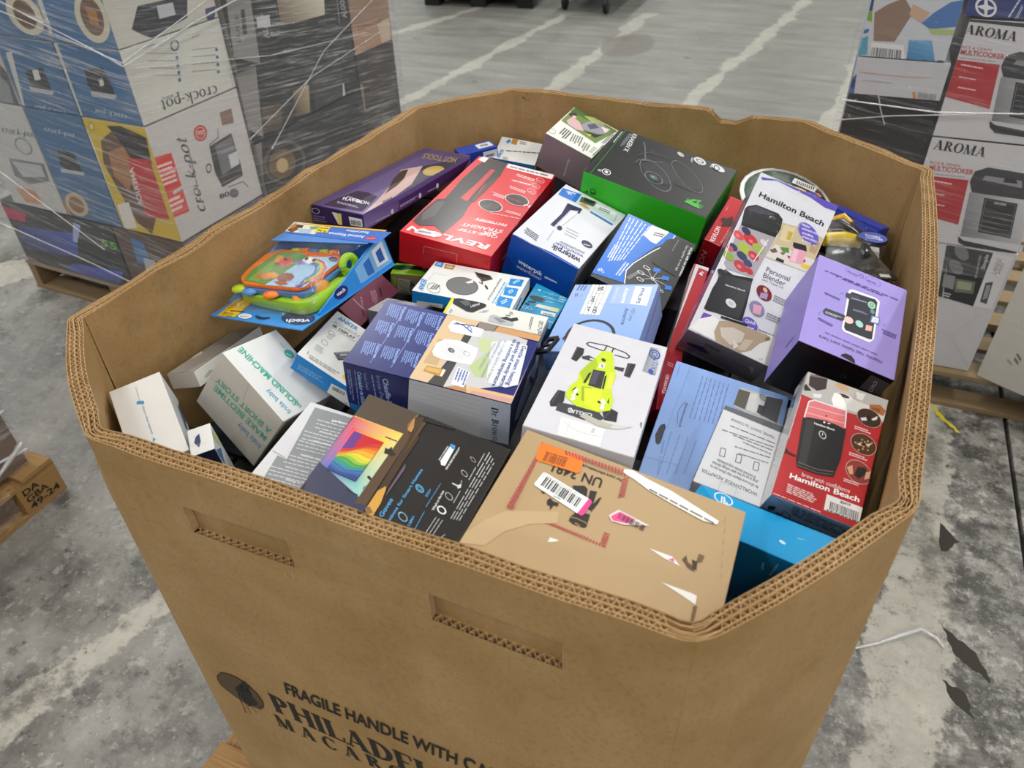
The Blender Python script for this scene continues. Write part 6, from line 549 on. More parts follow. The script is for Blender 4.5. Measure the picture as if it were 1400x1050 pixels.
('ld3','cooker_carton','topmost black and grey cooker carton of the wrapped stack','carton',[[-1.3181,2.1417,1.4095],[0.0,0.0,-0.0524],[0.51,0.688,0.567]],{'right':'#232326','front':'#8d8a86','all':'#232326'},(0.35,0.15),None,None,[('right','side_print',[['P',0,'#8d8a86',[[302,2437],[1439,2402],[1188,4],[4,529]]],['T',1,'#3c3a38','LUCE',[474,900,680,1736,285,945]],['P',2,'#3c3a38',[[663,1091],[883,1079],[1016,1850],[825,1852]]],['V',0,'#a9a6a0','ALGO',[1917,704,1947,1470,1645,748]],['G',0,['#6d5a44','#cfc4b0','#e0d8c8','#8d7a60'],[[2649,931],[5258,775],[5434,1667],[2727,1883]],6],['P',1,'#141416',[[5583,1538],[6432,1484],[6178,257],[5318,339]]],['S',2,'#a9acb0',[[6189,1321],[6084,278]],30],['V',2,'#a9a6a0','ALGO',[6618,380,6600,1031,6326,421]],['S',0,'#77787c',[[2591,1719],[2541,856]],20],['P',1,'#c9c9cc',[[1482,1474],[2168,1424],[2118,1049],[1444,1151]]]])]),
('le0','coffee_maker_carton','bottom brown coffee maker carton at the far end of wrapped stack','carton',[[-1.248,2.6387,0.4395],[0.0,0.0,-0.0524],[0.398,0.288,0.309]],{'right':'#3a302c','front':'#5a4a40','all':'#5a4a40'},(0.35,0.15),None,None,[]),
('le1','coffee_maker_carton','dark brown coffee maker carton above the bottom one,far end','carton',[[-1.248,2.6387,0.7195],[0.0,0.0,-0.0524],[0.398,0.288,0.277]],{'right':'#3a302c','front':'#5a4a40','all':'#5a4a40'},(0.35,0.15),None,None,[('right','side_print',[['P',0,'#8d7464',[[4,1676],[197,1555],[130,442],[4,588]]],['P',0,'#b9bcc0',[[1177,4],[1895,4],[1835,4],[1161,4]]]])]),
('le2','coffee_maker_carton','tan espresso machine carton at the far end of wrapped stack','carton',[[-1.248,2.6387,1.3995],[0.0,0.0,-0.0524],[0.398,0.288,0.677]],{'right':'#9a7a62','front':'#5a4a40','all':'#5a4a40'},(0.35,0.15),None,None,[('right','side_print',[['P',0,'#b08a6c',[[4,1055],[1929,1080],[1977,4],[4,4]]],['P',1,'#c9b49c',[[1874,858],[2817,891],[2718,4],[2006,4]]],['P',0,'#2c2a2c',[[497,4],[1266,4],[1151,4],[329,4]]],['P',0,'#2c2a2c',[[1977,4],[2574,4],[2610,4],[2002,4]]],['T',2,'#5a3c2c','ESPRESSO',[439,889,2216,842,422,1063]]])]),
('lf1','carton','white carton stack filler on the far side of the wrapped stack,behind the slow cookers','carton',[[-1.8084,2.1674,1.4095],[0.0,0.0,-0.0524],[0.458,0.688,1.279]],{'all':'#bdbab2'},(0.35,0.15),None,None,[]),
('lf2','carton','brown carton on the far back corner of the wrapped stack','carton',[[-1.7323,2.6641,1.3995],[0.0,0.0,-0.0524],[0.558,0.288,1.269]],{'all':'#7d6a56'},(0.35,0.15),None,None,[]),
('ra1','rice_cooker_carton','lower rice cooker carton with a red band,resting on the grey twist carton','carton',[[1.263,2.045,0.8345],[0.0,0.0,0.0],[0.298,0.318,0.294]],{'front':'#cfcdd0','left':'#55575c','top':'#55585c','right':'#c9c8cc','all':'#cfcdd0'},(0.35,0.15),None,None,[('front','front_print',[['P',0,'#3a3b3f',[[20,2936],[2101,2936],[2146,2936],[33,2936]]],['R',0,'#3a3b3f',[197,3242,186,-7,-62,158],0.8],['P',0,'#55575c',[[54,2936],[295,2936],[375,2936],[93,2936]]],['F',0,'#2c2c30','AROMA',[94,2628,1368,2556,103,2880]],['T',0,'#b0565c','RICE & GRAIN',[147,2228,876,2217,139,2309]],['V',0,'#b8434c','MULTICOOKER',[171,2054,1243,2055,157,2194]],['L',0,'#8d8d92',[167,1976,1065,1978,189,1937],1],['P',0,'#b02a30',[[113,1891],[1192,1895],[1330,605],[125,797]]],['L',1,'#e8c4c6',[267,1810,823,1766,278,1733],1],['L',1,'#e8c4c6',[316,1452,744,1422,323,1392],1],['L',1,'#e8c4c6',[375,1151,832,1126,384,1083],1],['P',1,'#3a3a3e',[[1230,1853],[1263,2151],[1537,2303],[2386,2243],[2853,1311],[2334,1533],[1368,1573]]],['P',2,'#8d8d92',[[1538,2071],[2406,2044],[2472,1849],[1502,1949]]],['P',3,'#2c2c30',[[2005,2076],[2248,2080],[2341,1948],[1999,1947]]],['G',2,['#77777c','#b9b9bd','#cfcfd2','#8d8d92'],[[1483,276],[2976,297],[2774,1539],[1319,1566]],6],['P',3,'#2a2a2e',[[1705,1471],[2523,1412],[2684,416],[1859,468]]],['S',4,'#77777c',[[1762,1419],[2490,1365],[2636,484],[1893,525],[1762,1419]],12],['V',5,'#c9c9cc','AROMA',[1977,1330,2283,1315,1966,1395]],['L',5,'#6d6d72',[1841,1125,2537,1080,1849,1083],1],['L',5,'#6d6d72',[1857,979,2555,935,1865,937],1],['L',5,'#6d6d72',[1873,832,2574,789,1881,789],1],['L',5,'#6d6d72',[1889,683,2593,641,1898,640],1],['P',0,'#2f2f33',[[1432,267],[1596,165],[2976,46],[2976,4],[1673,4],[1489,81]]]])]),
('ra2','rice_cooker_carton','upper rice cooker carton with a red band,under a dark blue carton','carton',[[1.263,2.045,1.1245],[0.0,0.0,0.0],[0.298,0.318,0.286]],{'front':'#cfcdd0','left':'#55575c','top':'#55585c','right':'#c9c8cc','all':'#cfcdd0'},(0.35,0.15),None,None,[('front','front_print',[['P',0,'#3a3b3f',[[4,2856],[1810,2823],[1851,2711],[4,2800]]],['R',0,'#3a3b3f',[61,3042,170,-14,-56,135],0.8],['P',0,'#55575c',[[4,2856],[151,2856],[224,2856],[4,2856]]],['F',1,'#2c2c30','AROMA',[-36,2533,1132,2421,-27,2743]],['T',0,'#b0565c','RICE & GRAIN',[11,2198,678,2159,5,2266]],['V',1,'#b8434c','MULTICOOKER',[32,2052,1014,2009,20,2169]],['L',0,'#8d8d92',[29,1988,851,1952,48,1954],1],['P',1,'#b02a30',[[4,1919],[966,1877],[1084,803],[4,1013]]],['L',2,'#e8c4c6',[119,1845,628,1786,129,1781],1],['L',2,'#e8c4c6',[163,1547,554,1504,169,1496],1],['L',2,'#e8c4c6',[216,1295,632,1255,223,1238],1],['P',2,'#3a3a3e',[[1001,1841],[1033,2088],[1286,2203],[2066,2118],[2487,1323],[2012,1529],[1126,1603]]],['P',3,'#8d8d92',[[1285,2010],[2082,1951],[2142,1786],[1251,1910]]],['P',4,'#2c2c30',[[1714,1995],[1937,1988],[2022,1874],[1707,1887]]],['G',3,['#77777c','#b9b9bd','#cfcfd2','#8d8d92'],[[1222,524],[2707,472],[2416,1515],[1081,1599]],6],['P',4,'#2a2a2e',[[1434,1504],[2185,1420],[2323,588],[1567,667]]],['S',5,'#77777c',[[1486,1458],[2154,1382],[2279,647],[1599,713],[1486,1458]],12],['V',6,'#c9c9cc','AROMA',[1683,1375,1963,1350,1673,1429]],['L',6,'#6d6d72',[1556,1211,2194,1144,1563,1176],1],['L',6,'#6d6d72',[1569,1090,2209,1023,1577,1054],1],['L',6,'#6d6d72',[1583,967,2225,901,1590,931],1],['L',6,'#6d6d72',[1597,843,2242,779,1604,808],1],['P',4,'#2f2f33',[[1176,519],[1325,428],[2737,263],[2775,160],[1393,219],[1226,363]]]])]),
('rn','blender_carton','dark and white twist blender carton at the bottom of the right stack','carton',[[1.2655,2.045,0.5375],[0.0,0.0,0.0],[0.303,0.318,0.407]],{'front':'#c9c9cd','left':'#b9b9bd','all':'#c4c4c8'},(0.35,0.15),None,None,[('front','front_print',[['P',0,'#c9c9cc',[[866,4066],[1280,4066],[1611,2351],[1284,2438]]],['P',1,'#3a4a3c',[[1226,4056],[1312,4057],[1600,2387],[1476,2400]]],['P',2,'#37383c',[[1308,4066],[2424,4022],[2471,2262],[1628,2393]]],['E',3,'#77787c',[1667,3886,187,-16,-104,229]],['E',4,'#77787c',[1666,3417,192,-22,-94,215]],['P',3,'#8d8f92',[[1435,3151],[1733,3135],[1806,2699],[1494,2749]]],['P',4,'#6d7464',[[1754,3065],[2280,3057],[2347,2658],[1855,2633]]],['P',5,'#9aa38a',[[1831,3005],[2214,2992],[2248,2751],[1878,2751]]],['V',3,'#c9c9cc','Simple',[2375,3479,2340,3937,2278,3497]],['L',4,'#a9a9ad',[2274,3167,2160,3975,2215,3170],3],['P',3,'#d6d6d9',[[2424,4022],[2963,3980],[2943,2249],[2471,2262]]],['T',4,'#55575c','TWISTI',[2579,3373,2573,3873,2699,3352]],['T',4,'#55575c','Ninja',[2701,3433,2732,3761,2802,3416]],['P',4,'#55575c',[[2534,3071],[2710,3143],[2776,2405],[2590,2442]]],['L',5,'#c9c9cc',[2583,3006,2633,2489,2695,3014],3],['L',3,'#c9c9cc',[1603,2581,1849,2555,1589,2424],2],['S',0,'#a9a9ad',[[1629,1235],[2206,1164],[2771,2056]],8],['S',0,'#a9a9ad',[[2217,1125],[2929,204]],8]])]),
('rb','carton','dark blue carton with a round white emblem at the top of the right stack','carton',[[1.259,2.045,1.4195],[0.0,0.0,0.0],[0.32,0.318,0.289]],{'front':'#2c3a78','left':'#6d6a70','all':'#2c3a78'},(0.35,0.15),None,None,[('front','front_print',[['R',0,'#e4e4ea',[407,210,237,-19,-67,210],0.78],['P',1,'#e4e4ea',[[302,455],[354,457],[451,213],[487,17],[443,15],[363,208]]],['P',2,'#e4e4ea',[[189,222],[385,278],[619,199],[429,143]]],['L',0,'#c9cce0',[917,33,1052,536,989,14],1],['L',1,'#c9cce0',[1083,-4,1127,317,1151,-9],2]])]),
('rbl','carton','black carton in the right stack,under the pale baby product carton','carton',[[0.994,2.05,0.9245],[0.0,0.0,0.0],[0.22,0.308,0.394]],{'front':'#1f1e1f','left':'#2c2b2c','all':'#1f1e1f'},(0.35,0.15),None,None,[]),
('rbl0','carton','black carton at the bottom left of the right stack','carton',[[0.994,2.05,0.5275],[0.0,0.0,0.0],[0.22,0.308,0.397]],{'all':'#232223'},(0.35,0.15),None,None,[]),
('rw1','baby_product_carton','white carton with an orange line,between black carton and photo carton','carton',[[0.994,2.045,1.0195],[0.0,0.0,0.0],[0.22,0.318,0.092]],{'front':'#c4c4ca','left':'#4a6cb0','all':'#c4c4ca'},(0.35,0.15),None,None,[('front','front_print',[['S',0,'#c9864a',[[119,550],[1238,522],[1821,551]],15],['P',0,'#3a62ac',[[4,339],[75,519],[130,4],[4,4]]],['P',1,'#2c3c6c',[[4,426],[62,465],[86,145],[4,134]]],['B',0,'#8d8d92',[1655,180,2081,156,1674,22],40],['L',0,'#a9a0a4',[264,376,978,374,267,323],1],['P',0,'#c98a5c',[[1509,167],[1582,174],[1644,4],[1568,4]]]])]),
('rw2','baby_product_carton','pale photo carton with bar code,left of the dark blue carton at right','carton',[[0.9865,2.045,1.4195],[0.0,0.0,0.0],[0.205,0.318,0.397]],{'front':'#c9ccd4','left':'#a9c4d4','all':'#c9ccd4'},(0.35,0.15),None,None,[('front','front_print',[['P',0,'#8d7464',[[143,1040],[405,1246],[744,1404],[1019,1089],[773,393],[282,385]]],['P',0,'#4a76b4',[[1481,1115],[1777,1364],[2046,1425],[2046,827],[1496,735],[1271,865]]],['P',1,'#c9a48c',[[968,1275],[1389,1110],[1271,865],[938,1037]]],['P',1,'#a9bf7a',[[1443,756],[2046,754],[2046,635],[1577,619]]],['P',0,'#e0e0e4',[[235,331],[1008,335],[1124,4],[314,4]]],['B',1,'#4a4a4e',[280,233,993,209,316,6],40],['G',1,['#3a7ab0','#4a8cc0','#6aa8d0','#5a9cc8'],[[1159,4],[1817,4],[1618,476],[1094,465]],6],['E',2,'#55606c',[1253,-117,149,-9,-38,140]],['E',3,'#b9bcc4',[1253,-117,60,-5,-14,50]],['E',3,'#55606c',[1616,-108,148,-9,-39,139]],['E',4,'#b9bcc4',[1616,-108,60,-5,-14,50]],['E',4,'#55606c',[1985,-99,146,-9,-40,138]],['E',5,'#b9bcc4',[1985,-99,59,-5,-14,49]],['P',0,'#7aa43a',[[4,1026],[48,1227],[134,821],[4,857]]],['P',1,'#4a9cb8',[[4,432],[129,499],[214,50],[4,4]]],['P',1,'#2c3c78',[[4,1362],[61,1370],[83,1085],[4,1078]]],['P',0,'#3a6cb0',[[4,635],[115,658],[111,573],[4,536]]]])]),
('rwc','carton','plain white carton standing askew at the foot of the right stack','carton',[[1.6596,1.9285,0.56],[0.0,0.0,-0.4712],[0.34,0.3,0.43]],{'all':'#cfcdc6','front':'#c9c8c0','right':'#cfcdc6'},(0.42,0),None,None,[('front','front_print',[['L',0,'#77756f',[740,1290,916,1143,735,963],2],['L',1,'#77756f',[579,960,784,826,588,883],2],['S',0,'#b0aea6',[[4,2043],[650,2031]],8]])]),
('un','shipping_carton','brown shipping carton with orange and white stickers,nearest in the bin','carton',[[0.7359,0.1321,1.0115],[-0.0071,0.1483,-0.0095],[0.2512,0.1768,0.1619]],{'all':'#b3976f'},(0.42,0),None,None,[('top','printed_marks',[['P',0,'#bda27a',[[4,4],[4,131],[117,383],[251,579],[734,819],[773,677],[520,526],[334,323],[238,87]]],['P',0,'#b23a44',[[216,1653],[238,1654],[282,1599],[261,1599]]],['P',1,'#b23a44',[[256,1654],[278,1655],[320,1600],[299,1600]]],['P',2,'#b23a44',[[295,1656],[317,1656],[358,1600],[337,1600]]],['P',3,'#b23a44',[[335,1657],[356,1658],[397,1601],[376,1600]]],['P',4,'#b23a44',[[374,1658],[396,1659],[435,1601],[414,1601]]],['P',5,'#b23a44',[[413,1659],[435,1660],[473,1601],[452,1601]]],['P',6,'#b23a44',[[452,1660],[474,1661],[511,1602],[490,1602]]],['P',7,'#b23a44',[[491,1662],[513,1662],[549,1602],[528,1602]]],['P',8,'#b23a44',[[530,1663],[552,1663],[587,1602],[566,1602]]],['P',9,'#b23a44',[[569,1664],[591,1665],[625,1603],[604,1603]]],['P',10,'#b23a44',[[608,1665],[630,1666],[662,1603],[641,1603]]],['P',11,'#b23a44',[[647,1666],[668,1667],[700,1604],[679,1603]]],['P',12,'#b23a44',[[686,1668],[707,1668],[737,1604],[717,1604]]],['P',13,'#b23a44',[[724,1669],[746,1669],[775,1604],[754,1604]]],['P',14,'#b23a44',[[763,1670],[784,1671],[812,1605],[792,1604]]],['P',15,'#b23a44',[[801,1671],[823,1672],[850,1605],[829,1605]]],['P',16,'#b23a44',[[840,1672],[861,1673],[887,1605],[866,1605]]],['P',17,'#b23a44',[[878,1673],[899,1674],[924,1606],[904,1606]]],['P',18,'#b23a44',[[916,1675],[937,1675],[961,1606],[941,1606]]],['P',19,'#b23a44',[[955,1676],[976,1676],[998,1607],[978,1606]]],['P',20,'#b23a44',[[993,1677],[1014,1678],[1035,1607],[1015,1607]]],['P',21,'#b23a44',[[1031,1678],[1052,1679],[1072,1607],[1052,1607]]],['P',22,'#b23a44',[[1069,1679],[1090,1680],[1109,1608],[1089,1607]]],['P',23,'#b23a44',[[1107,1680],[1128,1681],[1146,1608],[1126,1608]]],['P',24,'#b23a44',[[1145,1682],[1165,1682],[1182,1608],[1162,1608]]],['P',0,'#b23a44',[[1182,1683],[1203,1683],[1214,1609],[1199,1609]]],['P',0,'#b23a44',[[237,1599],[237,1569],[279,1407],[278,1432]]],['P',1,'#b23a44',[[237,1545],[237,1516],[280,1362],[279,1387]]],['P',2,'#b23a44',[[237,1492],[237,1463],[282,1318],[281,1342]]],['P',3,'#b23a44',[[237,1439],[237,1410],[283,1273],[282,1298]]],['P',4,'#b23a44',[[237,1387],[237,1358],[284,1230],[284,1254]]],['P',5,'#b23a44',[[237,1335],[237,1307],[286,1186],[285,1210]]],['P',6,'#b23a44',[[237,1284],[236,1256],[287,1143],[286,1167]]],['P',7,'#b23a44',[[236,1233],[236,1205],[289,1100],[288,1124]]],['P',8,'#b23a44',[[236,1182],[236,1155],[290,1058],[289,1081]]],['P',9,'#b23a44',[[236,1133],[236,1105],[291,1015],[291,1039]]],['P',10,'#b23a44',[[236,1083],[236,1056],[293,974],[292,997]]],['P',11,'#b23a44',[[236,1034],[236,1007],[294,932],[293,955]]],['P',12,'#b23a44',[[236,985],[236,959],[295,891],[295,914]]],['P',13,'#b23a44',[[236,937],[236,911],[297,850],[296,872]]],['P',14,'#b23a44',[[235,889],[235,863],[298,809],[297,832]]],['P',15,'#b23a44',[[235,842],[235,816],[299,769],[299,791]]],['P',16,'#b23a44',[[235,795],[235,769],[301,729],[300,751]]],['P',17,'#b23a44',[[235,748],[235,723],[302,690],[301,711]]],['P',18,'#b23a44',[[235,702],[235,677],[303,650],[302,672]]],['P',19,'#b23a44',[[235,656],[235,631],[304,617],[304,633]]],['P',1,'#b23a44',[[1248,1638],[1250,1615],[1197,1543],[1194,1564]]],['P',2,'#b23a44',[[1253,1597],[1255,1575],[1201,1505],[1198,1526]]],['P',3,'#b23a44',[[1257,1557],[1260,1535],[1205,1467],[1203,1488]]],['P',4,'#b23a44',[[1262,1517],[1264,1495],[1209,1430],[1207,1450]]],['P',5,'#b23a44',[[1267,1477],[1269,1455],[1213,1393],[1211,1413]]],['P',6,'#b23a44',[[1271,1437],[1274,1416],[1217,1356],[1215,1376]]],['P',7,'#b23a44',[[1276,1398],[1278,1377],[1222,1319],[1219,1340]]],['P',8,'#b23a44',[[1280,1359],[1283,1338],[1225,1289],[1223,1303]]],['P',1,'#b23a44',[[654,615],[675,614],[763,653],[746,653]]],['P',2,'#b23a44',[[691,614],[711,614],[793,652],[776,652]]],['P',3,'#b23a44',[[727,614],[748,614],[823,651],[806,652]]],['P',4,'#b23a44',[[764,614],[784,614],[853,651],[836,651]]],['P',5,'#b23a44',[[800,614],[820,613],[883,650],[867,650]]],['P',6,'#b23a44',[[836,613],[856,613],[913,649],[897,650]]],['P',7,'#b23a44',[[873,613],[893,613],[943,649],[927,649]]],['P',8,'#b23a44',[[909,613],[929,613],[973,648],[957,648]]],['P',9,'#b23a44',[[945,613],[965,612],[1003,647],[986,648]]],['P',10,'#b23a44',[[981,612],[1000,612],[1033,647],[1016,647]]],['P',11,'#b23a44',[[1017,612],[1036,612],[1062,646],[1046,647]]],['P',12,'#b23a44',[[1052,612],[1072,612],[1092,646],[1076,646]]],['P',13,'#b23a44',[[1088,612],[1108,611],[1122,645],[1105,645]]],['P',0,'#b23a44',[[1124,611],[1143,611],[1151,644],[1135,645]]],['P',0,'#b23a44',[[1159,611],[1179,611],[1181,644],[1164,644]]],['P',0,'#b23a44',[[1195,611],[1214,611],[1210,643],[1194,643]]],['P',0,'#b23a44',[[1230,611],[1250,610],[1240,642],[1223,643]]],['P',0,'#b23a44',[[1265,610],[1285,610],[1264,642],[1253,642]]],['P',1,'#b23a44',[[1301,610],[1300,628],[1235,659],[1236,644]]],['P',2,'#b23a44',[[1299,643],[1298,661],[1234,687],[1234,671]]],['P',3,'#b23a44',[[1297,676],[1296,694],[1232,715],[1233,699]]],['P',4,'#b23a44',[[1296,709],[1295,728],[1231,743],[1232,727]]],['P',0,'#b23a44',[[1294,743],[1293,761],[1230,771],[1231,756]]],['P',0,'#b23a44',[[1292,776],[1291,795],[1229,795],[1229,784]]],['P',20,'#b23a44',[[235,611],[252,621],[263,606],[253,604]]],['P',20,'#b23a44',[[267,630],[284,640],[282,610],[272,608]]],['P',20,'#b23a44',[[299,649],[317,659],[299,614],[291,612]]],['V',0,'#24201c','UN 3481',[1008,1466,457,1432,1015,1327]],['V',0,'#24201c','For more information,call',[1191,1566,722,1567,1191,1522]],['P',0,'#24201c',[[742,1222],[856,1280],[902,1250],[923,1145],[771,1140]]],['P',0,'#24201c',[[930,1250],[1002,1265],[1023,992],[960,995]]],['P',0,'#24201c',[[859,813],[895,905],[1033,942],[1050,771],[1032,744],[914,735],[862,760]]],['S',1,'#9a7a50',[[868,809],[916,825],[1020,818],[1042,802]],12],['S',1,'#9a7a50',[[927,756],[951,763],[971,747],[990,748]],15],['P',1,'#24201c',[[572,900],[589,947],[642,918],[694,927],[700,875],[659,872],[641,792],[628,845],[593,845]]],['P',1,'#24201c',[[1014,1080],[1047,1193],[1068,1214],[1061,1106],[1028,958]]],['P',0,'#24201c',[[471,998],[519,985],[513,963],[481,974]]],['P',1,'#e6e4de',[[765,413],[768,475],[846,481],[860,472],[810,434]]],['P',0,'#e6e5e0',[[1693,815],[1928,825],[2032,749],[1856,768]]],['P',1,'#d65a9a',[[1898,772],[1945,815],[1966,763]]],['P',0,'#e6e5e0',[[1900,484],[2201,499],[2252,491],[2257,392],[2106,434]]],['P',1,'#5c4428',[[2025,838],[2052,908],[2084,831],[2130,818],[2173,749],[2099,766]]],['P',2,'#6d5434',[[2160,871],[2164,986],[2222,985],[2212,898]]],['P',3,'#3a2a18',[[2115,885],[2173,878],[2182,772],[2144,789]]],['P',0,'#6d5434',[[2243,369],[2280,387],[2287,53],[2261,55]]],['S',0,'#94744a',[[2322,1587],[2323,1504]],4],['S',0,'#94744a',[[2342,1433],[2343,1352]],4],['S',0,'#94744a',[[2362,1283],[2362,1205]],4],['S',0,'#94744a',[[2381,1137],[2381,1061]],4],['S',0,'#94744a',[[2399,995],[2400,921]],4],['S',0,'#94744a',[[2417,858],[2417,786]],4]]),('top','orange_barcode_sticker',[['P',7,'#ee7a1e',[[215,1619],[250,1645],[702,1668],[725,1653],[752,1439],[728,1405],[283,1368],[249,1391]]],['B',8,'#6a3412',[566,1534,319,1510,568,1420],40],['V',9,'#5c2c0c','02045146194I',[569,1567,319,1542,571,1541]]]),('top','white_barcode_sticker',[['P',8,'#eeeeec',[[400,1236],[426,1246],[981,1119],[997,1090],[973,896],[954,873],[391,1022],[370,1040]]],['P',9,'#e0408a',[[952,1122],[981,1119],[1001,1092],[978,903],[954,873],[909,885]]],['B',9,'#222222',[453,1194,902,1086,437,1057],40],['V',10,'#333333','SLPN',[613,978,694,965,612,997]],['L',10,'#555555',[454,1209,830,1133,454,1197],1],['L',10,'#888888',[408,1160,431,1232,417,1157],1]]),('top','white_label_strip',[['P',7,'#e9e9e4',[[1173,1720],[1257,1743],[1463,1694],[1725,1656],[2089,1547],[2265,1494],[2261,1439],[2116,1416],[1767,1482],[1486,1549],[1324,1618],[1168,1661]]],['L',8,'#6a6a68',[1492,1583,2243,1454,1497,1541],1]]),('top','pink_torn_label',[['P',7,'#e3d6d2',[[1208,1015],[1278,1135],[1626,1086],[1387,975],[1256,959]]],['P',8,'#e2508f',[[1230,1014],[1299,1117],[1473,1094],[1410,1000],[1267,972]]],['B',9,'#2a1a20',[1305,1096,1587,1065,1297,1021],40]])]),
]
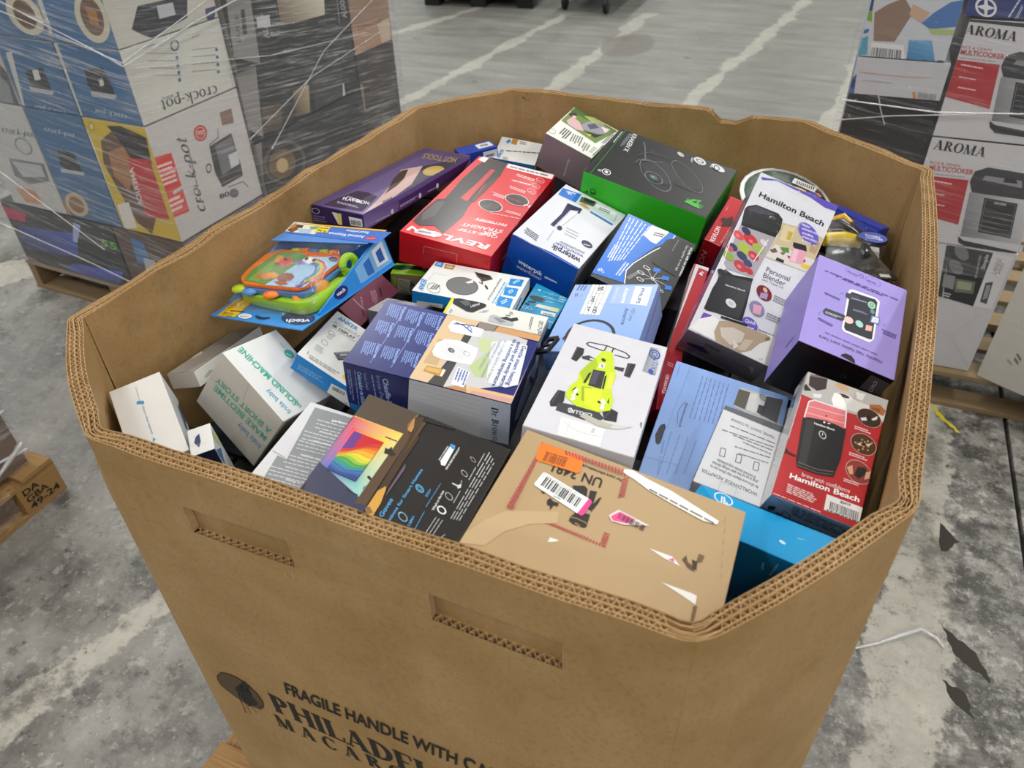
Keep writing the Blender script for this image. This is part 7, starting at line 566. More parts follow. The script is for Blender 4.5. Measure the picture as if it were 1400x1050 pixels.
PRINTS={'vtech_header':[['P',0,'#2f6fd0',[[137,1795],[2642,1540],[2575,1898],[-206,2169]]],['P',1,'#e8e2d2',[[8,1847],[-164,2204],[836,2089],[902,1766]]],['P',2,'#7a5238',[[0,1903],[33,2046],[292,1938],[258,1799]]],['P',3,'#4a3a2a',[[5,2102],[245,2078],[338,1968],[143,1991]]],['P',2,'#7aa84a',[[472,2026],[675,2058],[762,1950],[620,1919]]],['P',3,'#a9c4dc',[[251,1937],[646,1947],[758,1788],[527,1780]]],['P',4,'#c98a4a',[[-56,2015],[-65,2159],[81,2075],[109,1934]]],['P',4,'#e6b83a',[[115,2150],[2422,1953],[2438,1903],[211,2106]]],['P',5,'#f0d020',[[707,2048],[1041,2012],[1168,1817],[810,1843]]],['V',6,'#2c2c2c','6-36',[1079,1878,794,1940,1138,1811]],['L',7,'#5c5a2c',[738,2005,1040,1979,776,1962],1],['V',1,'#e8eef8','Animal Rhymes',[2132,1759,1175,1855,2194,1678]],['V',5,'#e8eef8','Storytime',[2105,1883,1511,1943,2163,1805]],['P',1,'#c9303a',[[2207,1688],[2294,1750],[2449,1722],[2457,1640],[2282,1632]]],['L',2,'#f2d0d4',[2259,1680,2407,1706,2288,1652],1]],'vtech_card':[['P',0,'#f0c22a',[[206,11],[33,546],[473,582],[558,385],[660,49]]],['L',1,'#4a3c1c',[320,211,640,237,367,150],1],['V',1,'#3a3014','AGES 6+',[540,74,274,67,579,36]],['L',1,'#4a3c1c',[244,131,524,143,287,78],2],['P',1,'#e8e0c0',[[203,403],[221,429],[367,356],[324,327]]],['P',1,'#e8e0c0',[[419,364],[455,393],[536,326],[477,317]]],['L',1,'#4a3c1c',[163,516,475,535,183,471],1],['E',2,'#e9ecee',[849,106,165,14,-66,64]],['L',3,'#6a8ab0',[736,96,959,111,765,70],1],['E',0,'#1d2a6c',[1998,238,340,44,-156,147]],['V',1,'#f4f5f8','vtech',[2268,254,1805,177,2355,164]],['P',3,'#1c2238',[[1042,146],[1103,164],[1256,137],[1405,170],[1448,143],[1354,94],[1209,87]]],['G',2,['#3f74c4','#2f5cb0','#3a3c6c','#6a9ad8'],[[585,365],[1822,484],[1656,590],[510,540]],6],['E',3,'#8ab83a',[1303,423,114,0,-22,32]]],'vtech_picture':[['P',0,'#4f8f3a',[[502,525],[286,845],[224,1378],[322,1463],[905,1449],[1118,1337],[1163,807],[1129,478]]],['P',1,'#9fc8e8',[[1155,459],[1163,807],[1118,1337],[1735,1381],[1932,1300],[2013,1166],[2062,498],[1877,476]]],['P',1,'#6fa84a',[[580,557],[497,889],[448,1237],[773,865],[884,543]]],['P',2,'#5a9a3a',[[354,1439],[886,1432],[1073,1185],[671,1254]]],['P',3,'#d8983a',[[494,1139],[363,1335],[545,1322],[773,1111],[744,1010]]],['P',4,'#c9303c',[[664,1102],[605,1275],[817,1265],[1051,1109],[986,1006],[828,1007]]],['E',5,'#7a2430',[693,1065,77,-13,-59,45]],['E',5,'#2a1a1c',[730,1208,67,-15,-47,37]],['P',2,'#c9742c',[[666,614],[637,755],[794,819],[1025,793],[1221,673],[1002,603]]],['E',3,'#e89a2c',[987,733,154,1,-88,82]],['P',4,'#8a4a2a',[[1187,669],[1136,828],[1366,827],[1560,731],[1580,597],[1410,556]]],['P',5,'#a85a3a',[[1251,561],[1425,603],[1654,539],[1511,477]]],['P',5,'#8a6ab0',[[1031,1157],[1088,1235],[1267,1151],[1237,1052]]],['P',6,'#f0f0ee',[[1124,1238],[1154,1340],[1347,1304],[1513,1196],[1423,1116]]],['P',7,'#2a2a2e',[[1149,1265],[1147,1329],[1253,1273],[1244,1208]]],['P',7,'#2a2a2e',[[1332,1254],[1392,1298],[1494,1228],[1446,1190]]],['E',7,'#b07ac0',[1294,1129,57,-10,-38,31]],['S',8,'#c9402c',[[1969,575],[2015,712],[2038,870],[1926,1042],[1705,1187],[1469,1265]],32],['S',9,'#e08a2c',[[1957,573],[1982,713],[2007,867],[1888,1039],[1684,1171],[1470,1236]],32],['S',10,'#e8cf3a',[[1944,572],[1950,714],[1975,864],[1850,1035],[1663,1155],[1470,1207]],32],['S',11,'#6fb04a',[[1932,570],[1917,715],[1944,861],[1811,1032],[1642,1139],[1471,1178]],32],['S',12,'#3f8ac8',[[1920,569],[1884,715],[1912,858],[1772,1028],[1621,1123],[1472,1149]],32],['S',13,'#6a5ab0',[[1907,567],[1850,716],[1880,855],[1733,1025],[1599,1107],[1473,1120]],32],['E',10,'#1d2a6c',[1809,1300,117,-10,-69,67]],['L',11,'#e9ecf4',[1753,1296,1872,1291,1778,1274],1],['P',14,'#8a5ab0',[[1853,495],[1938,571],[2016,536],[1948,476]]],['S',4,'#6a8a3c',[[528,744],[898,592]],6],['S',6,'#7a5a3a',[[597,1249],[597,1377],[832,1317]],12]],'gaylord':[['V',0,'#24201c','FRAGILE HANDLE WITH',[1566,6643,4114,6757,1598,6942]],['V',0,'#24201c','CARE',[4211,6735,4836,6737,4208,7080]],['F',0,'#24201c','PHILADELPHIA',[1184,5920,5057,5906,1165,6389]],['F',1,'#24201c','M A C A R O N I',[1110,5459,3885,5593,1093,5775]],['P',0,'#5a4931',[[218,6062],[243,6193],[368,6368],[499,6434],[663,6448],[829,6370],[953,6217],[999,6026],[961,5852],[866,5744],[693,5713],[505,5742],[339,5849],[240,5949]]],['S',1,'#24201c',[[218,6062],[243,6193],[368,6368],[499,6434],[663,6448],[829,6370],[953,6217],[999,6026],[961,5852],[866,5744],[693,5713],[505,5742],[339,5849],[240,5949],[218,6062]],12],['P',2,'#24201c',[[523,6071],[778,6411],[848,6289],[821,6030],[869,5866],[644,5658],[589,5801],[553,5895]]],['S',3,'#24201c',[[550,5992],[503,5372]],11],['S',3,'#24201c',[[578,5912],[615,5431]],11],['S',3,'#24201c',[[616,5889],[758,5555]],11],['S',4,'#24201c',[[663,5892],[863,5692]],11],['S',5,'#24201c',[[709,6290],[599,5728]],11],['S',4,'#24201c',[[581,6129],[515,5669]],11],['S',5,'#24201c',[[796,6158],[920,5752]],11],['P',6,'#24201c',[[589,6134],[661,6240],[695,6205],[620,6087]]],['P',3,'#24201c',[[716,6333],[786,6435],[819,6401],[746,6287]]],['P',4,'#24201c',[[763,6279],[832,6382],[866,6348],[793,6233]]],['P',7,'#24201c',[[584,6014],[656,6121],[691,6087],[614,5967]]],['P',8,'#24201c',[[690,6106],[761,6211],[795,6177],[721,6059]]]]}
VTECH=[[0.1512, 0.4225, 1.0554], [0.0628, -0.2556, -0.2403], [0.2442, 0.1905, 0.0538]]
BLENDER=[[0.8096, 0.7095, 1.0156], [0.5626, 0.3078, 0.0114], [0.1299, 0.2951, 0.0843]]
JLAB=[[0.8729, 0.2458, 0.9469], [0.0343, -0.1093, -0.297], [0.1611, 0.0565, 0.1237]]

# ------------------------------------------------------------------ floor
def floor_material():
    m, nt, b = new_mat('worn_concrete')
    tc = N(nt, 'ShaderNodeTexCoord')
    P = tc.outputs['Object']
    sep = N(nt, 'ShaderNodeSeparateXYZ'); nt.links.new(P, sep.inputs[0])
    X, Y = sep.outputs[0], sep.outputs[1]
    big = noise_tex(nt, P, 0.55, 5.0, 0.6)
    med = noise_tex(nt, P, 3.2, 8.0, 0.68)
    fine = noise_tex(nt, P, 24.0, 6.0, 0.7)
    grit = noise_tex(nt, P, 75.0, 3.0, 0.6)
    sweep = noise_tex(nt, P, 5.0, 5.0, 0.6, (0.35, 2.2, 1))
    far = mth(nt, 'MULTIPLY', mth(nt, 'SUBTRACT', Y, 2.2), 0.6, clamp=True)      # the aisle behind is smoother and cleaner
    c = ramp(nt, med, [(0.3, lin('#5c5a56')), (0.48, lin('#87857f')), (0.7, lin('#b0aea6'))])
    smooth = ramp(nt, sweep, [(0.3, lin('#75756f')), (0.7, lin('#92928b'))])
    c = mixc(nt, far, c, smooth)
    # worn pale stripes where floor tape and paint came off
    edge = mth(nt, 'MULTIPLY', mth(nt, 'SUBTRACT', noise_tex(nt, P, 3.0, 6.0, 0.6), 0.5), 0.24)
    edge2 = mth(nt, 'MULTIPLY', mth(nt, 'SUBTRACT', fine, 0.5), 0.05)
    wob = mth(nt, 'ADD', edge, edge2)
    total = None
    for (x0, y0, k, w, ya, yb) in ((-1.76, 3.94, 0.10, 0.055, 2.6, 6.6), (-0.92, 4.5, 0.05, 0.06, 2.6, 6.8), (0.02, 4.6, 0.135, 0.055, 3.0, 9.0),
                                   (0.86, 4.5, 0.09, 0.06, 2.5, 9), (1.295, 1.2, 0.05, 0.085, -1.0, 2.0), (-0.53, 0.1, 0.33, 0.055, -0.9, 0.46), (-2.65, 5.6, 0.3, 0.05, 4, 8), (-2.2, 1.55, 0.9, 0.16, 0.6, 2.4)):
        d = mth(nt, 'ABSOLUTE', mth(nt, 'SUBTRACT', mth(nt, 'SUBTRACT', X, x0), mth(nt, 'MULTIPLY', mth(nt, 'SUBTRACT', Y, y0), k)))
        q = mth(nt, 'SUBTRACT', w, mth(nt, 'ADD', d, wob))
        q = mth(nt, 'MULTIPLY', q, 90.0, clamp=True)
        q = mth(nt, 'MULTIPLY', q, mth(nt, 'MULTIPLY', mth(nt, 'SUBTRACT', Y, ya), 8.0, clamp=True))
        q = mth(nt, 'MULTIPLY', q, mth(nt, 'MULTIPLY', mth(nt, 'SUBTRACT', yb, Y), 8.0, clamp=True))
        total = q if total is None else mth(nt, 'MAXIMUM', total, q)
    pale = ramp(nt, noise_tex(nt, P, 9.0, 6.0, 0.65), [(0.25, lin('#b4b1a4')), (0.75, lin('#d8d4c6'))])
    c = mixc(nt, mth(nt, 'MULTIPLY', total, mth(nt, 'MULTIPLY_ADD', far, -0.30, 0.82)), c, pale)
    # blackened and scraped ground beside the right-hand stripe, scuffs elsewhere
    zone = mth(nt, 'MULTIPLY', mth(nt, 'SUBTRACT', X, 0.95), 4.0, clamp=True)
    zone = mth(nt, 'MULTIPLY', zone, mth(nt, 'SUBTRACT', 1.0, far))
    zone = mth(nt, 'MULTIPLY', zone, mth(nt, 'SUBTRACT', 1.0, mth(nt, 'MULTIPLY', total, 0.8)))
    blk = ramp(nt, noise_tex(nt, P, 6.5, 9.0, 0.78), [(0.47, 0.0), (0.57, 1.0)])
    wht = ramp(nt, noise_tex(nt, P, 11.0, 9.0, 0.75), [(0.5, 0.0), (0.6, 1.0)])
    c = mixc(nt, mth(nt, 'MULTIPLY', mth(nt, 'MULTIPLY', wht, zone), 0.7), c, lin('#c9c7bf'))
    c = mixc(nt, mth(nt, 'MULTIPLY', mth(nt, 'MULTIPLY', blk, zone), 0.85), c, lin('#34322f'))
    near = mth(nt, 'SUBTRACT', 1.0, far)
    scuff = ramp(nt, noise_tex(nt, P, 4.2, 9.0, 0.74), [(0.52, 0.0), (0.62, 1.0)])
    c = mixc(nt, mth(nt, 'MULTIPLY', mth(nt, 'MULTIPLY', scuff, near), 0.7), c, lin('#4f4e4b'))
    scuff2 = ramp(nt, noise_tex(nt, P, 15.0, 9.0, 0.78), [(0.55, 0.0), (0.63, 1.0)])
    c = mixc(nt, mth(nt, 'MULTIPLY', mth(nt, 'MULTIPLY', scuff2, near), 0.6), c, lin('#45433f'))
    chip = ramp(nt, noise_tex(nt, P, 22.0, 7.0, 0.7), [(0.57, 0.0), (0.63, 1.0)])
    c = mixc(nt, mth(nt, 'MULTIPLY', mth(nt, 'MULTIPLY', chip, near), 0.4), c, lin('#c9c7c0'))
    speck = ramp(nt, fine, [(0.60, 0.0), (0.68, 1.0)])
    c = mixc(nt, mth(nt, 'MULTIPLY', speck, mth(nt, 'MULTIPLY_ADD', near, 0.6, 0.12)), c, lin('#3d3b37'))
    lite = ramp(nt, grit, [(0.6, 0.0), (0.7, 1.0)])
    c = mixc(nt, mth(nt, 'MULTIPLY', lite, mth(nt, 'MULTIPLY_ADD', near, 0.35, 0.05)), c, lin('#d2d0ca'))
    # an old round stain down the aisle
    dx = mth(nt, 'MULTIPLY', mth(nt, 'ADD', X, 0.72), 4.6); dy = mth(nt, 'MULTIPLY', mth(nt, 'SUBTRACT', Y, 5.7), 2.7)
    rr = mth(nt, 'SQRT', mth(nt, 'ADD', mth(nt, 'MULTIPLY', dx, dx), mth(nt, 'MULTIPLY', dy, dy)))
    st = mth(nt, 'MULTIPLY', mth(nt, 'SUBTRACT', 0.95, mth(nt, 'ADD', rr, mth(nt, 'MULTIPLY', edge, 2.0))), 12.0, clamp=True)
    c = mixc(nt, mth(nt, 'MULTIPLY', st, 0.75), c, lin('#6f6961'))
    c = mixc(nt, 0.13, c, lin('#2a2926'))
    nt.links.new(c, b.inputs['Base Color'])
    r = mth(nt, 'MULTIPLY_ADD', med, 0.9, -0.14)
    r = mth(nt, 'MULTIPLY_ADD', far, 0.12, r)
    nt.links.new(r, b.inputs['Roughness'])
    bp = N(nt, 'ShaderNodeBump'); bp.inputs['Strength'].default_value = 0.5; bp.inputs['Distance'].default_value = 0.006
    h = mth(nt, 'ADD', mth(nt, 'MULTIPLY', fine, 0.5), mth(nt, 'MULTIPLY', noise_tex(nt, P, 11.0, 6.0, 0.65), 0.9))
    nt.links.new(mth(nt, 'MULTIPLY', h, mth(nt, 'MULTIPLY_ADD', near, 0.8, 0.2)), bp.inputs['Height'])
    nt.links.new(bp.outputs[0], b.inputs['Normal'])
    return m

def slab(x0, x1, y0, y1):
    b = MB()
    b.box((x0, y0, -0.12), (x1, y1, 0.0), bev=0.003)
    return b
cl = MB(); cl.box((-14, -9, 7.4), (14, 18, 7.6)); tag(cl.build('ceiling', plain('#d9dad8', 0.8)), kind='structure')
FM = floor_material()
# slabs poured side by side; the saw-cut joint on the right is a real gap
fl = slab(-14, 1.555, -9, 18); fo = fl.build('floor', FM); tag(fo, kind='structure')
s2 = MB(); s2.box((1.567, -9, -0.12), (14, 18, 0.0), bev=0.003)
f2 = s2.build('slab', FM, fo)
jt = MB(); jt.box((1.54, -9, -0.13), (1.58, 18, -0.016)); jt.build('joint_filler', plain('#23211f', 0.8), fo)
f2.rotation_euler = (0, 0, 0)

# ------------------------------------------------------------------ the octagonal bulk bin
RIM = [Vector((p[0], p[1])) for p in [[0.1934, 0.0041], [0.8471, -0.0104], [1.0048, 0.2017], [1.0338, 1.04], [0.8128, 1.2187], [0.179, 1.2365], [0.0232, 1.0509], [-0.0142, 0.173]]]
HT, ZB = 1.07, 0.13
BUL = (0.0, 0.012, 0.028, 0.004, 0.006, 0.004, 0.004, 0.022)
K1 = kraft('kraft_board', stains=0.25); K2 = kraft('kraft_liner', '#b89668', '#9c7b4c', stains=0.8); K3 = kraft('corrugated_core', '#d9b98c', '#bd9a6c')

def offset_poly(off):
    n = len(RIM); out = []
    for i in range(n):
        a, b, c = RIM[i - 1], RIM[i], RIM[(i + 1) % n]
        d1 = (b - a).normalized(); d2 = (c - b).normalized()
        n1 = Vector((-d1.y, d1.x)); n2 = Vector((-d2.y, d2.x))
        k = (n1 + n2) / (1 + n1.dot(n2))
        out.append(b + k * off)
    return out

def ring_side(i, off, step):
    """points and inward normals of one side between the middles of its two folds, at an inward offset"""
    q = offset_poly(off); n = len(q)
    def rad(j): return max(0.004, (0.024 if j % n == 1 else 0.011) - off * 0.3)
    pts = []
    def fold(j, half):
        a, b, c = q[j - 1], q[j], q[(j + 1) % n]; r = rad(j)
        d1 = (b - a).normalized(); d2 = (c - b).normalized()
        res = []
        for k in range(5):
            t = k / 4
            p = (b - d1 * r) * (1 - t) ** 2 + b * 2 * t * (1 - t) + (b + d2 * r) * t ** 2
            if j % n == 1:      # flattened fold between two creases
                p = (b - d1 * r) * (1 - t) + (b + d2 * r) * t + (d1 - d2) * 0.006 * math.sin(PI * t)
            tg = (d1 * (1 - t) + d2 * t).normalized()
            res.append((p, Vector((-tg.y, tg.x))))
        return res[2:] if half else res[:3]
    s = fold(i, True); e = fold((i + 1) % n, False)
    a, b = s[-1][0], e[0][0]
    L = (b - a).length; m = max(1, int(round(L / step)))
    d = (b - a).normalized(); nn = Vector((-d.y, d.x))
    mid = [(a + d * (L * k / m), nn) for k in range(1, m)]
    out = []
    for p, n2 in s + mid + e:      # board is crushed thin where it folds
        dd = min((p - v).length for v in RIM)
        out.append((p - n2 * off * 0.62 * math.exp(-(dd / 0.022) ** 2), n2))
    return out

def side_param(i, p):
    a, b = RIM[i], RIM[(i + 1) % 8]
    return min(1.0, max(0.0, (p - a).dot(b - a) / (b - a).length_squared))

def rim_z(i, p):
    t = side_param(i, p)
    z = HT + 0.0035 * mnoise.noise(Vector((p.x * 9, p.y * 9, 1.7))) + 0.002 * mnoise.noise(Vector((p.x * 40, p.y * 40, 4.0)))
    if i == 6:
        z += 0.006 * mnoise.noise(Vector((p.x * 14, p.y * 14, 8.0)))
    if i == 4:          # torn notch in the far side
        d = (p - RIM[4]).length
        if 0.10 < d < 0.185:
            z -= 0.021 * min(1, (d - 0.10) / 0.03) * min(1, (0.185 - d) / 0.012)
    return z

def warp(i, p, nrm, z):
    """the loaded sides bulge outwards below the rim; board is never quite flat"""
    t = side_param(i, p)
    k = max(0.0, min(1.0, (HT + 0.02 - z) / 0.16))
    o = BUL[i] * math.sin(PI * t) * (0.35 + 0.65 * k)
    o += 0.0012 * mnoise.noise(Vector((p.x * 5, p.y * 5, z * 4)))
    if i == 0:      # dent between the hand holes
        u = (p - RIM[0]).length
        o -= 0.006 * math.exp(-((u - 0.31) / 0.10) ** 2) * math.exp(-((z - 0.985) / 0.028) ** 2)
    return p - nrm * o

ZL = [ZB, 0.3, 0.5, 0.65, 0.78, 0.87, 0.93, 0.97, 1.0, 1.03, 1.052]
SLOTS = ((0.109, 0.245), (0.406, 0.5425)); SZ = (0.9645, 1.0075)

def sheet(mb, i, off, zlow=None, holes=False, step=0.03, outer=True):
    pts = ring_side(i, off, step)
    if holes:
        us = sorted(set([u for s in SLOTS for u in s]))
        d = (RIM[1] - RIM[0]).normalized(); nn = Vector((-d.y, d.x)); q0 = RIM[0] + nn * off
        pts = [p for p in pts if all(abs((p[0] - RIM[0]).dot(d) - u) > 0.008 for u in us)]
        pts += [(q0 + d * u, nn) for u in us]
        pts.sort(key=lambda p: (p[0] - RIM[0]).dot(d))
    zs = [z for z in ZL if zlow is None or z > zlow + 0.004]
    if zlow is not None:
        zs = [zlow] + zs
    if holes:
        zs = sorted([z for z in zs if all(abs(z - s) > 0.01 for s in SZ)] + list(SZ))
    rows = []
    for z in zs:
        rows.append([Vector((*warp(i, p, n, z), z)) for p, n in pts])
    rows.append([Vector((*warp(i, p, n, HT), rim_z(i, p))) for p, n in pts])
    zs = zs + [HT]
    base = len(mb.v); n = len(pts)
    for r in rows:
        mb.v.extend(tuple(p) for p in r)
    for a in range(len(rows) - 1):
        for b in range(n - 1):
            if holes:
                d = (RIM[1] - RIM[0]).normalized()
                um = ((pts[b][0] + pts[b + 1][0]) / 2 - RIM[0]).dot(d); zm = (zs[a] + zs[a + 1]) / 2
                if SZ[0] < zm < SZ[1] and any(s[0] < um < s[1] for s in SLOTS):
                    continue
            mb.f.append((base + a * n + b, base + a * n + b + 1, base + (a + 1) * n + b + 1, base + (a + 1) * n + b)); mb.c.append(None); mb.mi.append(0)

def solid(o, t, off=-1):
    md = o.modifiers.new('thickness', 'SOLIDIFY'); md.thickness = t; md.offset = off
    return o

def flutes(mb, i, o0, o1, pitch, depth=0.075, zt=None, ulim=None):
    pts = ring_side(i, (o0 + o1) / 2, pitch / 6)
    amp = (o1 - o0) / 2 * 0.9
    top, bot = [], []
    s = 0.0; last = None
    ph = random.random()
    for p, n in pts:
        if last is not None:
            s += (p - last).length
        last = p
        if ulim and not (ulim[0] < (p - RIM[0]).length < ulim[1]):
            continue
        a = math.sin((s / pitch + ph) * 2 * PI)
        dd = min((p - v).length for v in RIM)
        a = max(-1, min(1, a * 1.25)) * amp * (1 - 0.68 * math.exp(-(dd / 0.024) ** 2))
        z1 = (rim_z(i, p) - 0.0012 + 0.001 * mnoise.noise(Vector((p.x * 60, p.y * 60, o0 * 900)))) if zt is None else zt
        q = warp(i, p, n, z1) + n * a; q2 = warp(i, p, n, z1 - depth) + n * a
        top.append((q.x, q.y, z1)); bot.append((q2.x, q2.y, z1 - depth))
    if len(top) > 1:
        mb.grid([bot, top])

bin_ = thing('bulk_bin', 'large open octagonal corrugated cardboard bin full of cartons', 'bin', (0, 0, 0))
OUT = (0.0, 0.0050, 0.0098); INN = (0.0118, 0.0168, 0.0215)
for i in range(8):
    a = MB(); sheet(a, i, OUT[0] + 0.0004, holes=(i == 0))
    sheet(a, i, OUT[2], holes=(i == 0))
    pa = solid(a.build('outer_panel', K1, bin_), 0.0009)
    c = MB()
    for q in (1,):
        sheet(c, i, OUT[q], HT - (0.058 if i == 0 else 0.085))
    fd = 0.054 if i == 0 else 0.075
    flutes(c, i, OUT[0] + 0.0008, OUT[1], 0.0098, fd); flutes(c, i, OUT[1], OUT[2], 0.0098, fd)
    if i == 0:      # cut core showing along the lower edge of the two hand holes
        for s0, s1 in SLOTS:
            flutes(c, 0, OUT[0] + 0.0008, OUT[1], 0.0098, 0.02, SZ[0] - 0.0008, (s0, s1)); flutes(c, 0, OUT[1], OUT[2], 0.0098, 0.02, SZ[0] - 0.0008, (s0, s1))
            d = (RIM[1] - RIM[0]).normalized(); nn = Vector((-d.y, d.x))
            for u in (s0, s1):
                A = RIM[0] + d * u
                for o0, o1 in ((OUT[0], OUT[1]), (OUT[1], OUT[2])):
                    c.poly([(*warp(0, A + nn * oo, nn, zz), zz) for oo, zz in ((o0, SZ[0]), (o1, SZ[0]), (o1, SZ[1]), (o0, SZ[1]))])
    solid(c.build('corrugation', K3, pa, False), 0.0006, 0)
    a = MB(); sheet(a, i, INN[2]); sheet(a, i, INN[0])
    pb = solid(a.build('inner_panel', K2, bin_), 0.0009, 1)
    c = MB(); sheet(c, i, INN[1], HT - 0.085)
    flutes(c, i, INN[0], INN[1], 0.0098); flutes(c, i, INN[1], INN[2] - 0.0009, 0.0098)
    solid(c.build('corrugation', K3, pb, False), 0.0006, 0)
# bottom tray
b = MB(); q = offset_poly(0.0225)
b.poly([(p.x, p.y, ZB + 0.006) for p in q]); b.poly([(p.x, p.y, ZB + 0.0005) for p in q][::-1])
b.build('bottom_flap', K1, bin_)
# stencilled lettering on the near side
mb = MB()
dA = (RIM[1] - RIM[0]).normalized(); nA = Vector((-dA.y, dA.x))
def place_bin(u, v, l):
    p = RIM[0] + dA * u
    w = warp(0, p, nA, v)
    return (*(w - nA * (0.0006 + 0.0001 * l)), v)
draw(mb, PRINTS['gaylord'], place_bin)
mb.build('printed_lettering', ink(0.6, 0.0), bin_)
mb = MB()
cD = (RIM[2] - RIM[1]).normalized(); cN = Vector((-cD.y, cD.x))
def place_c(u, v, l):
    p = RIM[1] + cD * u
    w = warp(1, p, cN, v)
    return (*(w - cN * 0.0006), v)
mb.poly([place_c(0.190, 0.34, 0), place_c(0.193, 0.34, 0), place_c(0.202, 0.358, 0), place_c(0.199, 0.358, 0)], lin('#1c1a18'))
mb.poly([place_c(0.200, 0.358, 0), place_c(0.199, 0.342, 0), place_c(0.202, 0.342, 0), place_c(0.203, 0.358, 0)], lin('#1c1a18'))
mb.build('printed_mark', ink(0.6, 0.0), bin_)

# ------------------------------------------------------------------ wooden pallets
WD = wood('pallet_wood'); WD2 = wood('pallet_wood_grey', '#a08a68', '#6d5838')
def pallet(name, label, x0, y0, w, d, yaw=0.0, h=0.128, mat=None, boards=7, along='x'):
    root = thing(name, label, 'pallet', (x0, y0, 0)); root.rotation_euler = (0, 0, yaw)
    mat = mat or WD
    t = 0.016
    def put(nm, lo, hi):
        m = MB(); m.box(lo, hi, bev=0.0015); m.build(nm, mat, root)
    for k in range(boards):
        y = d * k / (boards - 1) * (1 - 0.085 / d * 1.0)
        put('deck_board', (0, y, h - t), (w, y + 0.085, h))
    for k in range(3):
        x = (w - 0.04) * k / 2
        put('stringer', (x, 0.004, t + 0.001), (x + 0.04, d - 0.004, h - t - 0.0005))
    for k in range(3):
        y = (d - 0.085) * k / 2
        put('bottom_board', (0, y, 0), (w, y + 0.085, t))
    return root
pallet('wood_pallet', 'wooden pallet beneath the octagonal cardboard bin', 0.0, -0.005, 1.03, 1.25)

# ------------------------------------------------------------------ stretch film
def film_material(dens=0.5, seed=0.0):
    m, nt, b = new_mat('stretch_film')
    nt.nodes.remove(b)
    out = nt.nodes['Material Output']
    tc = N(nt, 'ShaderNodeTexCoord'); P = tc.outputs['Object']
    mp = N(nt, 'ShaderNodeMapping'); mp.inputs['Location'].default_value = (seed, seed, seed); mp.inputs['Rotation'].default_value = (0.12, -0.16, 0)
    nt.links.new(P, mp.inputs['Vector']); Q = mp.outputs[0]
    s1 = noise_tex(nt, Q, 6.0, 7.0, 0.75, (0.5, 0.5, 13.0))
    s2 = noise_tex(nt, Q, 14.0, 6.0, 0.7, (0.35, 0.35, 20.0))
    s3 = noise_tex(nt, Q, 2.0, 3.0, 0.6, (1, 1, 1.6))
    k = mth(nt, 'ADD', ramp(nt, s1, [(0.53, 0.0), (0.64, 1.0)]), mth(nt, 'MULTIPLY', ramp(nt, s2, [(0.56, 0.0), (0.63, 1.0)]), 1.0))
    k = mth(nt, 'MULTIPLY', k, ramp(nt, s3, [(0.32, 0.15), (0.7, 1.0)]))
    fac = mth(nt, 'MULTIPLY_ADD', k, dens * 0.62, 0.03 + dens * 0.06, clamp=True)
    tr = N(nt, 'ShaderNodeBsdfTransparent')
    df = N(nt, 'ShaderNodeBsdfDiffuse'); df.inputs['Color'].default_value = (0.86, 0.87, 0.9, 1)
    gl = N(nt, 'ShaderNodeBsdfGlossy'); gl.inputs['Roughness'].default_value = 0.18
    bp = N(nt, 'ShaderNodeBump'); bp.inputs['Strength'].default_value = 0.9; bp.inputs['Distance'].default_value = 0.01
    nt.links.new(mth(nt, 'ADD', s1, mth(nt, 'MULTIPLY', s2, 0.6)), bp.inputs['Height']); nt.links.new(bp.outputs[0], gl.inputs['Normal'])
    m1 = N(nt, 'ShaderNodeMixShader'); m1.inputs[0].default_value = 0.42
    nt.links.new(df.outputs[0], m1.inputs[1]); nt.links.new(gl.outputs[0], m1.inputs[2])
    m2 = N(nt, 'ShaderNodeMixShader'); nt.links.new(fac, m2.inputs[0])
    nt.links.new(tr.outputs[0], m2.inputs[1]); nt.links.new(m1.outputs[0], m2.inputs[2])
    nt.links.new(m2.outputs[0], out.inputs['Surface'])
    return m

def film_rope_material():
    m, nt, b = new_mat('gathered_film')
    nt.nodes.remove(b)
    tr = N(nt, 'ShaderNodeBsdfTransparent'); gl = N(nt, 'ShaderNodeBsdfGlossy'); gl.inputs['Roughness'].default_value = 0.25
    df = N(nt, 'ShaderNodeBsdfDiffuse'); df.inputs['Color'].default_value = (0.85, 0.86, 0.88, 1)
    m1 = N(nt, 'ShaderNodeMixShader'); m1.inputs[0].default_value = 0.4
    nt.links.new(df.outputs[0], m1.inputs[1]); nt.links.new(gl.outputs[0], m1.inputs[2])
    m2 = N(nt, 'ShaderNodeMixShader'); m2.inputs[0].default_value = 0.5
    nt.links.new(tr.outputs[0], m2.inputs[1]); nt.links.new(m1.outputs[0], m2.inputs[2])
    nt.links.new(m2.outputs[0], nt.nodes['Material Output'].inputs['Surface'])
    return m
ROPE = film_rope_material()
FILM_A = film_material(0.95, 0.0); FILM_B = film_material(0.42, 3.3)

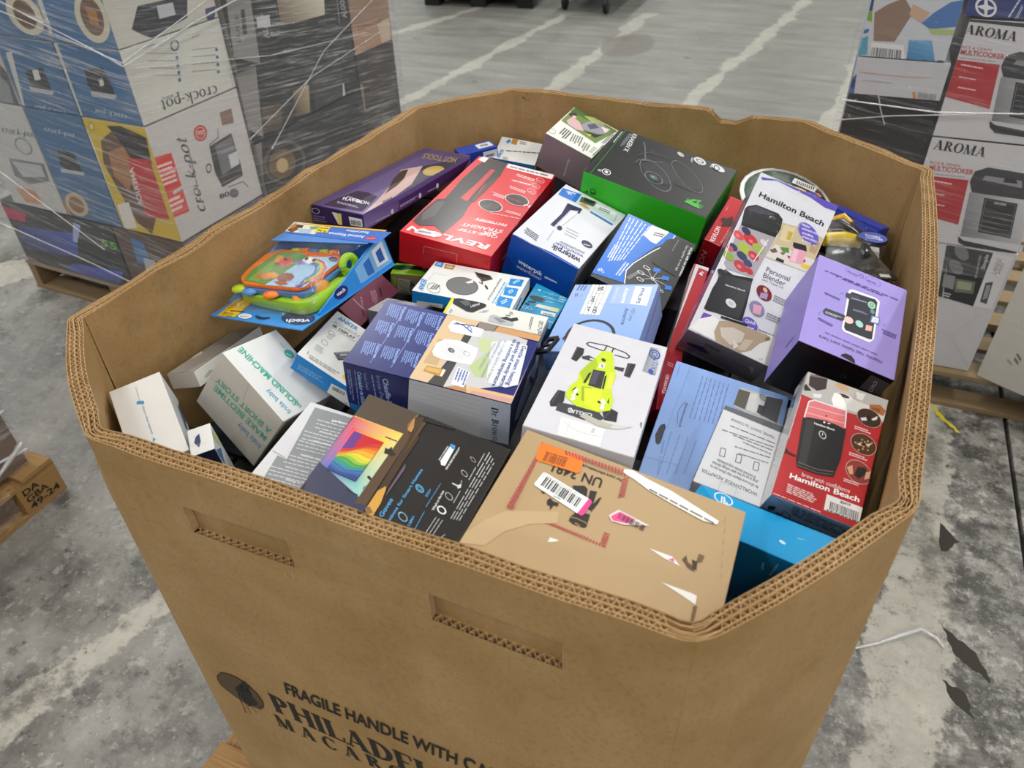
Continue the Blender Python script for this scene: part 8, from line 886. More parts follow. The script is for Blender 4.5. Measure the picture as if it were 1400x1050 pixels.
def wrap(name, label, o, yaw, u0, u1, v0, v1, z0, z1, mat, ropes, open_sides=()):
    """film wound round a load: a closed, slightly wavy band plus twisted ropes where it gathered"""
    root = thing(name, label, 'plastic wrap', (o[0], o[1], 0)); root.rotation_euler = (0, 0, yaw)
    r = 0.004; per = []
    def edge(a, b, n):
        for k in range(n):
            t = k / n
            per.append((a[0] + (b[0] - a[0]) * t, a[1] + (b[1] - a[1]) * t))
    c = [(u0, v0), (u1, v0), (u1, v1), (u0, v1)]
    for k in range(4):
        a, b = Vector(c[k]), Vector(c[(k + 1) % 4]); d = (b - a).normalized() * r
        edge(a + d, b - d, max(3, int((b - a).length / 0.05)))
    m = MB(); rows = []; nz = max(4, int((z1 - z0) / 0.05))
    for j in range(nz + 1):
        z = z0 + (z1 - z0) * j / nz; row = []
        for (x, y) in per:
            cx, cy = (u0 + u1) / 2, (v0 + v1) / 2
            dv = Vector((x - cx, y - cy)).normalized()
            w = 0.003 + 0.0035 * mnoise.noise(Vector((x * 6, y * 6, z * 16)))
            row.append((x + dv.x * w, y + dv.y * w, z))
        rows.append(row)
    m.grid(rows, closed=True)
    m.build('wrap_sheet', mat, root, True)
    for pts, wd in ropes:
        q = MB(); P3 = []
        for a, b in zip(pts[:-1], pts[1:]):
            n = 10
            for k in range(n):
                t = k / n
                P3.append(tuple(a[j] + (b[j] - a[j]) * t for j in range(3)))
        P3.append(pts[-1])
        rr = [wd * (0.55 + 0.45 * mnoise.noise(Vector((k * 0.6, wd * 100, len(pts))))) for k in range(len(P3))]
        q.tube(P3, rr, 6)
        q.build('gathered_film', ROPE, root, True)
    return root

YL = math.radians(-3)
LO_ = (-1.115, 1.355)
pl = pallet('wood_pallet', 'wooden pallet under the film wrapped slow cooker stack', LO_[0] - 0.97 * math.cos(YL), LO_[1] - 0.97 * math.sin(YL), 0.97, 1.44, YL, mat=WD2)
pallet('wood_pallet', 'wooden pallet under the rice cooker stack', 0.87, 1.86, 0.86, 1.1, mat=WD2)
wrap('stretch_film', 'clear stretch film wound round the slow cooker stack', LO_, YL, -0.972, 0.016, -0.016, 1.44, 0.131, 1.44, FILM_A,
     [([(-0.97, -0.020, 1.03), (-0.60, -0.021, 1.19), (-0.1, -0.021, 1.03), (0.020, -0.018, 0.985), (0.021, 0.3, 1.04), (0.021, 0.8, 1.1), (0.021, 1.44, 1.2)], 0.0045),
      ([(-0.97, -0.020, 1.10), (-0.5, -0.021, 1.12), (0.020, -0.019, 0.995), (0.021, 0.5, 1.12), (0.021, 1.0, 1.22)], 0.0035),
      ([(0.021, 0.02, 0.97), (0.021, 0.6, 0.86), (0.021, 1.2, 0.80)], 0.003), ([(0.021, 0.5, 0.55), (0.021, 0.9, 0.80), (0.021, 1.4, 0.95)], 0.003),
      ([(-0.97, -0.020, 0.30), (-0.5, -0.021, 0.22), (-0.1, -0.021, 0.13)], 0.004), ([(-0.97, -0.020, 0.62), (-0.4, -0.021, 0.30)], 0.003), ([(0.021, 0.4, 0.62), (0.021, 0.8, 0.73), (0.021, 1.3, 0.78)], 0.003)])
wrap('stretch_film', 'clear stretch film wound round the rice cooker stack on the right', (0, 1.885), 0.0, 0.868, 1.424, -0.014, 0.335, 0.46, 1.43, FILM_B,
     [([(0.87, -0.018, 0.915), (1.1, -0.019, 0.905), (1.43, -0.018, 0.93)], 0.0035), ([(0.87, -0.018, 0.86), (1.0, -0.019, 0.885), (1.2, -0.019, 0.91)], 0.003), ([(0.95, -0.018, 0.95), (0.97, -0.019, 0.90), (0.99, -0.018, 0.86)], 0.003)])

# ------------------------------------------------------------------ all cartons
for key, name, label, cat, pose, cols, gloss, group, flap, faces in CARTONS:
    carton(name, label, cat, pose, cols, faces, gloss, group, flap)

# near-left pallet load: brown goods under film, block stencilled DA GBA 49-24
rt = thing('wood_pallet', 'wooden block pallet with stencilled corner block at the lower left', 'pallet', (-1.93, -0.6, 0))
for k in range(6):
    m = MB(); y = 0.0 + k * 0.213; m.box((0, y, 0.113), (0.925, y + 0.10, 0.128), bev=0.002); m.build('deck_board', WD, rt)
for x in (0.0, 0.40, 0.80):
    for y in (0.0, 0.525, 1.04):
        m = MB(); m.box((x, y, 0.014), (x + 0.12, y + 0.13, 0.098), bev=0.003); bl = m.build('corner_block', WD, rt)
        if x == 0.80 and y == 1.04:
            t = MB()
            for s, z, w in (('DA', 0.072, 0.05), ('GBA', 0.046, 0.07), ('49-24', 0.020, 0.098)):
                draw(t, [['V', 0, '#2a2018', s, [150, int(z * 1e4), 150 + int(w * 1e4), int(z * 1e4), 150, int((z + 0.021) * 1e4)]]], lambda u, v, l: (0.9208, 1.04 + u, v))
            t.build('stencil', ink(0.7, 0.0), bl)
    m = MB(); m.box((x, 0, 0.0985), (x + 0.12, 1.17, 0.1128), bev=0.001); m.build('stringer_board', WD, rt)
    m = MB(); m.box((x, 0, 0.0), (x + 0.12, 1.17, 0.0138), bev=0.001); m.build('bottom_board', WD, rt)
carton('carton', 'film wrapped brown goods on the lower left pallet', 'carton', [[-1.48, -0.03, 0.62], [0, 0, 0], [0.86, 1.12, 0.49]], {'all': '#6a5546'}, [], (0.4, 0.1), None, None)
wrap('stretch_film', 'crumpled stretch film round the brown goods at lower left', (-1.48, -0.03), 0.0, -0.436, 0.437, -0.567, 0.568, 0.132, 0.64, FILM_A,
     [([(0.446, -0.56, 0.40), (0.446, 0.0, 0.30), (0.446, 0.565, 0.32)], 0.006), ([(0.449, -0.3, 0.20), (0.449, 0.3, 0.24), (0.449, 0.565, 0.18)], 0.008), ([(0.454, 0.2, 0.16), (0.454, 0.42, 0.15), (0.454, 0.56, 0.21)], 0.012)])
# torn film tail hanging over the stencilled block
cr = MB(); rows = []
for a in range(9):
    row = []
    for b2 in range(9):
        y = 0.34 + 0.075 * b2 / 8; z = 0.145 - 0.10 * a / 8
        row.append((-0.995 + 0.012 * mnoise.noise(Vector((a * 1.3, b2 * 1.1, 3.1))) + 0.012, y + 0.012 * mnoise.noise(Vector((a, b2, 9))), z))
    rows.append(row)
cr.grid(rows); tag(cr.build('film_scrap', film_material(0.9, 7.0), None, True), 'crumpled scrap of clear film hanging over the stencilled pallet block', 'plastic wrap')

# ------------------------------------------------------------------ toy in its window packet
def clear_plastic(name='clear_plastic', amt=0.04, seed=0.0, streak=0.5, fres=0.35):
    m, nt, b = new_mat(name); nt.nodes.remove(b)
    tc = N(nt, 'ShaderNodeTexCoord'); P = tc.outputs['Object']
    s = noise_tex(nt, P, 30.0 + seed, 5.0, 0.6, (1.0, 2.2, 1.6))
    tr = N(nt, 'ShaderNodeBsdfTransparent'); gl = N(nt, 'ShaderNodeBsdfGlossy'); gl.inputs['Roughness'].default_value = 0.05
    bp = N(nt, 'ShaderNodeBump'); bp.inputs['Strength'].default_value = 0.9; bp.inputs['Distance'].default_value = 0.004
    nt.links.new(s, bp.inputs['Height']); nt.links.new(bp.outputs[0], gl.inputs['Normal'])
    fr = N(nt, 'ShaderNodeLayerWeight'); fr.inputs[0].default_value = 0.25
    fac = mth(nt, 'ADD', mth(nt, 'MULTIPLY', fr.outputs['Fresnel'], fres), mth(nt, 'MULTIPLY_ADD', ramp(nt, s, [(0.6, 0.0), (0.66, 1.0)]), streak * 0.25, amt), clamp=True)
    mx = N(nt, 'ShaderNodeMixShader'); nt.links.new(fac, mx.inputs[0]); nt.links.new(tr.outputs[0], mx.inputs[1]); nt.links.new(gl.outputs[0], mx.inputs[2])
    nt.links.new(mx.outputs[0], nt.nodes['Material Output'].inputs['Surface'])
    return m
CLR = clear_plastic()
vp, ve, vs = VTECH
VM = rotm(ve)
toy = thing('toy_packet', 'blue window packet holding an orange and green toy book, left side of the bin', 'toy', Vector(vp) - VM @ Vector((0, 0, vs[2])), VM)
sx, sy, sz = vs
bl1 = plain('#2f8fdf', 0.35, 0.3); 
m = MB()
m.box((-sx / 2 + 0.001, -sy / 2, 0), (sx / 2 - 0.006, sy / 2, 0.0022), bev=0.0008)
m.build('backing_card', bl1, toy)
def wedge(x0, x1):
    w = MB(); y1, y0 = sy / 2, -0.058
    P8 = [(x0, y0, 0.0022), (x1, y0, 0.0022), (x1, y1, 0.0022), (x0, y1, 0.0022), (x0, y0, 0.006), (x1, y0, 0.006), (x1, y1, sz), (x0, y1, sz)]
    for f in ((0, 1, 2, 3), (4, 5, 6, 7), (0, 1, 5, 4), (1, 2, 6, 5), (2, 3, 7, 6), (3, 0, 4, 7)):
        w.poly([P8[k] for k in f])
    return w
wedge(-sx / 2 + 0.004, -sx / 2 + 0.0075).build('side_wall', bl1, toy)
wr = wedge(sx / 2 - 0.013, sx / 2 - 0.009).build('side_wall', bl1, toy)
m = MB()
def pw(u, v, l): return (sx / 2 - 0.0088 + 0.0001 * l, u, v)
draw(m, [['P', 0, '#7fb8e8', [[250, 60], [930, 60], [930, 520], [250, 300]]], ['P', 1, '#2f6fc0', [[420, 90], [560, 90], [560, 330], [420, 290]]], ['P', 1, '#e8eef2', [[640, 120], [880, 120], [880, 440], [640, 380]]], ['P', 2, '#2f5fb0', [[700, 160], [820, 160], [820, 360], [700, 330]]], ['E', 3, '#1d2a6c', [-120, 130, 130, 0, 0, 85]], ['V', 4, '#f2f4f8', 'vtech', [-205, 110, -40, 115, -205, 165]]], pw)
m.build('side_print', ink(0.3, 0.3), toy)
m = MB(); m.box((-sx / 2 + 0.004, sy / 2 - 0.004, 0.0022), (sx / 2 - 0.009, sy / 2, sz), bev=0.0005); m.box((-sx / 2 + 0.001, 0.058, sz - 0.0015), (sx / 2 - 0.004, sy / 2 + 0.002, sz), bev=0.0005)
hd = m.build('header_flap', plain('#4a8ad8', 0.35, 0.3), toy)
m = MB(); draw(m, PRINTS['vtech_header'], lambda u, v, l: (u - sx / 2, v - sy / 2, sz + 0.0005 + 0.0001 * l)); m.build('header_print', ink(0.35, 0.3), toy)
m = MB(); draw(m, PRINTS['vtech_card'], lambda u, v, l: (u - sx / 2, v - sy / 2, 0.0028 + 0.0001 * l)); m.build('card_print', ink(0.35, 0.3), toy)
def rounded(mb, pts, z0, z1, r=0.012, seg=5):
    n = len(pts); out = []
    for i in range(n):
        a, b, c = Vector(pts[i - 1]), Vector(pts[i]), Vector(pts[(i + 1) % n])
        d1 = (a - b).normalized(); d2 = (c - b).normalized()
        rr = min(r, (a - b).length * 0.45, (c - b).length * 0.45)
        for k in range(seg + 1):
            t = k / seg
            out.append((b + d1 * rr) * (1 - t) ** 2 + b * 2 * t * (1 - t) + (b + d2 * rr) * t ** 2)
    cx = sum(p.x for p in out) / len(out); cy = sum(p.y for p in out) / len(out)
    ins = lambda p, k: (cx + (p.x - cx) * k, cy + (p.y - cy) * k)
    e = min(0.0015, (z1 - z0) * 0.4)
    rows = [[(*ins(p, 0.985), z0) for p in out], [(p.x, p.y, z0 + e) for p in out], [(p.x, p.y, z1 - e) for p in out], [(*ins(p, 0.985), z1) for p in out]]
    mb.grid(rows, closed=True); mb.poly(rows[-1]); mb.poly(rows[0][::-1])
H = sz
m = MB(); rounded(m, [(-0.092, -0.050), (-0.026, -0.060), (0.080, -0.066), (0.103, -0.055), (0.106, 0.030), (0.085, 0.040), (-0.110, 0.050), (-0.112, -0.02)], 0.004, H - 0.031, 0.02)
gb = m.build('toy_base', plain('#9acb2a', 0.25, 0.4), toy, True)
m = MB(); m.lathe([(0.0, 0.010), (0.010, 0.009), (0.015, 0.004), (0.016, 0.0)], 20, M=Matrix.Translation((0.080, -0.020, H - 0.031))); m.build('music_button', plain('#c98a2a', 0.25, 0.4), gb, True)
m = MB(); m.lathe([(0.0, 0.006), (0.008, 0.005), (0.011, 0.0)], 18, M=Matrix.Translation((0.066, -0.048, H - 0.031))); m.build('round_button', plain('#ee8a2a', 0.25, 0.4), gb, True)
m = MB()
for k in range(6):
    m.box((0.072 + 0.004 * k, 0.012, H - 0.031), (0.0735 + 0.004 * k, 0.030, H - 0.029))
m.build('speaker_slots', plain('#4a5a2a', 0.5), gb)
m = MB(); rr = []
for k in range(25):
    a = k * 2 * PI / 24; rr.append((0.098, 0.030 + 0.012 * math.cos(a), H - 0.020 + 0.012 * math.sin(a)))
m.tube(rr, 0.006, 10, cap=False); m.build('handle', plain('#9acb2a', 0.25, 0.4), gb, True)
BK = [(-0.0937, -0.0354), (-0.1095, -0.0078), (-0.127, 0.0449), (-0.113, 0.0600), (0.0333, 0.0555), (0.0654, 0.0458), (0.0782, 0.0281), (0.0841, -0.0422), (0.0697, -0.0503), (-0.0618, -0.0506)]
m = MB(); rounded(m, [(x * 0.99 + 0.006, y - 0.004) for x, y in BK], H - 0.030, H - 0.0225, 0.012); m.build('book_page', plain('#4a7ab8', 0.3, 0.3), toy, True)
for (x, y, c) in ((-0.080, -0.050, '#b8d42a'), (-0.045, -0.054, '#4a8ad0'), (0.012, -0.056, '#f07a1c')):
    m = MB(); m.lathe([(0.0, 0.006), (0.014, 0.005), (0.017, 0.002), (0.017, 0.0)], 18, M=Matrix.Translation((x, y, H - 0.028)) @ Matrix.Diagonal((1.0, 0.65, 1, 1))); m.build('page_tab', plain(c, 0.25, 0.4), toy, True)
m = MB(); rounded(m, BK, H - 0.0222, H - 0.0165, 0.014); bk = m.build('book_cover', plain('#f0731c', 0.25, 0.4), toy, True)
m = MB(); draw(m, PRINTS['vtech_picture'], lambda u, v, l: (u - sx / 2, v - sy / 2, H - 0.0160 + 0.00012 * l)); m.build('cover_picture', ink(0.3, 0.3), bk)
for k, c in enumerate(('#b8d42a', '#f07a1c', '#4a8ad0', '#b8d42a', '#f07a1c')):
    m = MB(); m.box((-0.075 + 0.024 * k, 0.057, H - 0.026), (-0.056 + 0.024 * k, 0.064, H - 0.014), bev=0.002); m.build('binding_ring', plain(c, 0.25, 0.4), toy, True)
# wrinkled clear window from the header down to the card front
m = MB(); rows = []
for a in range(13):
    t = a / 12; row = []
    for k in range(17):
        s = k / 16; x = -sx / 2 + 0.006 + (sx - 0.017) * s
        y = 0.058 + (-0.072 - 0.058) * t
        z = sz - 0.0015 + (0.0045 - sz) * max(0.0, (t - 0.55) / 0.45) ** 1.4 + 0.0035 * mnoise.noise(Vector((x * 38, y * 30, 2.2))) * min(1, t * 4, (1 - t) * 6)
        row.append((x, y, z))
    rows.append(row)
m.grid(rows); m.build('clear_window', clear_plastic('window_film', 0.0, 4.0, 0.55, 0.2), toy, True)

# ------------------------------------------------------------------ clear wrap on the blender carton, tape
bp_, be_, bs_ = BLENDER
BMx = rotm(be_)
sx, sy, sz = bs_
w = thing('shrink_wrap', 'loose shiny shrink wrap at the top of the blender carton', 'plastic wrap', Vector(bp_), BMx)
m = MB(); rows = []
for a in range(11):
    row = []
    for k in range(15):
        x = -sx / 2 + sx * k / 14; y = sy / 2 - 0.09 + 0.1 * a / 10
        row.append((x, y, 0.0045 + 0.0025 * mnoise.noise(Vector((x * 60, y * 60, 5))) + (0.004 if a > 8 else 0)))
    rows.append(row)
m.grid(rows); m.build('wrap_sheet', clear_plastic('shrink_film', 0.0, 9.0, 0.7, 0.2), w, True)

# ------------------------------------------------------------------ food tray dome, hand tool in blister, small things
def poly_slab(mb, pts, z0, z1):
    lo = [(*p, z0) for p in pts]; hi = [(*p, z1) for p in pts]
    mb.poly(hi); mb.poly(lo[::-1])
    for k in range(len(pts)):
        mb.poly([lo[k - 1], lo[k], hi[k], hi[k - 1]])
tr = thing('clamshell_pack', 'domed clear pack with white rim and orange patterned card, behind the blender carton', 'pack', (0.808, 1.025, 0.982), Euler((math.radians(10), math.radians(14), 0)).to_matrix())
m = MB(); ov = [(0.082 * math.cos(a * PI / 12), 0.085 * math.sin(a * PI / 12)) for a in range(24)]
m.grid([[(x, y, 0.0) for x, y in ov], [(x * 1.06, y * 1.06, 0.003) for x, y in ov], [(x * 1.06, y * 1.06, 0.006) for x, y in ov], [(x * 0.97, y * 0.97, 0.007) for x, y in ov]], closed=True)
m.poly([(x, y, 0.0) for x, y in ov][::-1])
m.build('rim', plain('#e3e8e6', 0.25, 0.4), tr, True)
m = MB(); m.poly([(x * 0.96, y * 0.96, 0.0045) for x, y in ov]); m.build('inner_card', plain('#1f4a30', 0.4, 0.1), tr)
m = MB(); rnd = random.Random(4)
for k in range(26):
    a = rnd.uniform(0.3, 2.1); r = rnd.uniform(0.042, 0.076); x, y = r * math.cos(a), r * math.sin(a)
    m.poly([(x + 0.012 * math.cos(q), y + 0.006 * math.sin(q), 0.0052 + 0.00005 * k) for q in (0, 1.2, 2.5, 3.9, 5.1)], lin(rnd.choice(['#d8903a', '#5a48a8', '#2a2436', '#e0b45a', '#3a2c5c'])))
m.poly([(0.0, 0.055, 0.0068), (0.045, 0.05, 0.0068), (0.047, 0.068, 0.0068), (0.002, 0.073, 0.0068)], lin('#eeeeec'))
for k in range(9):
    m.poly([(0.008 + 0.004 * k, 0.056, 0.007), (0.010 + 0.004 * k, 0.056, 0.007), (0.010 + 0.004 * k, 0.066, 0.007), (0.008 + 0.004 * k, 0.066, 0.007)], lin('#333333'))
m.build('card_print', ink(0.35, 0.2), tr)
m = MB(); m.grid([[(x * 0.95, y * 0.95, 0.007) for x, y in ov], [(x * 0.86, y * 0.86, 0.018) for x, y in ov], [(x * 0.5, y * 0.5, 0.026) for x, y in ov], [(x * 0.02, y * 0.02, 0.028) for x, y in ov]], closed=True)
m.build('clear_dome', CLR, tr, True)

bt = thing('hand_tool_pack', 'blister pack with a yellow and black hand tool, between blender carton and right wall', 'pack', (0.949, 0.902, 0.955), Euler((math.radians(6), math.radians(4), math.radians(8))).to_matrix())
m = MB(); poly_slab(m, [(-0.055, -0.058), (0.055, -0.052), (0.057, -0.046), (0.028, 0.012), (0.0, 0.09), (-0.055, 0.09)], 0.0, 0.0018); m.build('backing_card', plain('#2a2523', 0.3, 0.4), bt)
m = MB(); poly_slab(m, [(0.030, -0.050), (0.047, -0.048), (0.044, -0.040), (0.028, -0.042)], 0.002, 0.0024); m.build('size_label', plain('#c9c9c6', 0.4), bt)
m = MB(); m.tube([(-0.062, 0.012, 0.018), (-0.03, 0.018, 0.020), (0.0, 0.020, 0.018)], [0.012, 0.0135, 0.010], 14); m.build('grip', plain('#e0c41e', 0.22, 0.5), bt, True)
m = MB(); m.tube([(-0.060, 0.048, 0.018), (-0.035, 0.052, 0.024), (-0.012, 0.040, 0.020), (0.004, 0.020, 0.016), (0.006, -0.01, 0.012)], [0.011, 0.014, 0.012, 0.009, 0.008], 12); m.build('trigger_head', plain('#17171a', 0.25, 0.5), bt, True)
m = MB(); m.tube([(-0.052, 0.066, 0.022), (-0.030, 0.075, 0.028), (-0.018, 0.060, 0.026)], [0.006, 0.008, 0.006], 10); m.build('knob', plain('#d8a428', 0.22, 0.5), bt, True)
m = MB(); m.lathe([(0.0, 0.004), (0.024, 0.003), (0.026, 0.0)], 28, M=Matrix.Translation((0.012, 0.012, 0.031)) @ Matrix.Diagonal((1.0, 0.72, 1, 1))); lb = m.build('oval_label', plain('#1c1c22', 0.25, 0.4), bt, True)
m = MB(); draw(m, [['E', 0, '#3a4cb0', [0, 0, 225, 0, 0, 155]], ['V', 1, '#eef0f8', 'ROTARY', [-130, 20, 120, -10, -125, 70]], ['V', 1, '#eef0f8', 'CUTTER', [-120, -50, 150, -75, -115, 0]]], lambda u, v, l: (0.012 + u, 0.012 + v, 0.0355 + 0.0001 * l)); m.build('label_print', ink(0.3, 0.3), bt)
m = MB(); m.grid([[(-0.06, -0.04, 0.0025), (0.0, -0.046, 0.0025), (0.046, -0.043, 0.0025)], [(-0.06, -0.015, 0.026), (0.0, -0.012, 0.034), (0.034, -0.012, 0.030)], [(-0.06, 0.03, 0.038), (0.0, 0.034, 0.040), (0.030, 0.02, 0.032)], [(-0.06, 0.085, 0.030), (0.0, 0.085, 0.022), (0.018, 0.06, 0.003)]])
m.build('clear_blister', clear_plastic('blister', 0.06, 2.0, 1.0), bt, True)

carton('carton', 'white carton with a black oval, below the hand tool pack by the right wall', 'carton', [[0.947, 0.905, 0.940], [0.06, 0.05, 0.03], [0.075, 0.14, 0.05]], {'all': '#d8d7d2'},
       [('top', 'top_print', [['E', 0, '#161616', [560, 130, 190, -20, 10, 60]], ['L', 1, '#cfcfcc', [440, 120, 700, 100, 440, 160], 2], ['L', 0, '#6a6a68', [600, 1120, 800, 1080, 600, 1250], 3], ['V', 0, '#222222', '20', [700, 260, 800, 250, 705, 310]]])], (0.4, 0.1), None, None)
m = MB(); m.box((-0.055, -0.012, 0), (0.055, 0.012, 0.09), bev=0.002)
sc = thing('blue_pack', 'slim blue pack leaning on the back right wall of the bin', 'pack', (0.935, 1.035, 0.875), Euler((math.radians(-8), 0, math.radians(-38))).to_matrix())
m.build('box_body', plain('#2c3fae', 0.3, 0.3), sc)
m = MB(); m.poly([(-0.05, -0.0125, 0.062), (0.05, -0.0125, 0.062), (0.05, -0.0125, 0.086), (-0.05, -0.0125, 0.086)], lin('#4a5cc8')); m.poly([(-0.054, -0.0125, 0.002), (0.054, -0.0125, 0.002), (0.054, -0.0125, 0.05), (-0.054, -0.0125, 0.05)], lin('#141420')); m.build('front_print', ink(0.3, 0.3), sc)
carton('carton', 'small royal blue carton end behind the purple hair tool box', 'carton', [[0.151, 1.089, 0.982], [0.05, 0.0, -0.75], [0.043, 0.085, 0.045]], {'all': '#2340a0', 'top': '#2a4ab4', 'front': '#1c348c'},
       [('top', 'top_print', [['P', 0, '#e4e7ee', [[80, 450], [330, 450], [330, 800], [80, 800]]], ['V', 1, '#3a3a3a', '0', [150, 540, 260, 540, 150, 720]]]), ('right', 'side_print', [['P', 0, '#e4e7ee', [[500, 120], [830, 120], [830, 400], [500, 400]]], ['L', 1, '#5a6aa0', [560, 180, 780, 180, 560, 340], 2]])], (0.3, 0.3), None, None)
# black plastic hang hook standing beside the antenna carton
hk = MB(); poly = [(-0.010, -0.018), (0.010, -0.018), (0.012, -0.012), (0.012, 0.012), (0.008, 0.018), (-0.010, 0.018)]
inner = [(-0.006, -0.012), (0.006, -0.012), (0.007, -0.009), (0.007, 0.008), (0.004, 0.012), (-0.006, 0.012)]
for z0, z1 in ((0.0, 0.004),):
    hk.grid([[(*p, z1) for p in poly], [(*p, z1) for p in inner], [(*p, z0) for p in inner], [(*p, z0) for p in poly], [(*p, z1) for p in poly]], closed=True)
hk.box((-0.007, -0.002, 0.0005), (0.007, 0.001, 0.0035))
ho = hk.build('hang_hook', plain('#141416', 0.35, 0.2)); ho.matrix_world = Matrix.Translation((0.57,0.408,1.009)) @ Euler((0.1, -0.5, -0.2)).to_matrix().to_4x4()
tag(ho, 'small black plastic hook with a slot, at the corner of the loop antenna carton', 'hook')
# grey clear tray between bottle warmer and rainbow cartons
# cable behind the window of the bright blue carton
jp, je, js = JLAB
JM = rotm(je)
cb = MB(); pts = []
for k in range(60):
    a = k * 0.42
    pts.append((-0.045 + (0.019 + 0.0006 * (k % 7)) * math.cos(a), -0.004 * (k / 60) - 0.0045, 0.035 + (0.024 + 0.0005 * (k % 5)) * math.sin(a)))
cb.tube(pts, 0.0014, 6)
cbo = cb.build('coiled_cable', plain('#12223c', 0.3, 0.3), None, True)
cbo.matrix_world = Matrix.Translation(Vector(jp) - JM @ Vector((0, js[1] / 2, js[2] - 0.0))) @ JM.to_4x4()
tag(cbo, 'coiled dark blue cable at the front of the bright blue carton', 'cable')

# ------------------------------------------------------------------ added filler cartons: hold up the heap, dark colours stand in for gap shade
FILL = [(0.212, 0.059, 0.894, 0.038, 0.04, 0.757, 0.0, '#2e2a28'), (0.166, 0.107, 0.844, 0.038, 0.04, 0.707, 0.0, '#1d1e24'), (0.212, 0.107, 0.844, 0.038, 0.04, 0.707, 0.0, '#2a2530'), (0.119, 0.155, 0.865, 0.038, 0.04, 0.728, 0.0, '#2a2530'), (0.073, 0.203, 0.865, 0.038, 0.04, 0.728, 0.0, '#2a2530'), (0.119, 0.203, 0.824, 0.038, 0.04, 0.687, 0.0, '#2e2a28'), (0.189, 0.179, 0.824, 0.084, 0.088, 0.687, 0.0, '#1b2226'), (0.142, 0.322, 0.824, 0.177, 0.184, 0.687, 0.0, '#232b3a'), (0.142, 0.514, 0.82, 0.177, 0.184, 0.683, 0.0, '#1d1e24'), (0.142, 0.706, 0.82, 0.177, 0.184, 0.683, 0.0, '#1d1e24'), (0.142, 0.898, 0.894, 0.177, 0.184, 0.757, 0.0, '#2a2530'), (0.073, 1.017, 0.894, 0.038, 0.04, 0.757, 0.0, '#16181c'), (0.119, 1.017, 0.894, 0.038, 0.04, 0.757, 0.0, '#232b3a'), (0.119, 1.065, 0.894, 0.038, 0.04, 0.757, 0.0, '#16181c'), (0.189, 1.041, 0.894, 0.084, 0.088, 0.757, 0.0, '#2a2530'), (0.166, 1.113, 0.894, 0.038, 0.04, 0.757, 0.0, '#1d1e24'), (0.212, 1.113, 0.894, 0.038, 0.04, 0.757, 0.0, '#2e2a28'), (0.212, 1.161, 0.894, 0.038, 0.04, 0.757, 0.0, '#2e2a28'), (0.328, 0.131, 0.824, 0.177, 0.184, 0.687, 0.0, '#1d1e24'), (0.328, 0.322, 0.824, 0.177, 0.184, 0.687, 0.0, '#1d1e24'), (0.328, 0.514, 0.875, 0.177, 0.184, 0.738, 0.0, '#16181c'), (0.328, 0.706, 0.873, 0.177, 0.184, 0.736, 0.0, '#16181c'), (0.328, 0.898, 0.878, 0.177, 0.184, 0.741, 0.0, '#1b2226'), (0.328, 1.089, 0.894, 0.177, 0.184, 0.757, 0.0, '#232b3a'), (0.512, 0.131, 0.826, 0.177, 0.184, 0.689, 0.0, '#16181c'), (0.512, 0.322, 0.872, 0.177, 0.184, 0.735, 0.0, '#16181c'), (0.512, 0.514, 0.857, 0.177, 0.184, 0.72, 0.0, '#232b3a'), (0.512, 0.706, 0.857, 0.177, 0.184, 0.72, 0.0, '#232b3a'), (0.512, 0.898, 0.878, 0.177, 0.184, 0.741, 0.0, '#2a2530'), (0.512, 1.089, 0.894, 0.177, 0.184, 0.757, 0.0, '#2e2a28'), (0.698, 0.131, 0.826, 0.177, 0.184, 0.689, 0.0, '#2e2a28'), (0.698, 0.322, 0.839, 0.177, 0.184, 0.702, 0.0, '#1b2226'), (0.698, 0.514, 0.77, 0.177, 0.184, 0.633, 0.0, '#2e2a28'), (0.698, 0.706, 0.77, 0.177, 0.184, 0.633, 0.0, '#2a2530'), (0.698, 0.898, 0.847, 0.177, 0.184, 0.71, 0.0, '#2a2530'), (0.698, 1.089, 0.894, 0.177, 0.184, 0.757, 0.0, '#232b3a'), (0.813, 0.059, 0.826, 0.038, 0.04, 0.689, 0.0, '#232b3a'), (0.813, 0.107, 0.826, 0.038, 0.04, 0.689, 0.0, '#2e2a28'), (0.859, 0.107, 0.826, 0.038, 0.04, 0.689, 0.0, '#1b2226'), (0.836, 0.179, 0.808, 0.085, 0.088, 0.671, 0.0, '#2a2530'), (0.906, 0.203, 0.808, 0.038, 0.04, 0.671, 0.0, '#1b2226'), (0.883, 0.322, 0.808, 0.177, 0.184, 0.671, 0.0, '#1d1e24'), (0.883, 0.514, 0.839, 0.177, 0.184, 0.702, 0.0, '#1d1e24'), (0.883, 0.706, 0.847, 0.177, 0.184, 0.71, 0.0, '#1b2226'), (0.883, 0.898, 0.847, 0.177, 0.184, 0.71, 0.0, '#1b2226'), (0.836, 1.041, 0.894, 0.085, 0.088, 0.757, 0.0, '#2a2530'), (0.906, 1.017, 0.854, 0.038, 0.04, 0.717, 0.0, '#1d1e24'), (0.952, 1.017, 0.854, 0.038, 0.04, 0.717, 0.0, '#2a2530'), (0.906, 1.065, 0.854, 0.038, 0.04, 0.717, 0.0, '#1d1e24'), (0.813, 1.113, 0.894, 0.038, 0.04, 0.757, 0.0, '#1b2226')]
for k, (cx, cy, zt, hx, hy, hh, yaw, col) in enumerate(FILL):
    carton('carton', 'added dark filler carton under the heap, holding it up and darkening the gaps', 'carton', [[cx, cy, zt], [0, 0, yaw], [hx, hy, hh]], {'all': col}, [], (0.5, 0.0), 'added filler cartons deeper in the bin', None)

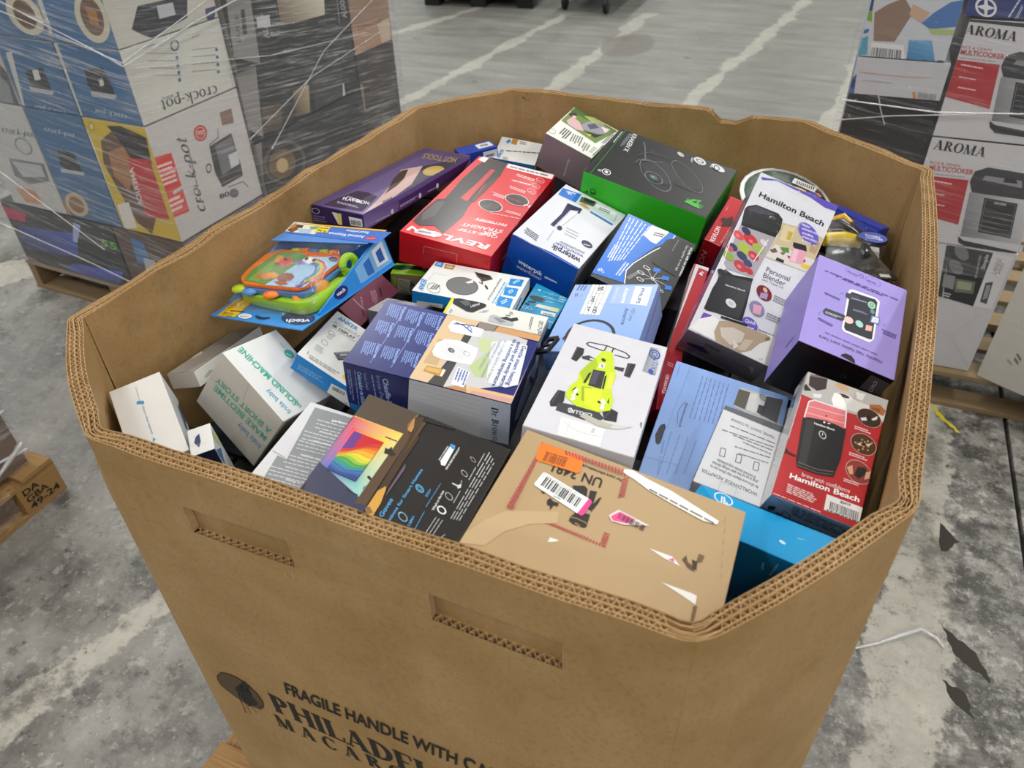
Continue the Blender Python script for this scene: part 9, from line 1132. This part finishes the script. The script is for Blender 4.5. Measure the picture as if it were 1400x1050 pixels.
# ------------------------------------------------------------------ far end of the aisle
bk = plain('#141416', 0.4, 0.1); gm = plain('#6a6c70', 0.35, 0.0, 0.6)
pt = thing('plastic_pallet', 'black plastic pallet at the far end of the aisle, left of the cart', 'pallet', (-2.9, 6.50, 0)); pt.rotation_euler = (0, 0, 0.12)
for k in range(4):
    m = MB(); m.box((0, 0.27 * k, 0.10), (1.05, 0.27 * k + 0.2, 0.15), bev=0.006); m.build('deck_board', bk, pt)
for x in (0, 0.45, 0.9):
    for y in (0, 0.42, 0.83):
        m = MB(); m.box((x, y, 0), (x + 0.15, y + 0.16, 0.0995), bev=0.01); m.build('foot', bk, pt)
m = MB(); m.box((0.42, -0.006, 0.105), (0.56, -0.001, 0.142)); m.build('orange_sticker', plain('#c9502c', 0.5), pt)
m = MB(); m.box((0.20, -0.006, 0.108), (0.33, -0.001, 0.148)); m.build('white_sticker', plain('#c9c9c4', 0.5), pt)
carton('carton', 'black carton standing on the black plastic pallet', 'carton', [[-2.42, 7.0, 0.75], [0, 0, 0.12], [0.95, 0.95, 0.598]], {'all': '#1a1a1c'}, [], (0.4, 0.1), None, None)
ct = thing('platform_cart', 'dark wheeled cart at the far end of the aisle', 'cart', (-1.62, 6.62, 0)); ct.rotation_euler = (0, 0, 0.0)
m = MB(); m.box((-0.05, -0.02, 0.22), (0.6, 1.0, 0.26), bev=0.006); m.build('deck', plain('#26262a', 0.5), ct)
for x, y in ((0.05, 0.06), (0.45, 0.0), (0.05, 0.9), (0.5, 0.9)):
    m = MB(); m.lathe([(0.0, -0.02), (0.05, -0.02), (0.068, -0.015), (0.072, 0.0), (0.068, 0.015), (0.05, 0.02), (0.0, 0.02)], 20, M=Matrix.Translation((x, y, 0.072)) @ Matrix.Rotation(PI / 2, 4, 'Y')); wl = m.build('wheel', bk, ct, True)
    m = MB(); m.box((x - 0.03, y - 0.03, 0.10), (x - 0.024, y + 0.03, 0.22)); m.box((x + 0.024, y - 0.03, 0.10), (x + 0.03, y + 0.03, 0.22)); m.box((x - 0.03, y - 0.03, 0.214), (x + 0.03, y + 0.03, 0.2195)); m.build('caster_fork', gm, ct)
# bits lying on the floor
fw = MB(); fw.tube([(1.17, 0.84, 0.006), (1.22, 0.875, 0.004), (1.27, 0.915, 0.009), (1.31, 0.945, 0.012), (1.345, 0.935, 0.006), (1.36, 0.915, 0.004)], [0.003, 0.004, 0.006, 0.005, 0.004, 0.002], 8)
tag(fw.build('film_strand', ROPE, None, True), 'twisted strand of clear film lying on the floor right of the bin', 'plastic wrap')
PM = plain('#cfc02a', 0.6)
def floor_mark(pts, label, mat, name):
    rg = []
    for k in range(len(pts)):
        a, b = pts[k], pts[(k + 1) % len(pts)]
        for q in range(6):
            x = a[0] + (b[0] - a[0]) * q / 6; y = a[1] + (b[1] - a[1]) * q / 6
            rg.append((x + 0.009 * mnoise.noise(Vector((x * 60, y * 60, 1))), y + 0.009 * mnoise.noise(Vector((x * 60, y * 60, 7)))))
    pts = rg
    m = MB(); poly_slab(m, pts, -0.0002, 0.0006); tag(m.build(name, mat), label, 'mark')
floor_mark([(1.340, 1.862), (1.350, 1.858), (1.385, 1.802), (1.425, 1.742), (1.418, 1.742), (1.370, 1.80)], 'scrap of yellow floor tape near the right pallet', PM, 'tape_scrap')
TPM = plain('#35302a', 0.7)
floor_mark([(1.355, 0.985), (1.43, 0.93), (1.455, 0.86), (1.385, 0.905)], 'dark diamond shaped tape remnant on the floor, larger one by the joint', TPM, 'tape_remnant')
floor_mark([(1.355, 0.83), (1.40, 0.815), (1.415, 0.755), (1.37, 0.79)], 'dark tape remnant on the floor, smaller one nearer the camera', TPM, 'tape_remnant')
floor_mark([(1.365, 1.33), (1.405, 1.27), (1.385, 1.24), (1.36, 1.22)], 'dark tape remnant on the floor, furthest one beside the pale stripe', TPM, 'tape_remnant')
